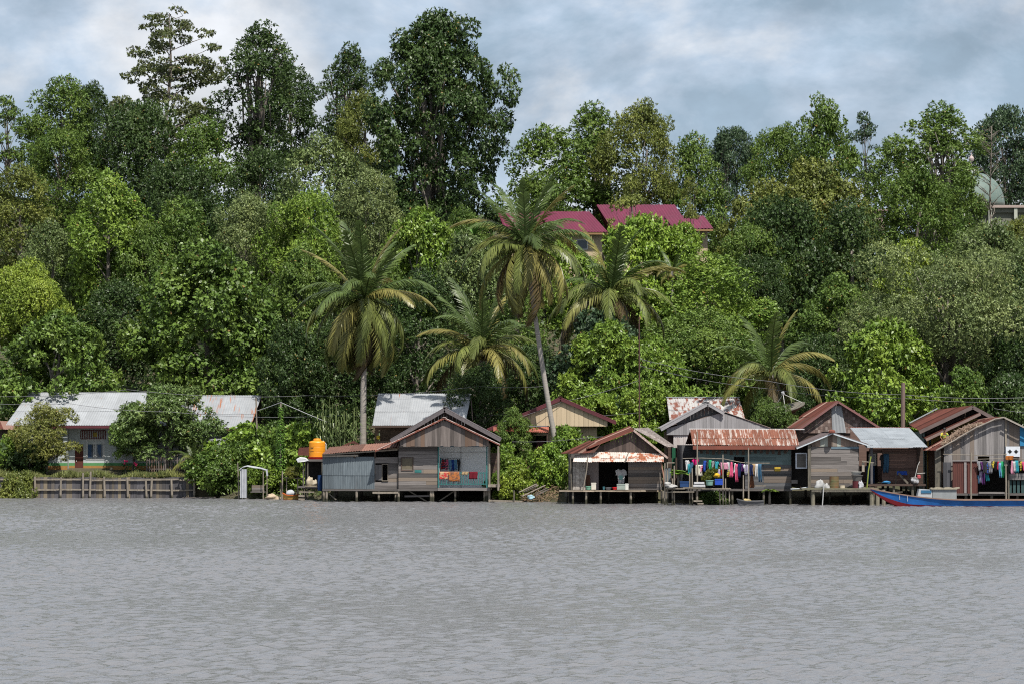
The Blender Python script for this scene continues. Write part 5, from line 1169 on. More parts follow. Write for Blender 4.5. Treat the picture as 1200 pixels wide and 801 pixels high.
# ================================================================ clothes
def garment(name, kind, px, top, wpx, hpx, Y, color, label, group, col2=None, seed=0):
    c = at(px, top, Y); s = Y/F; w = wpx*s; h = hpx*s; rn = random.Random(int(px*10)+seed)
    cols=[]; n = 13
    for i in range(n):
        u = i/(n-1); zt_=0.0; zb_=-h*(1+rn.uniform(-.02,.02))
        if kind == 'shirt':
            if u < .2: zt_=-h*.10*(1-u/.2); zb_=-h*(.42-.04*u/.2)
            elif u > .8: zt_=-h*.10*((u-.8)/.2); zb_=-h*(.42-.04*(1-u)/.2)
            elif .4 < u < .6: zt_=-h*.05
        elif kind == 'trousers':
            if .44 < u < .56: zb_=-h*.35
        elif kind == 'dress':
            k=abs(u-.5)*2; zt_=-h*.0 if k<.45 else -h*.8*(k-.45)/.55; zb_=-h
        elif kind == 'shorts':
            if .44 < u < .56: zb_=-h*.55
        cols.append((c.x-w/2+w*u, zt_, zb_))
    ph = rn.uniform(0,6); m_=6; vs=[]; fs=[]
    for side in (0,1):
        for i,(x,zt_,zb_) in enumerate(cols):
            for j in range(m_+1):
                v=j/m_; y=Y+.02*side+.045*math.sin(i*1.1+ph+v)*v**.7+.02*math.sin(i*2.3+ph*2)
                vs.append((x+(.02*math.sin(v*5+ph)), y, c.z+zt_+(zb_-zt_)*v))
    K=(m_+1); 
    for side in (0,1):
        o_=side*n*K
        for i in range(n-1):
            for j in range(m_):
                q=(o_+i*K+j, o_+i*K+j+1, o_+(i+1)*K+j+1, o_+(i+1)*K+j); fs.append(q if not side else q[::-1])
    o2=n*K
    for i in range(n-1): fs += [(i*K, (i+1)*K, o2+(i+1)*K, o2+i*K), (i*K+m_, o2+i*K+m_, o2+(i+1)*K+m_, (i+1)*K+m_)]
    for j in range(m_): fs += [(j, o2+j, o2+j+1, j+1), ((n-1)*K+j, (n-1)*K+j+1, o2+(n-1)*K+j+1, o2+(n-1)*K+j)]
    mb = MB(); mb.add(vs, fs)
    if col2: mm = striped('striped '+color+col2, CL[color], CL[col2])
    else: mm = plain('cloth '+color, CL[color], .9, .1, .7)
    return one(name, mb, mm, label, {'shirt':'shirt','trousers':'trousers','dress':'dress','shorts':'shorts','towel':'towel'}[kind], c, group, True)
def striped(name, a, b):
    if name in MATS: return MATS[name]
    m, nt, N, L = nodes(name); out = N('ShaderNodeOutputMaterial'); p = N('ShaderNodeBsdfPrincipled'); L(p.outputs[0], out.inputs[0]); p.inputs['Roughness'].default_value=.9
    tc = N('ShaderNodeTexCoord'); n1 = N('ShaderNodeTexNoise'); n1.inputs['Scale'].default_value=7; mp = N('ShaderNodeMapping'); mp.inputs['Scale'].default_value=(.6,.6,1.6); L(tc.outputs['Object'],mp.inputs[0]); L(mp.outputs[0],n1.inputs['Vector'])
    r = N('ShaderNodeMapRange'); r.inputs[1].default_value=.48; r.inputs[2].default_value=.54; L(n1.outputs[0], r.inputs[0]); mx = N('ShaderNodeMix'); mx.data_type='RGBA'; mx.inputs[6].default_value=C4(a); mx.inputs[7].default_value=C4(b); L(r.outputs[0], mx.inputs[0]); L(mx.outputs[2], p.inputs['Base Color']); MATS[name]=m; return m
CL = dict(white=(.55,.55,.56),teal=(.04,.30,.36),magenta=(.62,.02,.18),blue=(.03,.08,.36),grey=(.28,.28,.30),green=(.03,.34,.14),pink=(.62,.30,.40),red=(.42,.03,.03),yellow=(.55,.45,.03),rose=(.60,.10,.20),navy=(.015,.025,.08),purple=(.12,.04,.16),lilac=(.42,.36,.52),beige=(.42,.34,.25),black=(.015,.015,.018),cream=(.62,.58,.48),crimson=(.40,.02,.06),orange=(.36,.12,.03),brown=(.16,.07,.04),maroon=(.14,.015,.025),sky=(.16,.36,.55),denim=(.05,.12,.20),tan=(.40,.28,.16),charcoal=(.05,.05,.055))
def laundry(rows, Y, where, group, short=None):
    seen = {}
    for k, r in enumerate(rows):
        px, top, w_, h_, col, kind = r[:6]; c2 = r[6] if len(r) > 6 else None
        cn = {'rose':'rose pink','sky':'light blue','denim':'denim blue'}.get(col, col); nm = (cn + ' and ' + c2 if c2 else cn)
        key = (nm, kind); seen.setdefault(key, 0)
        dup = sum(1 for q in rows if q[4]==col and q[5]==kind and (q[6] if len(q)>6 else None)==c2) > 1
        if dup:
            nb = [q for q in (rows[k-1] if k else None, rows[k+1] if k+1 < len(rows) else None) if q]
            extra = 'next to the ' + ' and the '.join(f'{q[4]} {q[5]}' for q in nb[:2])
            lab = f'{nm} {kind} {extra} {where}'
            if len(lab.split()) > 16: lab = f'{nm} {kind} {extra.replace("next to the","between")} on the washing line'
        else: lab = f'{nm} {kind} hanging {where}'
        garment('shirt' if kind=='shirt' else 'pair_of_'+kind if kind in('trousers','shorts') else kind, kind, px, top, w_, h_, Y-.03*(k%3), col, lab, group, c2, k)
# white shirt in doorway B
garment('shirt','shirt',728,549,13,18,194.0,'white','white shirt with a teal print hanging in the dark doorway',None,'white')
mb = MB(); c=at(727.5,557,193.93); mb.prism([(c.x-.13,c.z-.2),(c.x+.1,c.z-.26),(c.x+.15,c.z-.02),(c.x,c.z+.05),(c.x-.15,c.z)],193.9,193.93); o=mb.build('shirt_print',plain('cloth teal2',(.25,.48,.46)),None,org=None)
sh=[q for q in bpy.data.objects if q.get('label','').startswith('white shirt with a teal')][0]
o.parent=sh; o.location=-sh.location
# verandah washing
laundry([(515,536,4,12,'teal','shirt'),(519,537,5,12,'red','dress','navy'),(523,537,5,13,'rose','shirt','charcoal'),(527.5,538,4.5,13,'sky','shirt'),(531,538,3.5,13,'blue','trousers'),(534,538,3.5,12,'sky','trousers'),(537.5,537,4,14,'charcoal','shirt')], 200.6, 'inside the open verandah', 'washing in the verandah')
mb = MB(); mb.tube([at(513,536,200.62), at(541,536.5,200.62)], .01, 5); one('clothes_line', mb, ROPE, 'clothes line strung inside the open verandah', 'clothes line', at(513,536,200.6))
for px, top, w_, h_, c_, c2, lab in ((520,552,10.5,9,'red','tan','red and tan towel over the teal railing, leftmost'),(532,552,13,11.5,'orange','brown','orange and brown striped blanket over the teal railing'),(545,552,8,3.5,'tan',None,'small tan cloth over the teal railing'),(554.5,552,10,8.5,'maroon',None,'dark maroon towel over the teal railing')):
    garment('towel','towel',px,top,w_,h_,198.88,c_,lab,'cloths over the verandah railing',c2)
# ---------------------------------------------------------------- house C : long rusted roof
f = FR(191.0); X, Z = f.X, f.Z; zf = Z(572)
t = thing('stilt_house', 'long stilt house with rusted corrugated front roof above teal boards and crowded washing', 'house', (X(870), 191, 0), 'wooden stilt houses along the river')
mb = MB(); corr(mb, (X(810), 192.3, at(0,503,192.3).z), (X(934), 192.3, at(0,503,192.3).z), (X(935.5), 190.2, Z(521.5)), (X(811), 190.2, Z(521)), .55, 2, .14, .016, jit=.02, ragged=.01); r_ = mb.build('roof', RUSTP, t)
mb = MB(); mb.box(X(811), X(933.5), 190.1, 190.15, Z(526), Z(521.8)); mb.build('eave_strip', RUSTE, r_)
mb = MB(); mb.beam((X(809), 192.35, at(0,502,192.35).z), (X(945), 192.35, at(0,502.5,192.35).z), .14, .06); mb.build('ridge_cap', WHITEP, r_)
mb = MB(); corr(mb, (X(934),192.4,Z(504)),(X(810),192.4,Z(504)),(X(810),197.5,Z(520)),(X(934),197.5,Z(520)),.8); mb.build('rear_roof', RUSTR, r_)
mb = MB(); hplanks(mb, X(817), X(927), Z(544), Z(527), 191.0, .03, .26, [(X(860),X(872.5),Z(560),Z(534))]); mb.build('upper_wall', TEALW, t)
mb = MB(); hplanks(mb, X(895), X(927), zf, Z(544), 191.0, .03, .2, rag=.02); hplanks(mb, X(873), X(895), zf, Z(544), 191.0, .03, .2); hplanks(mb, 191.1, 197.4, zf, Z(524), X(927), .03, .2, axis='y'); mb.box(X(800), X(927), 197.4, 197.44, zf, Z(521)); mb.box(X(800),X(800)+.04,192,197.4,zf,Z(521)); mb.build('wall', mat('slate grey planks', (.115,.115,.12), (.06,.06,.065), (.35,2,9), 2.2, .3, (.15,.12,.10), .85, .4), t)
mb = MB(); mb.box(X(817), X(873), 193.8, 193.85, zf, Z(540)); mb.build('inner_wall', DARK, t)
mb = MB(); x = X(818)
while x < X(926): mb.beam((x, 190.4, Z(527.5)), (x, 192, Z(520)), .07, .12); x += .55
for q in range(15): xx=X(820+q*7); mb.box(xx, xx+.18, 190.75, 190.78, Z(531.5+RN.uniform(-1,1)), Z(526.5))
mb.build('rafters', WD, t)
mb = MB(); mb.box(X(806), X(928), 190.9, 197.4, zf-.14, zf-.02); mb.box(X(927), X(934), 190.7, 191.2, zf-.02+.35, zf+.55); mb.build('floor', WH, t)
stilts(t, [X(836), X(858), X(895), X(926)], [191.1, 194.5, 197], zf-.14, .08)
mb = MB(); mb.box(X(907.5), X(914.5), 190.93, 190.99, Z(551.5), Z(546.5)); mb.build('wall_board', plain('yellow painted board', (.50,.34,.04)), t)
mb = MB(); vplanks(mb, X(782), X(926), -.6, zf-.14, 196.0, .03, .3); mb.build('underfloor_shade_screen', DARK, t)  # dark backing that paints the shade below the long floor
# grey gabled house behind C
f = FR(198.5); X, Z = f.X, f.Z
t = thing('grey_gabled_house', 'pale grey boarded house with a wide low gable behind the long rusted roof', 'house', (X(835), 198.5, 0), 'wooden stilt houses along the river')
gable(t, (829,471), (774,501), (848,482), 198.0, 203, mat('grey roof sheet', (.22,.21,.22), (.16,.155,.16), (2,2,2), 2, .12), mat('pale grey barge', (.32,.31,.325), (.24,.235,.24)), .2, X=X, Z=Z)
mb = MB(); corr(mb, (X(846), 204, Z(480)), (X(846), 198.2, Z(481)), (X(903), 198.2, Z(501)), (X(903), 204, Z(501)), .8); corr(mb, (X(846), 198.3, Z(482)), (X(846), 204, Z(481)), (X(782), 204, Z(501)), (X(782), 198.3, Z(502)), .8); mb.build('lower_roof', mat('brown grey sheet', (.13,.095,.085), (.09,.07,.065), (2,2,2), 2, .15), t)
g5 = lerpf([(X(781),Z(501.5)),(X(846),Z(482.5)),(X(902),Z(500.5))])
mb = MB(); vplanks(mb, X(781), X(903), Z(509), lambda u: g5(u)-.02, 198.25, .03, .24); mb.build('gable_wall', PALEG, t)
g6 = lerpf([(X(790),Z(494)),(X(829),Z(473)),(X(846),Z(483))])
mb = MB(); vplanks(mb, X(794), X(846), Z(503), g6, 198.9, .03, .24); mb.build('upper_gable_wall', mat('painted shade grey board', (.22,.22,.225), (.16,.16,.165), (6,2,.4), 2, .1), t)  # darker copy of the pale boards, eave shade put into the colour
mb = MB(); corr(mb, (X(789), 198.35, Z(508)), (X(812), 198.35, Z(508)), (X(812), 198.35, Z(524)), (X(789), 198.35, Z(524)), .7, 1, .14, .012); mb.build('sheet_panel', mat('pale stained sheet', (.55,.52,.50), (.40,.34,.33), (2,2,1), 2, .1, None, .7, 0, (.35,.22,.2), .25), t)
mb = MB(); mb.box(X(783), X(900), 198.7, 198.75, 0.5, Z(509)); shell(mb, X(783), X(900), 198.7, 203.8, .5, Z(505)); mb.build('wall', WD, t)
mb = MB(); hplanks(mb, X(797), X(820), Z(545), Z(531), 197.6, .03, .3); mb.build('side_screen', PALEG, t)
mb = MB(); mb.box(X(787), X(791), 197.9, 198, Z(560), Z(524)); mb.build('green_screen', plain('green mesh', (.01,.09,.045)), t)
# zinc roof behind
f = FR(206.5); X, Z = f.X, f.Z
t = thing('rusted_roof_house', 'house whose rust patched zinc roof shows above the pale grey gable', 'house', (X(830), 206.5, 0))
mb = MB(); zr_=at(0,466,209.5).z; corr(mb, (X(784), 209.5, zr_), (X(870), 209.5, zr_), (X(873), 205.8, Z(492)), (X(784), 205.8, Z(492)), .7, 2, .16, .014, jit=.02); corr(mb, (X(870),209.6,zr_),(X(784),209.6,zr_),(X(784),213,Z(492)),(X(870),213,Z(492)),.8); mb.build('roof', mat('half rusted zinc', (.38,.37,.36), (.32,.30,.29), (2,2,1), 2, .15, None, .65, 0, (.17,.06,.04), .55, (2.0,.7,.7)), t)
mb = MB(); mb.beam((X(783), 209.5, zr_+.06), (X(871), 209.5, zr_+.06), .3, .06); mb.build('ridge_cap', ZINCN, t)
mb = MB(); hplanks(mb, X(790), X(868), .8, Z(493), 206.5, .03, .24); shell(mb, X(790), X(868), 206.5, 212.6, .8, Z(493)); mb.build('wall', WD, t)
# washing lines, platform of C
f = FR(189.0); X, Z = f.X, f.Z; YL = 189.3
t = thing('washing_platform', 'rickety pole platform cluttered with tubs in front of the long rusted roof', 'platform', (X(820), 189, 0))
for (a, b, z, d) in ((780,802,571.5,1.4),(800,826,570.5,1.5),(822,856,571.5,1.5),(786,813,575,.8)):
    mb = MB(); x = X(a)
    y = 188.6
    while y < 188.6+d: mb.box(X(a), X(b), y, y+.16, Z(z)-.05+RN.uniform(-.01,.01), Z(z)+RN.uniform(-.01,.01)); y += .18
    mb.build('deck', POLE, t)
for px, tp, bt, lean in ((788,560,0,-.5),(790,545,0,0),(782,541,0,.3),(808,553,0,0),(811,548,0,.2),(816,573,0,0),(847,532,0,0),(843,571,0,1.2),(854.5,571,0,0),(850,560,0,0),(871,556,0,-.3),(877,524,0,0),(817,505,0,0),(779,542,0,0)):
    mb = MB(); mb.tube([(X(px+lean), YL-.4, -1), (X(px), YL-.35, Z(tp))], [.055,.04], 7); mb.build('post', POLET, t)
for a, b, z, y in ((781,790,541.5,188.7),(781,803,576,188.7),(845,852,572,188.6),(886,900,569,190.5)):
    mb = MB(); mb.beam((X(a), y, Z(z)), (X(b), y, Z(z)), .06, .06); mb.build('rail', POLE, t)
for px, w_, z in ((817,10,585.5),(820,7,588.5)):
    mb = MB(); mb.box(X(px-w_/2), X(px+w_/2), 188.3, 188.8, Z(z)-.08, Z(z)); mb.build('step', POLE, t)
mb = MB(); mb.tube([at(800,536.5,YL), at(822,536,YL), at(848,537,YL), at(868,541,YL), at(878,542,YL), at(902,542,YL)], .022, 6); one('clothes_line', mb, POLE, 'bamboo washing pole and line in front of the teal boarded wall', 'clothes line', at(800,536,YL))
laundry([(805.5,538.5,5,12,'white','shirt'),(807.5,543,3,12,'teal','trousers'),(810.5,541,4,13,'denim','shirt'),(815,537.5,8,7,'magenta','shirt'),(819,544,8,13,'cream','towel'),(821.5,544,3.5,9,'rose','shirt','white'),(826,539,4,13,'blue','shirt'),(829.5,540,4,9,'charcoal','shirt'),(832.2,538.5,3,11,'green','trousers'),(835.5,539.5,4.5,8,'grey','shirt'),(840,540,5,9,'teal','shirt'),(842.5,549,4,9,'lilac','dress'),(845.3,541,4.2,9,'pink','shirt'),(846,550,4,7,'red','shorts'),(850.5,541.5,5,8,'pink','towel'),(853.5,541,3,13,'white','trousers'),(853.7,549,3.5,9,'yellow','dress','charcoal'),(857,540.5,4.5,18,'rose','dress'),(861.3,542,4,12,'white','dress'),(863.3,543,3.5,21,'rose','trousers'),(866.5,542,5,17,'navy','shirt'),(870,543,3,9,'purple','shorts'),(874,543.5,6,12,'lilac','shirt','white'),(880.5,544,4,13,'navy','trousers'),(883.7,543,3.6,14,'tan','trousers'),(886.8,543,3.6,16,'white','trousers'),(890.5,543,4,21,'denim','trousers')], YL-.05, 'on the line before the teal boards', 'washing on the long line')
garment('dress','dress',881,556,6,15,189.6,'brown','brown cloth hanging low at the right end of the long line',None)
# objects on the platform
YP = 188.7
tub('green_basin', 831.5, 568, 9, 6, YP, plain('sea green plastic', (.18,.33,.28)), 'round sea green basin on the washing platform', 'basin')
crate('blue_crate', 838, 847, 560.5, 567.5, YP, plain('royal blue plastic', (.015,.06,.38)), 'royal blue plastic crate on the washing platform')
mb = MB(); c = at(840, 556.5, YP+.3); mb.blob(c, (.2,.18,.13), 3, .3); one('yellow_bag', mb, plain('deep yellow', (.62,.35,.02)), 'bright yellow bag above the royal blue crate', 'bag', c, None, True)
crate('dark_tub', 797, 807, 564, 570, YP+.2, plain('dark blue plastic', (.015,.025,.05)), 'dark tub with a plank lid left on the washing platform', 'tub', open_=False)
for i, (a, b, z, lab) in enumerate(((812,826,570,'lower pale folded sheet in the stack left of the sea green basin'),(813,825,566.8,'upper pale folded sheet in the stack left of the sea green basin'))):
    mb = MB(); mb.box(X(a), X(b), YP, YP+.5, Z(z), Z(z)+.14); mb.box(X(a)+.02, X(b)-.03, YP-.02, YP, Z(z)+.03, Z(z)+.10); one('folded_sheet', mb, plain('grey white sheet', (.50,.50,.52)), lab, 'sheet', (X(a), YP, Z(z)))
mb = MB(); c = at(786, 569, YP); mb.blob(c, (.35,.3,.12), 5, .4); mb.blob(c+Vector((-.2,0,.15)), (.2,.2,.1), 6, .4); one('white_rag_heap', mb, plain('dirty white cloth', (.36,.35,.34)), 'heap of dirty white rags at the left end of the washing platform', 'rags', c, None, True)
mb = MB(); c = at(782.5, 566, 190); mb.prism([(X(779.5),Z(570)),(X(787),Z(570)),(X(787),Z(548)),(X(779.5),Z(549))],190.2,190.24); one('scrap_sheet', mb, ZINCG, 'grey sheet metal panel leaning between the two houses above the platform', 'panel', c)
bigleaf_plant('broad_leaved_plant', 795, 556, 189.6, 20, .85, (.13,.22,.03), 'potted plant with broad yellow green leaves beside the washing line', .75, .7, 1.0, 3, zb=Z(570))
place('shrub','potted_shrub',836,547,20,190.0,(.15,.17,.03),'yellow leaved potted shrub behind the royal blue crate','plant',None,zb=Z(570),crown='foliage',stem='stem')
place('shrub','trailing_plant',836,573,38,191.5,(.08,.13,.03),'leafy plant growing under the washing platform','plant',None,zb=-.2,crown='foliage',stem='stem')
bigleaf_plant('creeping_plant', 902, 575, 189.8, 14, .6, (.13,.19,.03), 'yellow green plant hanging over the floor edge below the yellow board', .5, .5, 1.3, 6, zb=0)
# grey canoe
t = thing('canoe', 'small weathered grey canoe tied under the washing line', 'canoe', (X(880), 188, 0)); mb = MB(); CG = mat('weathered canoe wood', (.14,.14,.145), (.08,.08,.085), (.6,2,4), 3)
fY = FR(187.5); rows = hull(mb, fY.X(864), fY.X(895), 187.8, -.12, .26, .8, .05, .35, bowrise=.12, stern=.8); mb.build('hull', [CG, CG, WI], t); mb = MB(); gunwale(mb, rows, 187.8); mb.build('gunwale', CG, t)
for px in (872, 884):
    mb = MB(); mb.box(fY.X(px)-.08, fY.X(px)+.08, 187.5, 188.1, .22, .25); mb.build('thwart', POLE, t)
mb = MB(); mb.blob((fY.X(876), 187.8, .3), (.3,.2,.1), 4, .5); one('straw_bundle', mb, plain('straw', (.42,.33,.16)), 'bundle of straw lying in the grey canoe', 'straw', (fY.X(876), 187.8, .3))
# satellite dish
f = FR(204.5); X, Z = f.X, f.Z
t = thing('satellite_dish', 'large grey mesh satellite dish lying face up with a three legged feed above it', 'satellite dish', (X(922), 204.5, 1)); c = at(922, 477, 204.5); Rm = 1.25; vs=[]; fs=[]
tl = Matrix.Rotation(math.radians(-16), 3, 'Y') @ Matrix.Rotation(math.radians(10), 3, 'X')
mb = MB(); prof = [(Rm*k/7, .42*(k/7)**2-.42) for k in range(1, 8)]; mb.lathe(c, prof+[(Rm, -.02)]+[(Rm*k/7, .42*(k/7)**2-.46) for k in range(7, 0, -1)], 28, 0, tl); mb.build('reflector', mat('mesh grey', (.20,.18,.15), (.13,.12,.10), (3,3,3), 3), t)
for a in (.3, 2.4, 4.5):
    mb = MB(); mb.tube([c+tl@Vector((math.cos(a)*Rm*.9, math.sin(a)*Rm*.9, 0)), c+tl@Vector((0,0,.95))], .022, 6); mb.build('feed_strut', plain('pale metal', (.50,.50,.48)), t)
mb = MB(); mb.lathe(c+tl@Vector((0,0,.9)), [(.09,0),(.11,.05),(.11,.2),(.05,.22)], 12, 0, tl); mb.build('feed_horn', STEEL, t)
mb = MB(); mb.tube([(c.x, c.y, ground(c.x, 204.5)-.3), c+Vector((0,0,-.4))], .06, 8); mb.build('mast', STEEL, t)
# ---------------------------------------------------------------- house D
f = FR(189.5); X, Z = f.X, f.Z; zf = Z(570)
t = thing('stilt_house', 'small plank stilt house with pale edged gable, barrels standing on its front deck', 'house', (X(980), 189.5, 0), 'wooden stilt houses along the river')
gable(t, (975,506), (933,523.5), (1017,520), 189.2, 195, mat('dark roof sheet', (.10,.075,.075), (.07,.055,.055), (2,2,2), 2, .2), plain('pale barge', (.50,.54,.58)), .10, X=X, Z=Z)
mb = MB(); mb.lathe((X(974), 189, Z(507)), [(.1,0),(.22,.05),(.2,.16),(.06,.22)], 8); mb.build('ridge_end', RUSTE, t)
g7 = lerpf([(X(950),Z(518)),(X(976),Z(507.5)),(X(1007),Z(517.5))])
mb = MB(); vplanks(mb, X(951), X(1006), Z(522.5), lambda u: g7(u)-.05, 189.45, .03, .24); mb.build('gable_wall', mat('brown upright planks', (.20,.145,.115), (.12,.09,.075), (9,2,.35), 2.2, .3, (.28,.30,.27), .85, .4), t)
mb = MB(); hplanks(mb, X(950), X(1006), zf, Z(522.5), 189.5, .03, .23, rag=.03); hplanks(mb, 189.6, 194.8, zf, Z(522), X(950), .03, .23, axis='y'); hplanks(mb, 189.6, 194.8, zf, Z(522), X(1006), .03, .23, axis='y'); mb.box(X(950), X(1006), 194.8, 194.84, zf, Z(520)); mb.build('wall', WH, t)
mb = MB(); mb.box(X(974), X(1006), 189.47, 189.5, Z(525.5), Z(522.6)); mb.build('painted_board', plain('blue grey board', (.11,.16,.20)), t)
mb = MB(); mb.box(X(946.5), X(950), 189.4, 189.5, zf-.1, Z(521)); mb.build('corner_post', POSTD, t)
mb = MB(); frame(mb, X(933.5), X(947), Z(548.5), Z(530), 190.2, .07, .05); w_ = mb.build('window', plain('pale window frame', (.62,.66,.74)), t); mb = MB(); mb.box(X(934), X(946.5), 190.22, 190.24, Z(548), Z(530.5)); mb.build('pane', mat('dusty glass', (.12,.11,.10), (.07,.065,.06), rough=.4), w_)
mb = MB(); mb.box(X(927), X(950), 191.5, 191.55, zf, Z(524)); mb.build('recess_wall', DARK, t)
mb = MB(); y = 187.9
while y < 189.45: mb.box(X(937), X(1026), y, y+.2, zf-.14+RN.uniform(-.01,.01), zf-.06+RN.uniform(-.01,.01)); y += .22
mb.box(X(948), X(1024), 189.5, 194.8, zf-.14, zf-.03); mb.build('deck', mat('mossy deck boards', (.19,.17,.12), (.10,.10,.07), (1,2,2), 3, .25), t)
mb = MB(); mb.beam((X(948),187.95,zf-.22),(X(1024),187.95,zf-.22),.08,.12); mb.build('deck_beam', POSTD, t)
stilts(t, [X(950), X(1018), X(1025), X(1032)], [188.1], zf-.14, .13, mat_=mat('pale stump', (.22,.20,.15), (.12,.11,.085), rough=.9)); stilts(t, [X(953), X(975), X(1000), X(1022)], [191, 194.5], zf-.14, .08)
mb = MB(); mb.tube([(X(958.5), 187.6, -.9), (X(962), 187.7, Z(565))], .035, 7); mb.build('mooring_pole', plain('grey pipe', (.40,.40,.40)), t)
mb = MB(); mb.tube([(X(927), 189.8, Z(572.5)), (X(937), 189.7, Z(572)), (X(948), 189.6, Z(570))], .035, 7); mb.build('drain_pipe', plain('pale pipe', (.45,.48,.52)), t)
drum('oil_drum',977.5,557.5,573.5,11,188.6,mat('green rusted steel', (.10,.12,.055), (.16,.06,.03), (1,1,1), 2.5, 0, None, .75),'green and rust oil drum standing upright on the front deck')
drum('plastic_tub',987,568,574.5,6.5,188.5,plain('dirty cream plastic', (.46,.40,.30)),'dirty cream pail to the right of the oil drum','pail',False)
mb = MB(); c = at(963,572,188.4); mb.blob(c+Vector((-.1,0,.15)), (.32,.25,.33), 8, .45, 16, 10); mb.blob(c+Vector((.3,.1,.05)), (.2,.2,.25), 9, .4); one('white_sack', mb, plain('white sacking', (.34,.34,.34)), 'white sack slumped at the left side of the oil drum', 'sack', c, None, True)
drum('lidded_bin',1004.5,563,573.5,11,188.7,plain('dark maroon plastic', (.10,.02,.025)),'dark maroon bin at the right corner of the small plank house','bin',False)
tub('grey_cauldron',1004.5,563,13,7,188.7,plain('sooty grey', (.12,.115,.11)),'sooty grey pot resting on the dark maroon bin','pot',.75)
tub('metal_basin',1003.5,555.5,12.5,3.5,188.7,plain('pale worn metal', (.36,.36,.34)),'pale worn basin on top of the sooty grey pot','basin')
mb = MB(); c = at(1009,569,188.35); mb.blob(c, (.16,.12,.28), 2, .4); one('plastic_bag', mb, plain('white plastic film', (.40,.41,.43)), 'white plastic bag hanging before the dark maroon bin', 'bag', c)
mb = MB(); mb.tube([(X(1013), 188.3, Z(572)), (X(1015), 188.3, Z(550)), (X(1018), 188.3, Z(534))], .04, 7); one('bamboo_pole', mb, plain('green bamboo', (.22,.26,.05)), 'leaning yellow green bamboo pole beside the blue boat bow', 'pole', (X(1013), 188.3, zf))
mb = MB(); mb.beam((X(1008), 188.5, Z(539.5)), (X(1022), 188.5, Z(541.5)), .05, .06); mb.beam((X(1009.5), 188.6, Z(552)), (X(1009.5), 188.6, Z(541)), .16, .04); one('cross_rail', mb, POLE, 'short wooden rail fixed between the plank house and the shed post', 'rail', (X(1015), 188.5, Z(541)))
# shingled house behind D
f = FR(198.0); X, Z = f.X, f.Z
t = thing('shingled_gable_house', 'house with dark red roof and mottled gable crossed by one white zinc panel', 'house', (X(980), 198, 0), 'wooden stilt houses along the river')
xr, zr = X(981.5), Z(469.5)
mb = MB(); corr(mb, (X(975), 205, Z(470.5)), (xr, 197.6, zr), (X(935), 197.6, Z(502)), (X(925), 205, Z(500)), .8, 2, jit=.02); corr(mb, (xr, 197.6, zr), (xr+.2, 205, zr-.02), (X(1032), 205, Z(501)), (X(1031), 197.6, Z(500.5)), .8, 1); r_ = mb.build('roof', RUSTR, t)
for q in ((936,502),(1031,500.5)):
    mb = MB(); mb.beam((xr, 197.56, zr-.05), (X(q[0]), 197.56, Z(q[1])-.05), .04, .13); mb.build('barge_board', mat('dull red barge', (.22,.10,.095), (.16,.08,.075)), r_)
g8 = lerpf([(X(937),Z(501)),(xr,Z(471.5)),(X(1029),Z(500))])
mb = MB(); x = X(938)
while x < X(1028):
    w_ = .16; z = Z(507)
    while z < g8(x)-.08:
        mb.box(x+.004, x+w_-.004, 197.95+RN.uniform(0,.02), 198.0, z+.004, z+.21); z += .214
    x += w_
mb.build('gable_wall', mat('mottled shingles', (.20,.14,.12), (.10,.07,.062), (3,3,3), 4, .28, (.24,.19,.17), .85), t)
mb = MB(); corr(mb, (X(974), 197.9, Z(475)), (X(986), 197.9, Z(475)), (X(991.5), 197.9, Z(506.5)), (X(975.5), 197.9, Z(506.5)), .9, 1, .15, .012); mb.build('zinc_panel', ZINCN, t)
mb = MB(); mb.box(X(938), X(1028), 198.05, 198.1, .4, Z(507)); shell(mb, X(938), X(1028), 198.05, 204.6, .4, Z(502)); mb.build('wall', WD, t)
# ---------------------------------------------------------------- house E shed with zinc roof
f = FR(190.5); X, Z = f.X, f.Z; zf = Z(566)
t = thing('zinc_roofed_shed', 'brown plank shed with one plain slanting zinc roof and a blue door in shade', 'shed', (X(1045), 190.5, 0), 'wooden stilt houses along the river')
mb = MB(); zt_=at(0,501,194.5).z; corr(mb, (X(1004)+.02, 194.5, zt_), (X(1077)-.1, 194.5, zt_), (X(1085), 189.4, Z(524)), (X(1013), 189.4, Z(524)), .9, 2, .16, .012, jit=.03, ragged=.02); mb.build('roof', mat('patchy zinc', (.27,.292,.315), (.21,.23,.25), (1,1,1), 1.6, .1, None, .5, 0, (.35,.12,.05), .06, (1.2,1.2,1), 0, .4, .25), t)
mb = MB(); mb.beam((X(1003), 194.55, zt_+.03), (X(1077), 194.55, zt_+.03), .2, .05); mb.build('ridge_cap', RUSTE, t)
mb = MB(); hplanks(mb, X(1035), X(1078), zf, Z(526), 191.2, .03, .2); hplanks(mb, X(1020), X(1078), Z(530), Z(525), 191.3, .03, .2); hplanks(mb, 191.3, 196, zf, Z(524), X(1078), .03, .2, axis='y'); mb.box(X(1008), X(1078), 196, 196.04, zf, Z(505)); mb.build('wall', mat('warm brown planks', (.17,.105,.085), (.10,.065,.055), (.35,2,9), 2.2, .28, None, .85, .4), t)
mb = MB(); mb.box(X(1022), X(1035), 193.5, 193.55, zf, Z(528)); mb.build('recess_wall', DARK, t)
mb = MB(); mb.box(X(1018.5), X(1028), 192.0, 192.05, zf, Z(545)); mb.build('door', plain('dark blue door', (.015,.06,.15)), t)
mb = MB(); frame(mb, X(1021), X(1030), Z(545), Z(531), 191.9, .09, .06); w_ = mb.build('window', plain('cream window frame', (.62,.60,.52)), t); mb = MB(); mb.box(X(1021.5), X(1029.5), 191.93, 191.95, Z(544.5), Z(531.5)); mb.build('pane', GLASS, w_)
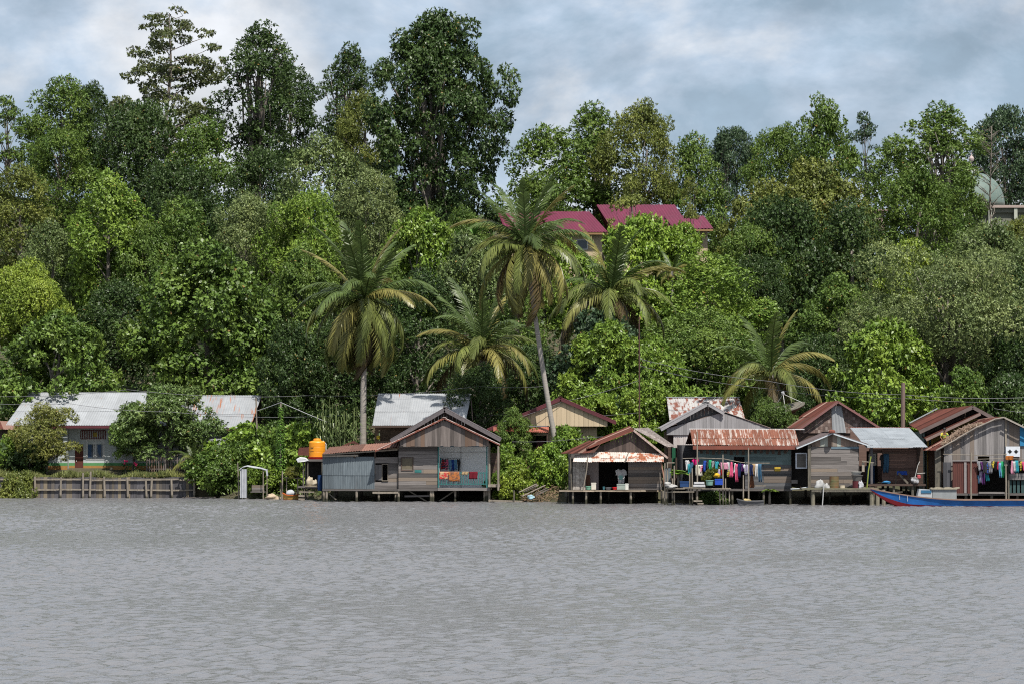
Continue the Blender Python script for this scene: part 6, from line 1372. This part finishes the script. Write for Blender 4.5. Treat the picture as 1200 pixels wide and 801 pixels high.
for px in (1020.5,): mb = MB(); mb.box(X(px)-.09, X(px)+.05, 189.9, 190.0, zf-.2, Z(521)); mb.build('front_post', mat('grey post', (.11,.105,.11), (.07,.065,.07)), t)
mb = MB(); mb.box(X(1078)-.1, X(1083), 191.0, 191.4, zf, Z(522)); mb.build('corner_post', WD, t)
mb = MB(); mb.beam((X(1020),191.1,Z(530)),(X(1056),191.1,Z(530.2)),.03,.03); mb.build('wall_rail', POLE, t)
mb = MB(); mb.box(X(1015), X(1083), 189.8, 196, zf-.14, zf-.02); mb.build('deck', WD, t)
stilts(t, [X(1022), X(1046), X(1068), X(1081)], [190.0, 193, 195.6], zf-.14, .09, mat_=POSTD)
garment('trousers','trousers',1038.5,531,6.5,22,191.0,'denim','dark denim trousers hanging in the shed doorway',None)
garment('shirt','shirt',1034,532,6,16,191.15,'charcoal','charcoal shirt hanging beside the trousers in the shed doorway',None)
garment('towel','towel',1057,551,12,5,190.7,'blue','bright blue cloth draped over the plank rack under the zinc shed',None)
mb = MB(); mb.tube([(X(1050),190.7,zf),(X(1051),190.7,Z(551)),(X(1064),190.7,Z(551)),(X(1067),190.7,zf)],.03,6); mb.beam((X(1053),190.6,Z(554)),(X(1064),190.5,zf),.03,.12); one('drying_rack', mb, POSTD, 'low wooden rack under the zinc roofed shed', 'rack', (X(1057),190.7,zf))
mb = MB(); c=at(1038.5,564.5,190.3); mb.blob(c, (.28,.2,.08), 3, .4); one('blue_cloth_heap', mb, plain('sky blue cloth', (.04,.20,.42)), 'crumpled light blue cloth on the shed floor at the left', 'cloth', c, None, True)
# engine / red item
t = thing('boat_engine', 'small boat engine with red tank on the shed deck above the blue boat', 'engine', (X(1071), 189.9, zf))
mb = MB(); mb.blob((X(1070), 189.9, zf+.22), (.24,.2,.2), 5, .5); mb.box(X(1068), X(1074), 189.8, 190.1, zf, zf+.12); mb.build('motor_block', plain('dirty grey metal', (.16,.15,.15)), t)
mb = MB(); mb.lathe((X(1075), 189.9, zf+.3), [(.1,0),(.13,.05),(.13,.2),(.05,.26)], 12); mb.build('fuel_tank', plain('faded red', (.42,.08,.09)), t)
mb = MB(); mb.tube([(X(1070), 189.8, zf+.3), (X(1073.5), 189.8, Z(545)), (X(1076), 189.8, Z(540))], .025, 6); mb.tube([(X(1073), 189.8, Z(554)), (X(1082), 189.8, Z(553.5))], .02, 6); mb.build('tiller', plain('pale grey metal', (.45,.44,.42)), t)
for i in range(3): mb = MB(); mb.lathe((X(1067+3*i), 189.75, zf+.25-.06*i), [(.09,0),(.09,.04),(.03,.05)], 12, 0, Matrix.Rotation(PI/2, 3, 'X')); mb.build('pulley', STEEL, t)
# ---------------------------------------------------------------- house F : red roofs behind G
f = FR(194.5); X, Z = f.X, f.Z
t = thing('red_roofed_house', 'house with two tiers of rust red roof and a mustard gable wall', 'house', (X(1130), 195, 0), 'wooden stilt houses along the river')
mb = MB(); corr(mb, (X(1118), 202, at(1118,480,202).z), (X(1142), 195.2, Z(474.5)), (X(1079), 195.2, Z(504)), (X(1083), 202, at(1083,497,202).z), .8, 1, jit=.02); corr(mb, (X(1142), 195.2, Z(474.5)), (X(1120), 202, at(1118,480,202).z), (X(1168), 202, Z(488)), (X(1168), 195.2, Z(488.5)), .8); r_ = mb.build('roof', RUSTR, t)
for q in ((1079,504.5),(1168,489)):
    mb = MB(); mb.beam((X(1142), 195.15, Z(476.5)), (X(q[0]), 195.15, Z(q[1]+1.5)), .05, .22); mb.build('barge_board', mat('brown grey barge', (.15,.11,.105), (.11,.085,.08)), r_)
mb = MB(); mb.beam((X(1118), 202.1, at(1118,479,202).z+.05), (X(1084), 202.1, at(1083,496,202).z+.05), .5, .05); mb.build('zinc_flashing', ZINCN, r_)
mb = MB(); corr(mb, (X(1149), 196.5, Z(483)), (X(1149), 194.5, Z(483.5)), (X(1085), 194.5, Z(514)), (X(1085), 196.5, Z(511)), .8); mb.build('lower_roof', RUSTR, t); mb = MB(); mb.beam((X(1149), 194.45, Z(484.5)), (X(1085), 194.45, Z(515)), .05, .17); mb.build('barge_board', mat('dusty pink brown barge', (.24,.17,.15), (.17,.12,.11)), t)
g9 = lerpf([(X(1090),Z(512)),(X(1142),Z(487)),(X(1166),Z(491))])
mb = MB(); vplanks(mb, X(1094), X(1165), Z(540), lambda u: g9(u)-.1, 195.6, .03, .3); mb.build('gable_wall', plain('mustard boards', (.30,.21,.05)), t)
mb = MB(); g10 = lerpf([(X(1085),Z(503)),(X(1142),Z(478)),(X(1166),Z(489))]); vplanks(mb, X(1085), X(1165), Z(512), lambda u: g10(u)-.05, 196.4, .03, .3); mb.build('upper_gable_wall', WDV, t)
mb = MB(); mb.box(X(1088), X(1165), 195.66, 195.7, .2, Z(530)); shell(mb, X(1086), X(1165), 195.7, 201, .2, Z(505)); mb.build('wall', plain('pale teal wall', (.13,.19,.18)), t)
mb = MB(); mb.box(X(1089), X(1091), 195.5, 195.6, .2, Z(512)); mb.box(X(1094), X(1096), 195.52, 195.6, .2, Z(512)); mb.build('wall_trim', plain('yellow trim', (.38,.28,.07)), t)
mb = MB(); corr(mb, (X(1164), 193.2, Z(487.5)), (X(1140), 193.4, Z(495.5)), (X(1134), 190.9, Z(504)), (X(1158), 190.3, Z(491.5)), .8); corr(mb, (X(1086), 192.2, Z(523)), (X(1104), 192.2, Z(516)), (X(1107), 190.9, Z(521)), (X(1089), 190.9, Z(529.5)), .8); mb.build('front_roof', RUSTR, t)
mb = MB(); mb.tube([(X(1090), 191.2, 0),(X(1090), 191.2, Z(527))], .05, 7); mb.tube([(X(1112), 192.8, Z(560)),(X(1112), 192.8, Z(512))], .05, 7); mb.build('roof_post', WD, t)
# ---------------------------------------------------------------- house G : weathered gable
f = FR(189.2); X, Z = f.X, f.Z; zf = Z(577)
t = thing('stilt_house', 'stilt house with big silvery plank gable and a white vent block', 'house', (X(1150), 189.2, 0), 'wooden stilt houses along the river')
roofpts = [(1096,527.5),(1120,514),(1145,499.5),(1165,490.5),(1176,488.5)]
mb = MB()
for (a, za), (b, zb_) in zip(roofpts, roofpts[1:]):
    corr(mb, (X(b), 196, Z(zb_)), (X(b), 188.98, Z(zb_)), (X(a), 188.98, Z(za)), (X(a), 196, Z(za)), .8, jit=.03)
corr(mb, (X(1176), 188.8, Z(488.5)), (X(1176), 196, Z(488.5)), (X(1240), 196, Z(520)), (X(1240), 188.8, Z(520)), .8); mb.build('roof', RUSTR, t)
mb = MB()
for (a, za), (b, zb_) in zip(roofpts, roofpts[1:]):
    for k in range(3): mb.beam((X(a), 188.9-.05*k, Z(za+1-k*.8)+RN.uniform(-.03,.03)), (X(b), 188.9-.05*k, Z(zb_+1-k*.8)+RN.uniform(-.03,.03)), .06, .06)
mb.beam((X(1176), 188.7, Z(489)), (X(1240), 188.7, Z(520.5)), .05, .1, m=0); mb.build('roof_edge_poles', mat('grey stick', (.33,.29,.25), (.20,.175,.155), rough=.9), t)
rn = random.Random(71); mb = MB()
for i in range(700):
    u = rn.random(); px = 1106+44*u; py = 521.5-24*u; c = Vector((X(px), 188.9+rn.uniform(0,1.1), Z(py)+rn.uniform(.02,.16+.30*math.sin(PI*u)))); d = Vector((rn.uniform(-1,1), rn.uniform(-.6,.6), rn.uniform(-.5,.3)))*.3; mb.beam(c, c+d, .03, .02)
mb.build('thatch_litter', mat('dry thatch', (.40,.30,.22), (.24,.17,.13), rough=.95), t)
gt = lerpf([(X(a), Z(b)) for a, b in roofpts]+[(X(1240), Z(520))])
mb = MB(); vplanks(mb, X(1106), X(1232), Z(545), lambda u: gt(u)-.10, 189.2, .03, .24, [(X(1147),X(1160),Z(539.5),Z(534))]); vplanks(mb, X(1106), X(1145), zf, Z(545.2), 189.25, .03, .24); mb.build('gable_wall', WVG, t)
mb = MB(); mb.box(X(1195), X(1203), 189.1, 189.17, Z(522), Z(500)); mb.build('blue_panel', plain('bright blue board', (.02,.17,.34)), t)
mb = MB(); mb.box(X(1177.5), X(1179.5), 189.1, 189.18, Z(523), Z(489)); mb.build('batten', POLE, t)
# vent blocks: white panel, two flat black shapes painting the dark inside its openings
xa, xb, za, zb_ = X(1178), X(1194.5), Z(534.5), Z(522.5); mb = MB(); mb.box(xa, xb, 188.95, 189.15, za, zb_); v_ = mb.build('vent_block', plain('white cement', (.62,.65,.70)), t)
for k in (.28, .72):
    cx = xa+(xb-xa)*k; cz = (za+zb_)/2; r = .12; mb = MB(); pts=[]
    for j in range(16):
        a = j*PI/8; rr_ = r*(1.25 if j%4 == 0 else .8 if j%2 else .85); pts.append((cx+rr_*math.cos(a), cz+rr_*math.sin(a)))
    mb.prism(pts, 188.94, 188.955); mb.build('opening', plain('hollow shade black', (.01,.01,.01)), v_)
mb = MB(); corr(mb, (X(1114.5), 188.6, Z(539)), (X(1143.5), 188.6, Z(539.5)), (X(1143.5), 188.6, Z(579)), (X(1114.5), 188.6, Z(578)), .8, 1, .13, .014); mb.box(X(1127.8), X(1130.6), 188.52, 188.56, Z(577), Z(541), 1); mb.beam((X(1113), 188.55, Z(539.2)), (X(1144), 188.55, Z(539.2)), .06, .06, 1); mb.build('rust_screen', [RUSTD, plain('grey batten', (.24,.22,.22))], t)
mb = MB(); vplanks(mb, X(1104.5), X(1114), zf, Z(541), 188.9, .03, .2); mb.build('side_boards', mat('dark slate boards', (.07,.07,.08), (.045,.045,.05), (8,2,.4), 2, .3), t)
mb = MB(); mb.box(X(1096), X(1103), 189.3, 189.5, -.5, Z(527)); mb.build('corner_post', POSTD, t)
mb = MB(); mb.box(X(1178), X(1180), 188.3, 188.4, -.5, Z(535)); mb.build('corner_post', POSTD, t)
mb = MB(); mb.box(X(1145), X(1232), 191.6, 191.65, zf, Z(540)); mb.build('room_wall', DARK, t)
mb = MB(); mb.box(X(1096), X(1240), 188.4, 196, zf-.14, zf-.02); mb.box(X(1144), X(1174), 188.2, 188.4, Z(577.5), Z(575.5)); mb.build('deck', WH, t)
hb = MB(); hplanks(hb, X(1179), X(1240), Z(561.5), Z(553.5), 188.3, .03, .2); hb.build('front_rail_boards', WVG, t)
mb = MB(); x = X(1180)
while x < X(1238): mb.box(x, x+.16, 188.5, 188.53, zf, Z(562)); x += .25
mb.build('balustrade', plain('dark teal slat', (.04,.08,.08)), t)
stilts(t, [X(1100), X(1130), X(1160), X(1190), X(1215)], [188.6, 192, 195.5], zf-.14, .09)
mb = MB(); shell(mb, X(1104), X(1234), 189.3, 196, zf, Z(527)); mb.build('side_wall', WD, t)
mb = MB(); mb.tube([at(1105,531.5,188.7), at(1150,533,188.7), at(1180,532,188.6)], .022, 6); mb.tube([at(1144,537.5,188.3), at(1178,536.5,188.3), at(1215,538,188.1)], .018, 6); one('clothes_line', mb, POLE, 'washing poles in front of the silvery weathered gable', 'clothes line', at(1144,537,188.3))
for px, tp in ((1178.5,530),(1138,529.5)):
    pole('line_post', px, tp, 188.15, 'post carrying the washing line '+('left of the white vent block' if px > 1150 else 'behind the rust red screen'), .05, -.8)
laundry([(1147.5,539,5,12,'grey','shirt'),(1151,540,4,10,'purple','shirt'),(1154,539,4,16,'charcoal','trousers'),(1157.5,540,4,16,'blue','shirt','black'),(1160.5,540,4,14,'grey','trousers'),(1163.5,539,4,9,'yellow','shirt','charcoal'),(1166.5,540,4.5,12,'black','shirt'),(1170,540,3,10,'crimson','dress'),(1172,542,3,17,'sky','trousers'),(1175,540,4,19,'green','trousers')], 188.35, 'on the line right of the rust red screen', 'washing beside the rust red screen')
laundry([(1149.5,551,4,14,'lilac','shirt'),(1152.5,553,3.5,14,'purple','trousers'),(1157,551,4,12,'teal','shorts'),(1147,556,4,10,'denim','shirt')], 188.6, 'in the lower row right of the rust red screen', 'washing beside the rust red screen')
laundry([(1183,538,4,16,'black','shirt'),(1186.5,539,4,16,'pink','dress'),(1188.8,540,2.6,12,'white','towel'),(1191.5,539,4,14,'teal','towel'),(1196,539,3.6,12,'yellow','shirt','black'),(1199.5,540,4,11,'rose','shirt'),(1203.5,540,4,12,'navy','shirt')], 188.1, 'on the line under the white vent block', 'washing under the white vent block')
garment('towel','towel',1183,533.5,9,5,188.0,'orange','orange cloth thrown over the line below the white vent block',None)
# ---------------------------------------------------------------- long blue boat
f = FR(186.0); X, Z = f.X, f.Z
t = thing('longboat', 'long blue wooden boat with red bottom and raised bow moored at the right', 'boat', (X(1100), 186, 0), 'boats')
mb = MB(); BL = mat('bright blue hull paint', (.018,.13,.42), (.014,.10,.33), (.4,2,3), 2, 0, None, .5, grime=.45); RD = plain('dark red bottom paint', (.26,.02,.03)); rows = hull(mb, X(1019), X(1275), 185.6, -.22, .38, 1.5, .25, .55, 44, .05, .9, stern=.8, split=.42, bowrise=.68); mb.build('hull', [BL, RD, WI], t)
GW = mat('worn brown gunwale', (.26,.17,.13), (.16,.10,.08), (.4,2,4), 3); mb = MB(); gunwale(mb, rows, 185.6, .08, .07); mb.build('gunwale', GW, t)
mb = MB(); 
for a, b in zip(rows[8:], rows[9:]): mb.box(a[0]+.01, b[0]-.01, 185.6-a[1]*.85, 185.6+a[1]*.85, a[3]-.04, a[3]+.015)
mb.build('deck_boards', mat('worn deck wood', (.24,.18,.145), (.16,.12,.10), (.4,3,3), 3, .2), t)
for k, px in enumerate((1052,1061)): mb = MB(); q = rows[int((px-1019)/256*44)]; mb.tube([(X(px), 185.6-q[1]-.04, q[3]), (X(px)+.01, 185.6-q[1]-.03, q[3]-.35)], .012, 5); mb.build('rope_end', plain('white rope', (.6,.6,.6)), t)
mb = MB(); mb.beam((X(1045), 185.6, .85), (X(1056), 185.4, .88), .06, .04); one('paddle', mb, POLE, 'short pale paddle lying on the bow of the blue boat', 'paddle', (X(1050), 185.6, .85))
t2 = thing('boat_box', 'large pale grey box with canvas top standing on the blue boat', 'box', (X(1102), 185.6, .45)); mb = MB(); mb.box(X(1090.5), X(1118.5), 185.2, 185.9, .42, Z(572.5)); mb.build('body', mat('pale grey panel', (.25,.27,.28), (.20,.215,.225)), t2)
mb = MB(); 
for i in range(9): u=i/8; mb.beam((X(1088+30*u*1.0), 185.15, Z(571+.6*math.sin(i*2))), (X(1088+30*(u+.125)), 185.15, Z(571+.6*math.sin((i+1)*2))), .1, .09)
mb.box(X(1089), X(1119), 185.1, 186.0, Z(572.5), Z(571)); mb.build('canvas_top', plain('worn canvas', (.34,.30,.23)), t2)
t2 = thing('boat_cabin', 'low white coaming with a blue opening in front of the pale grey box', 'box', (X(1080), 185.6, .45)); mb = MB(); mb.add([(X(1072),185.2,.45),(X(1090),185.2,.45),(X(1090),185.2,Z(573)),(X(1075),185.2,Z(572)),(X(1072),185.9,.45),(X(1090),185.9,.45),(X(1090),185.9,Z(573)),(X(1075),185.9,Z(572))],[(0,1,2,3),(7,6,5,4),(0,4,5,1),(1,5,6,2),(2,6,7,3),(3,7,4,0)]); mb.build('body', plain('white paint worn', (.40,.42,.44)), t2); mb = MB(); mb.box(X(1077), X(1089), 185.16, 185.2, Z(577), Z(573.5)); mb.build('opening', plain('blue inside', (.03,.12,.22)), t2)
pole('mooring_pole', 1035, 579, 187.0, 'pale stake leaning behind the bow of the blue boat', .04, -.9, base_px=1037.5)
# ---------------------------------------------------------------- person on the roof edge
def skin_mesh(name, pts, edges, rad, m, parent, sub=2):
    me = bpy.data.meshes.new(name); o0 = ORG[parent.name]; me.from_pydata([tuple(Vector(p)-o0) for p in pts], edges, []); o = bpy.data.objects.new(name, me); COL.objects.link(o)
    o.parent = parent; ORG[o.name]=o0; md = o.modifiers.new('s', 'SKIN'); md.use_smooth_shade = True
    for i, r in enumerate(rad): me.skin_vertices[0].data[i].radius = (r, r) if not hasattr(r,'__len__') else r
    me.skin_vertices[0].data[0].use_root = True
    sb = o.modifiers.new('d', 'SUBSURF'); sb.levels = sub; sb.render_levels = sub; me.materials.append(m); return o
def person(px, foot, Y, label, h=1.35):
    b = at(px, foot, Y); k = h/1.7; P = lambda x, y, z: b + Vector((x*k, y*k, z*k)); t = thing('person', label, 'person', b)
    SK = plain('brown skin', (.22,.105,.06), .6, .3, .9); HR = plain('black hair', (.012,.01,.01), .5)
    pts = [P(0,0,.88), P(0,-.04,1.10), P(0,-.12,1.36), P(0,-.17,1.48), P(0,-.22,1.62),  # pelvis..head
           P(.10,0,.84), P(.14,-.06,.47), P(.15,0,.09), P(.15,-.15,.04),
           P(-.10,0,.84), P(-.14,-.10,.47), P(-.14,.0,.09), P(-.14,-.15,.04),
           P(.20,-.12,1.36), P(.30,-.16,1.10), P(.24,-.38,.93), P(.22,-.46,.88),
           P(-.20,-.12,1.36), P(-.30,-.18,1.10), P(-.22,-.38,.92), P(-.20,-.46,.87), P(0,-.235,1.70)]
    E = [(0,1),(1,2),(2,3),(3,4),(4,21),(0,5),(5,6),(6,7),(7,8),(0,9),(9,10),(10,11),(11,12),(2,13),(13,14),(14,15),(15,16),(2,17),(17,18),(18,19),(19,20)]
    rad = [.13,.12,.13,.055,.10,.085,.055,.038,.03,.085,.055,.038,.03,.055,.042,.03,.028,.055,.042,.03,.028,.085]
    body = skin_mesh('body', pts, E, [r*k for r in rad], SK, t)
    skin_mesh('shirt', [P(0,-.02,.98),P(0,-.04,1.10),P(0,-.12,1.36),P(.20,-.12,1.36),P(.29,-.155,1.14),P(-.20,-.12,1.36),P(-.29,-.175,1.14),P(0,-.14,1.42)], [(0,1),(1,2),(2,3),(3,4),(2,5),(5,6),(2,7)], [r*k for r in (.155,.145,.155,.08,.07,.08,.07,.08)], striped('yellow and green cloth', (.50,.42,.05), (.02,.20,.12)), t)
    skin_mesh('shorts', [P(0,0,.90),P(.10,0,.82),P(.135,-.05,.55),P(-.10,0,.82),P(-.135,-.08,.55),P(0,-.01,.98)], [(0,1),(1,2),(0,3),(3,4),(0,5)], [r*k for r in (.145,.105,.085,.105,.085,.14)], plain('brown shorts', (.13,.06,.035)), t)
    mb = MB(); mb.blob(P(0,-.19,1.69), (.118*k,.125*k,.125*k), 2, .04, 14, 10); mb.build('hair', HR, t, True)
    for hx in (.22, -.20):
        mb = MB(); hb_ = P(hx, -.46, .875)
        for j in range(4): mb.tube([hb_+Vector(((j-1.5)*.02*k,-.02*k,0)), hb_+Vector(((j-1.5)*.024*k,-.07*k,-.02*k)), hb_+Vector(((j-1.5)*.024*k,-.09*k*(1-.1*abs(j-1.5)),-.06*k))], [.011*k,.010*k,.007*k], 6)
        sg = -1 if hx > 0 else 1; mb.tube([hb_+Vector((sg*.03*k,.0,0)), hb_+Vector((sg*.06*k,-.04*k,-.02*k))], [.012*k,.008*k], 6); mb.build('fingers', SK, t, True)
    mb = MB(); hc = P(0,-.24,1.64)
    mb.blob(hc+Vector((0,-.095*k,-.01*k)), (.016*k,.025*k,.028*k), 1, 0, 8, 6); mb.build('nose', SK, t, True)
    mb = MB()
    for sx in (-.035,.035): mb.blob(hc+Vector((sx*k,-.085*k,.02*k)), (.013*k,.01*k,.009*k), 1, 0, 8, 6)
    mb.build('eye', plain('eye dark', (.02,.015,.012)), t, True)
person(1106.5, 529, 190.6, 'person with black hair in a yellow and green shirt bending over the roof edge', 1.42)
# ================================================================ crimson roofed buildings on the hill
def hill_house(label, xa, xb, top, bot, Y, depth, left_skew, gableL=True, wall=None, wpx=None, zb=None):
    f = FR(Y); X = f.X; zr = at(0, top, Y+depth).z; ze = f.Z(bot); t = thing('crimson_roofed_building', label, 'building', (X((xa+xb)/2), Y, ground(X((xa+xb)/2), Y)), 'crimson roofed buildings on the hill')
    k = (Y+depth)/Y
    xl_t, xr_t = at(xa-left_skew, top, Y+depth).x, at(xb-left_skew, top, Y+depth).x; mb = MB()
    corr(mb, (xl_t, Y+depth, zr), (xr_t, Y+depth, zr), (X(xb), Y, ze), (X(xa), Y, ze), .8, 1, .30, .035); corr(mb, (xr_t, Y+depth+.1, zr), (xl_t, Y+depth+.1, zr), (X(xa), Y+2*depth, ze), (X(xb), Y+2*depth, ze), .8, 1, .3, .035); mb.build('roof', MAG, t)
    mb = MB(); x0, x1 = X(xa)+.5, X(xb)-.5; zb = ground((x0+x1)/2, Y+depth)-1.5 if zb is None else zb
    holes=[]; mb.box(x0, x1, Y+.8, Y+.95, zb, ze-.02); mb.box(x0, x0+.15, Y+.95, Y+2*depth-.5, zb, ze-.02); mb.box(x1-.15, x1, Y+.95, Y+2*depth-.5, zb, ze-.02); mb.box(x0, x1, Y+2*depth-.5, Y+2*depth-.35, zb, ze-.02); mb.build('wall', wall or CREAM, t)
    mb = MB(); pp = [(x0+.02, Y+.9, ze-.05), (x0+.02, Y+2*depth-.4, ze-.05), (x0-(X(xa)-xl_t)*.9, Y+depth, zr-.12)]; mb.add(pp+[(a+.1,b,c) for a,b,c in pp], [(0,1,2),(5,4,3),(0,3,4,1),(1,4,5,2),(2,5,3,0)]); mb.build('gable_wall', DARK if not gableL else CREAM, t)
    mb = MB(); mb.box(X(xa)+.05, X(xb)-.05, Y+.0, Y+.06, ze-.22, ze-.06); mb.build('fascia', plain('ochre fascia', (.28,.17,.08)), t)
    for px in (wpx or ()):
        mb = MB(); frame(mb, X(px), X(px)+1.0, ze-1.5, ze-.6, Y+.72, .08, .08); w_ = mb.build('window', WHITEP, t); mb = MB(); mb.box(X(px)+.05, X(px)+.95, Y+.76, Y+.78, ze-1.45, ze-.65); mb.build('pane', GLASS, w_)
    return t
hill_house('largest crimson roof on the hill, ribbed, in the middle right of the group', 716, 808, 240, 266, 270, 4.2, 17, False, wpx=(730,760,785))
hill_house('crimson roof left of the largest one, its cream wall showing below', 650, 713, 248, 272, 268, 3.6, 22, False, wpx=(676,))
hill_house('small low crimson roof at the right end of the group', 790, 837, 253, 268, 269, 2.6, 12, False)
hill_house('crimson roof half hidden behind the crown of the leaning palm', 592, 642, 250, 270, 272, 3.6, 8, True)
# ================================================================ mosque with teal dome
Ym = 322.0; f = FR(Ym); X, Z = f.X, f.Z
t = thing('domed_building', 'pale hall with weathered teal dome and finial on the hilltop', 'mosque', (X(1170), Ym, ground(X(1170), Ym)))
zb_ = Z(240); cx = X(1145); R_ = X(1184)-X(1145)
mb = MB(); n=14; prof=[(R_*math.cos(a*PI/2/n)**.9 if a<n else .03, R_*1.05*math.sin(a*PI/2/n)**.95) for a in range(n+1)]; mb.lathe((cx, Ym+3, zb_), prof, 36); d_ = mb.build('dome', mat('weathered teal dome', (.10,.15,.135), (.14,.175,.155), (1,1,1), 2.5, 0, None, .6, 0, (.30,.28,.22), .25, (1.5,1.5,1.5)), t, True)
mb = MB(); zt_ = zb_+R_*1.05; s_ = Ym/F
for k in range(5):
    a = k*2*PI/5; mb.blob((cx+math.cos(a)*5.5*s_, Ym+3+math.sin(a)*5.5*s_, zt_-.1), (.3,.3,.42), k, .1, 8, 6)
mb.lathe((cx, Ym+3, zt_-.35), [(.6,0),(.55,.25),(.2,.5),(.12,.9)], 14); mb.build('finial_base', WHITEP, d_)
mb = MB(); mb.lathe((cx, Ym+3, zt_+.4), [(.06,0),(.06,.7),(.25,.85),(.30,1.05),(.2,1.25),(.05,1.4),(.03,1.7)], 14); mb.build('finial', plain('pinkish finial', (.42,.34,.33)), d_)
mb = MB(); mb.box(X(1095), X(1225), Ym, Ym+8, Z(243.5), Z(240.5)); mb.build('roof_slab', plain('pink grey slab', (.38,.30,.27)), t)
mb = MB(); mb.box(X(1097), X(1223), Ym+.3, Ym+.5, Z(249), Z(243.6)); mb.box(X(1097), X(1223), Ym+.6, Ym+7.6, Z(290), Z(243.8)); mb.build('wall', plain('pale olive wall', (.17,.175,.14)), t)
for px in (1100, 1130, 1160, 1190, 1215): mb = MB(); mb.box(X(px), X(px)+.35, Ym+.1, Ym+.29, Z(290), Z(243.6)); mb.build('column', plain('pale column', (.42,.44,.38)), t)
mb = MB(); mb.box(X(978), X(1012), 300, 305, FR(300).Z(247), FR(300).Z(245.5)); mb.box(X(980), X(1008), 300.4, 305, FR(300).Z(270), FR(300).Z(247.1)); one('hill_wall', mb, plain('dull pink wall', (.34,.25,.22)), 'scrap of pale wall and ledge among the trees left of the dome', 'wall', (X(990), 300, FR(300).Z(270)))
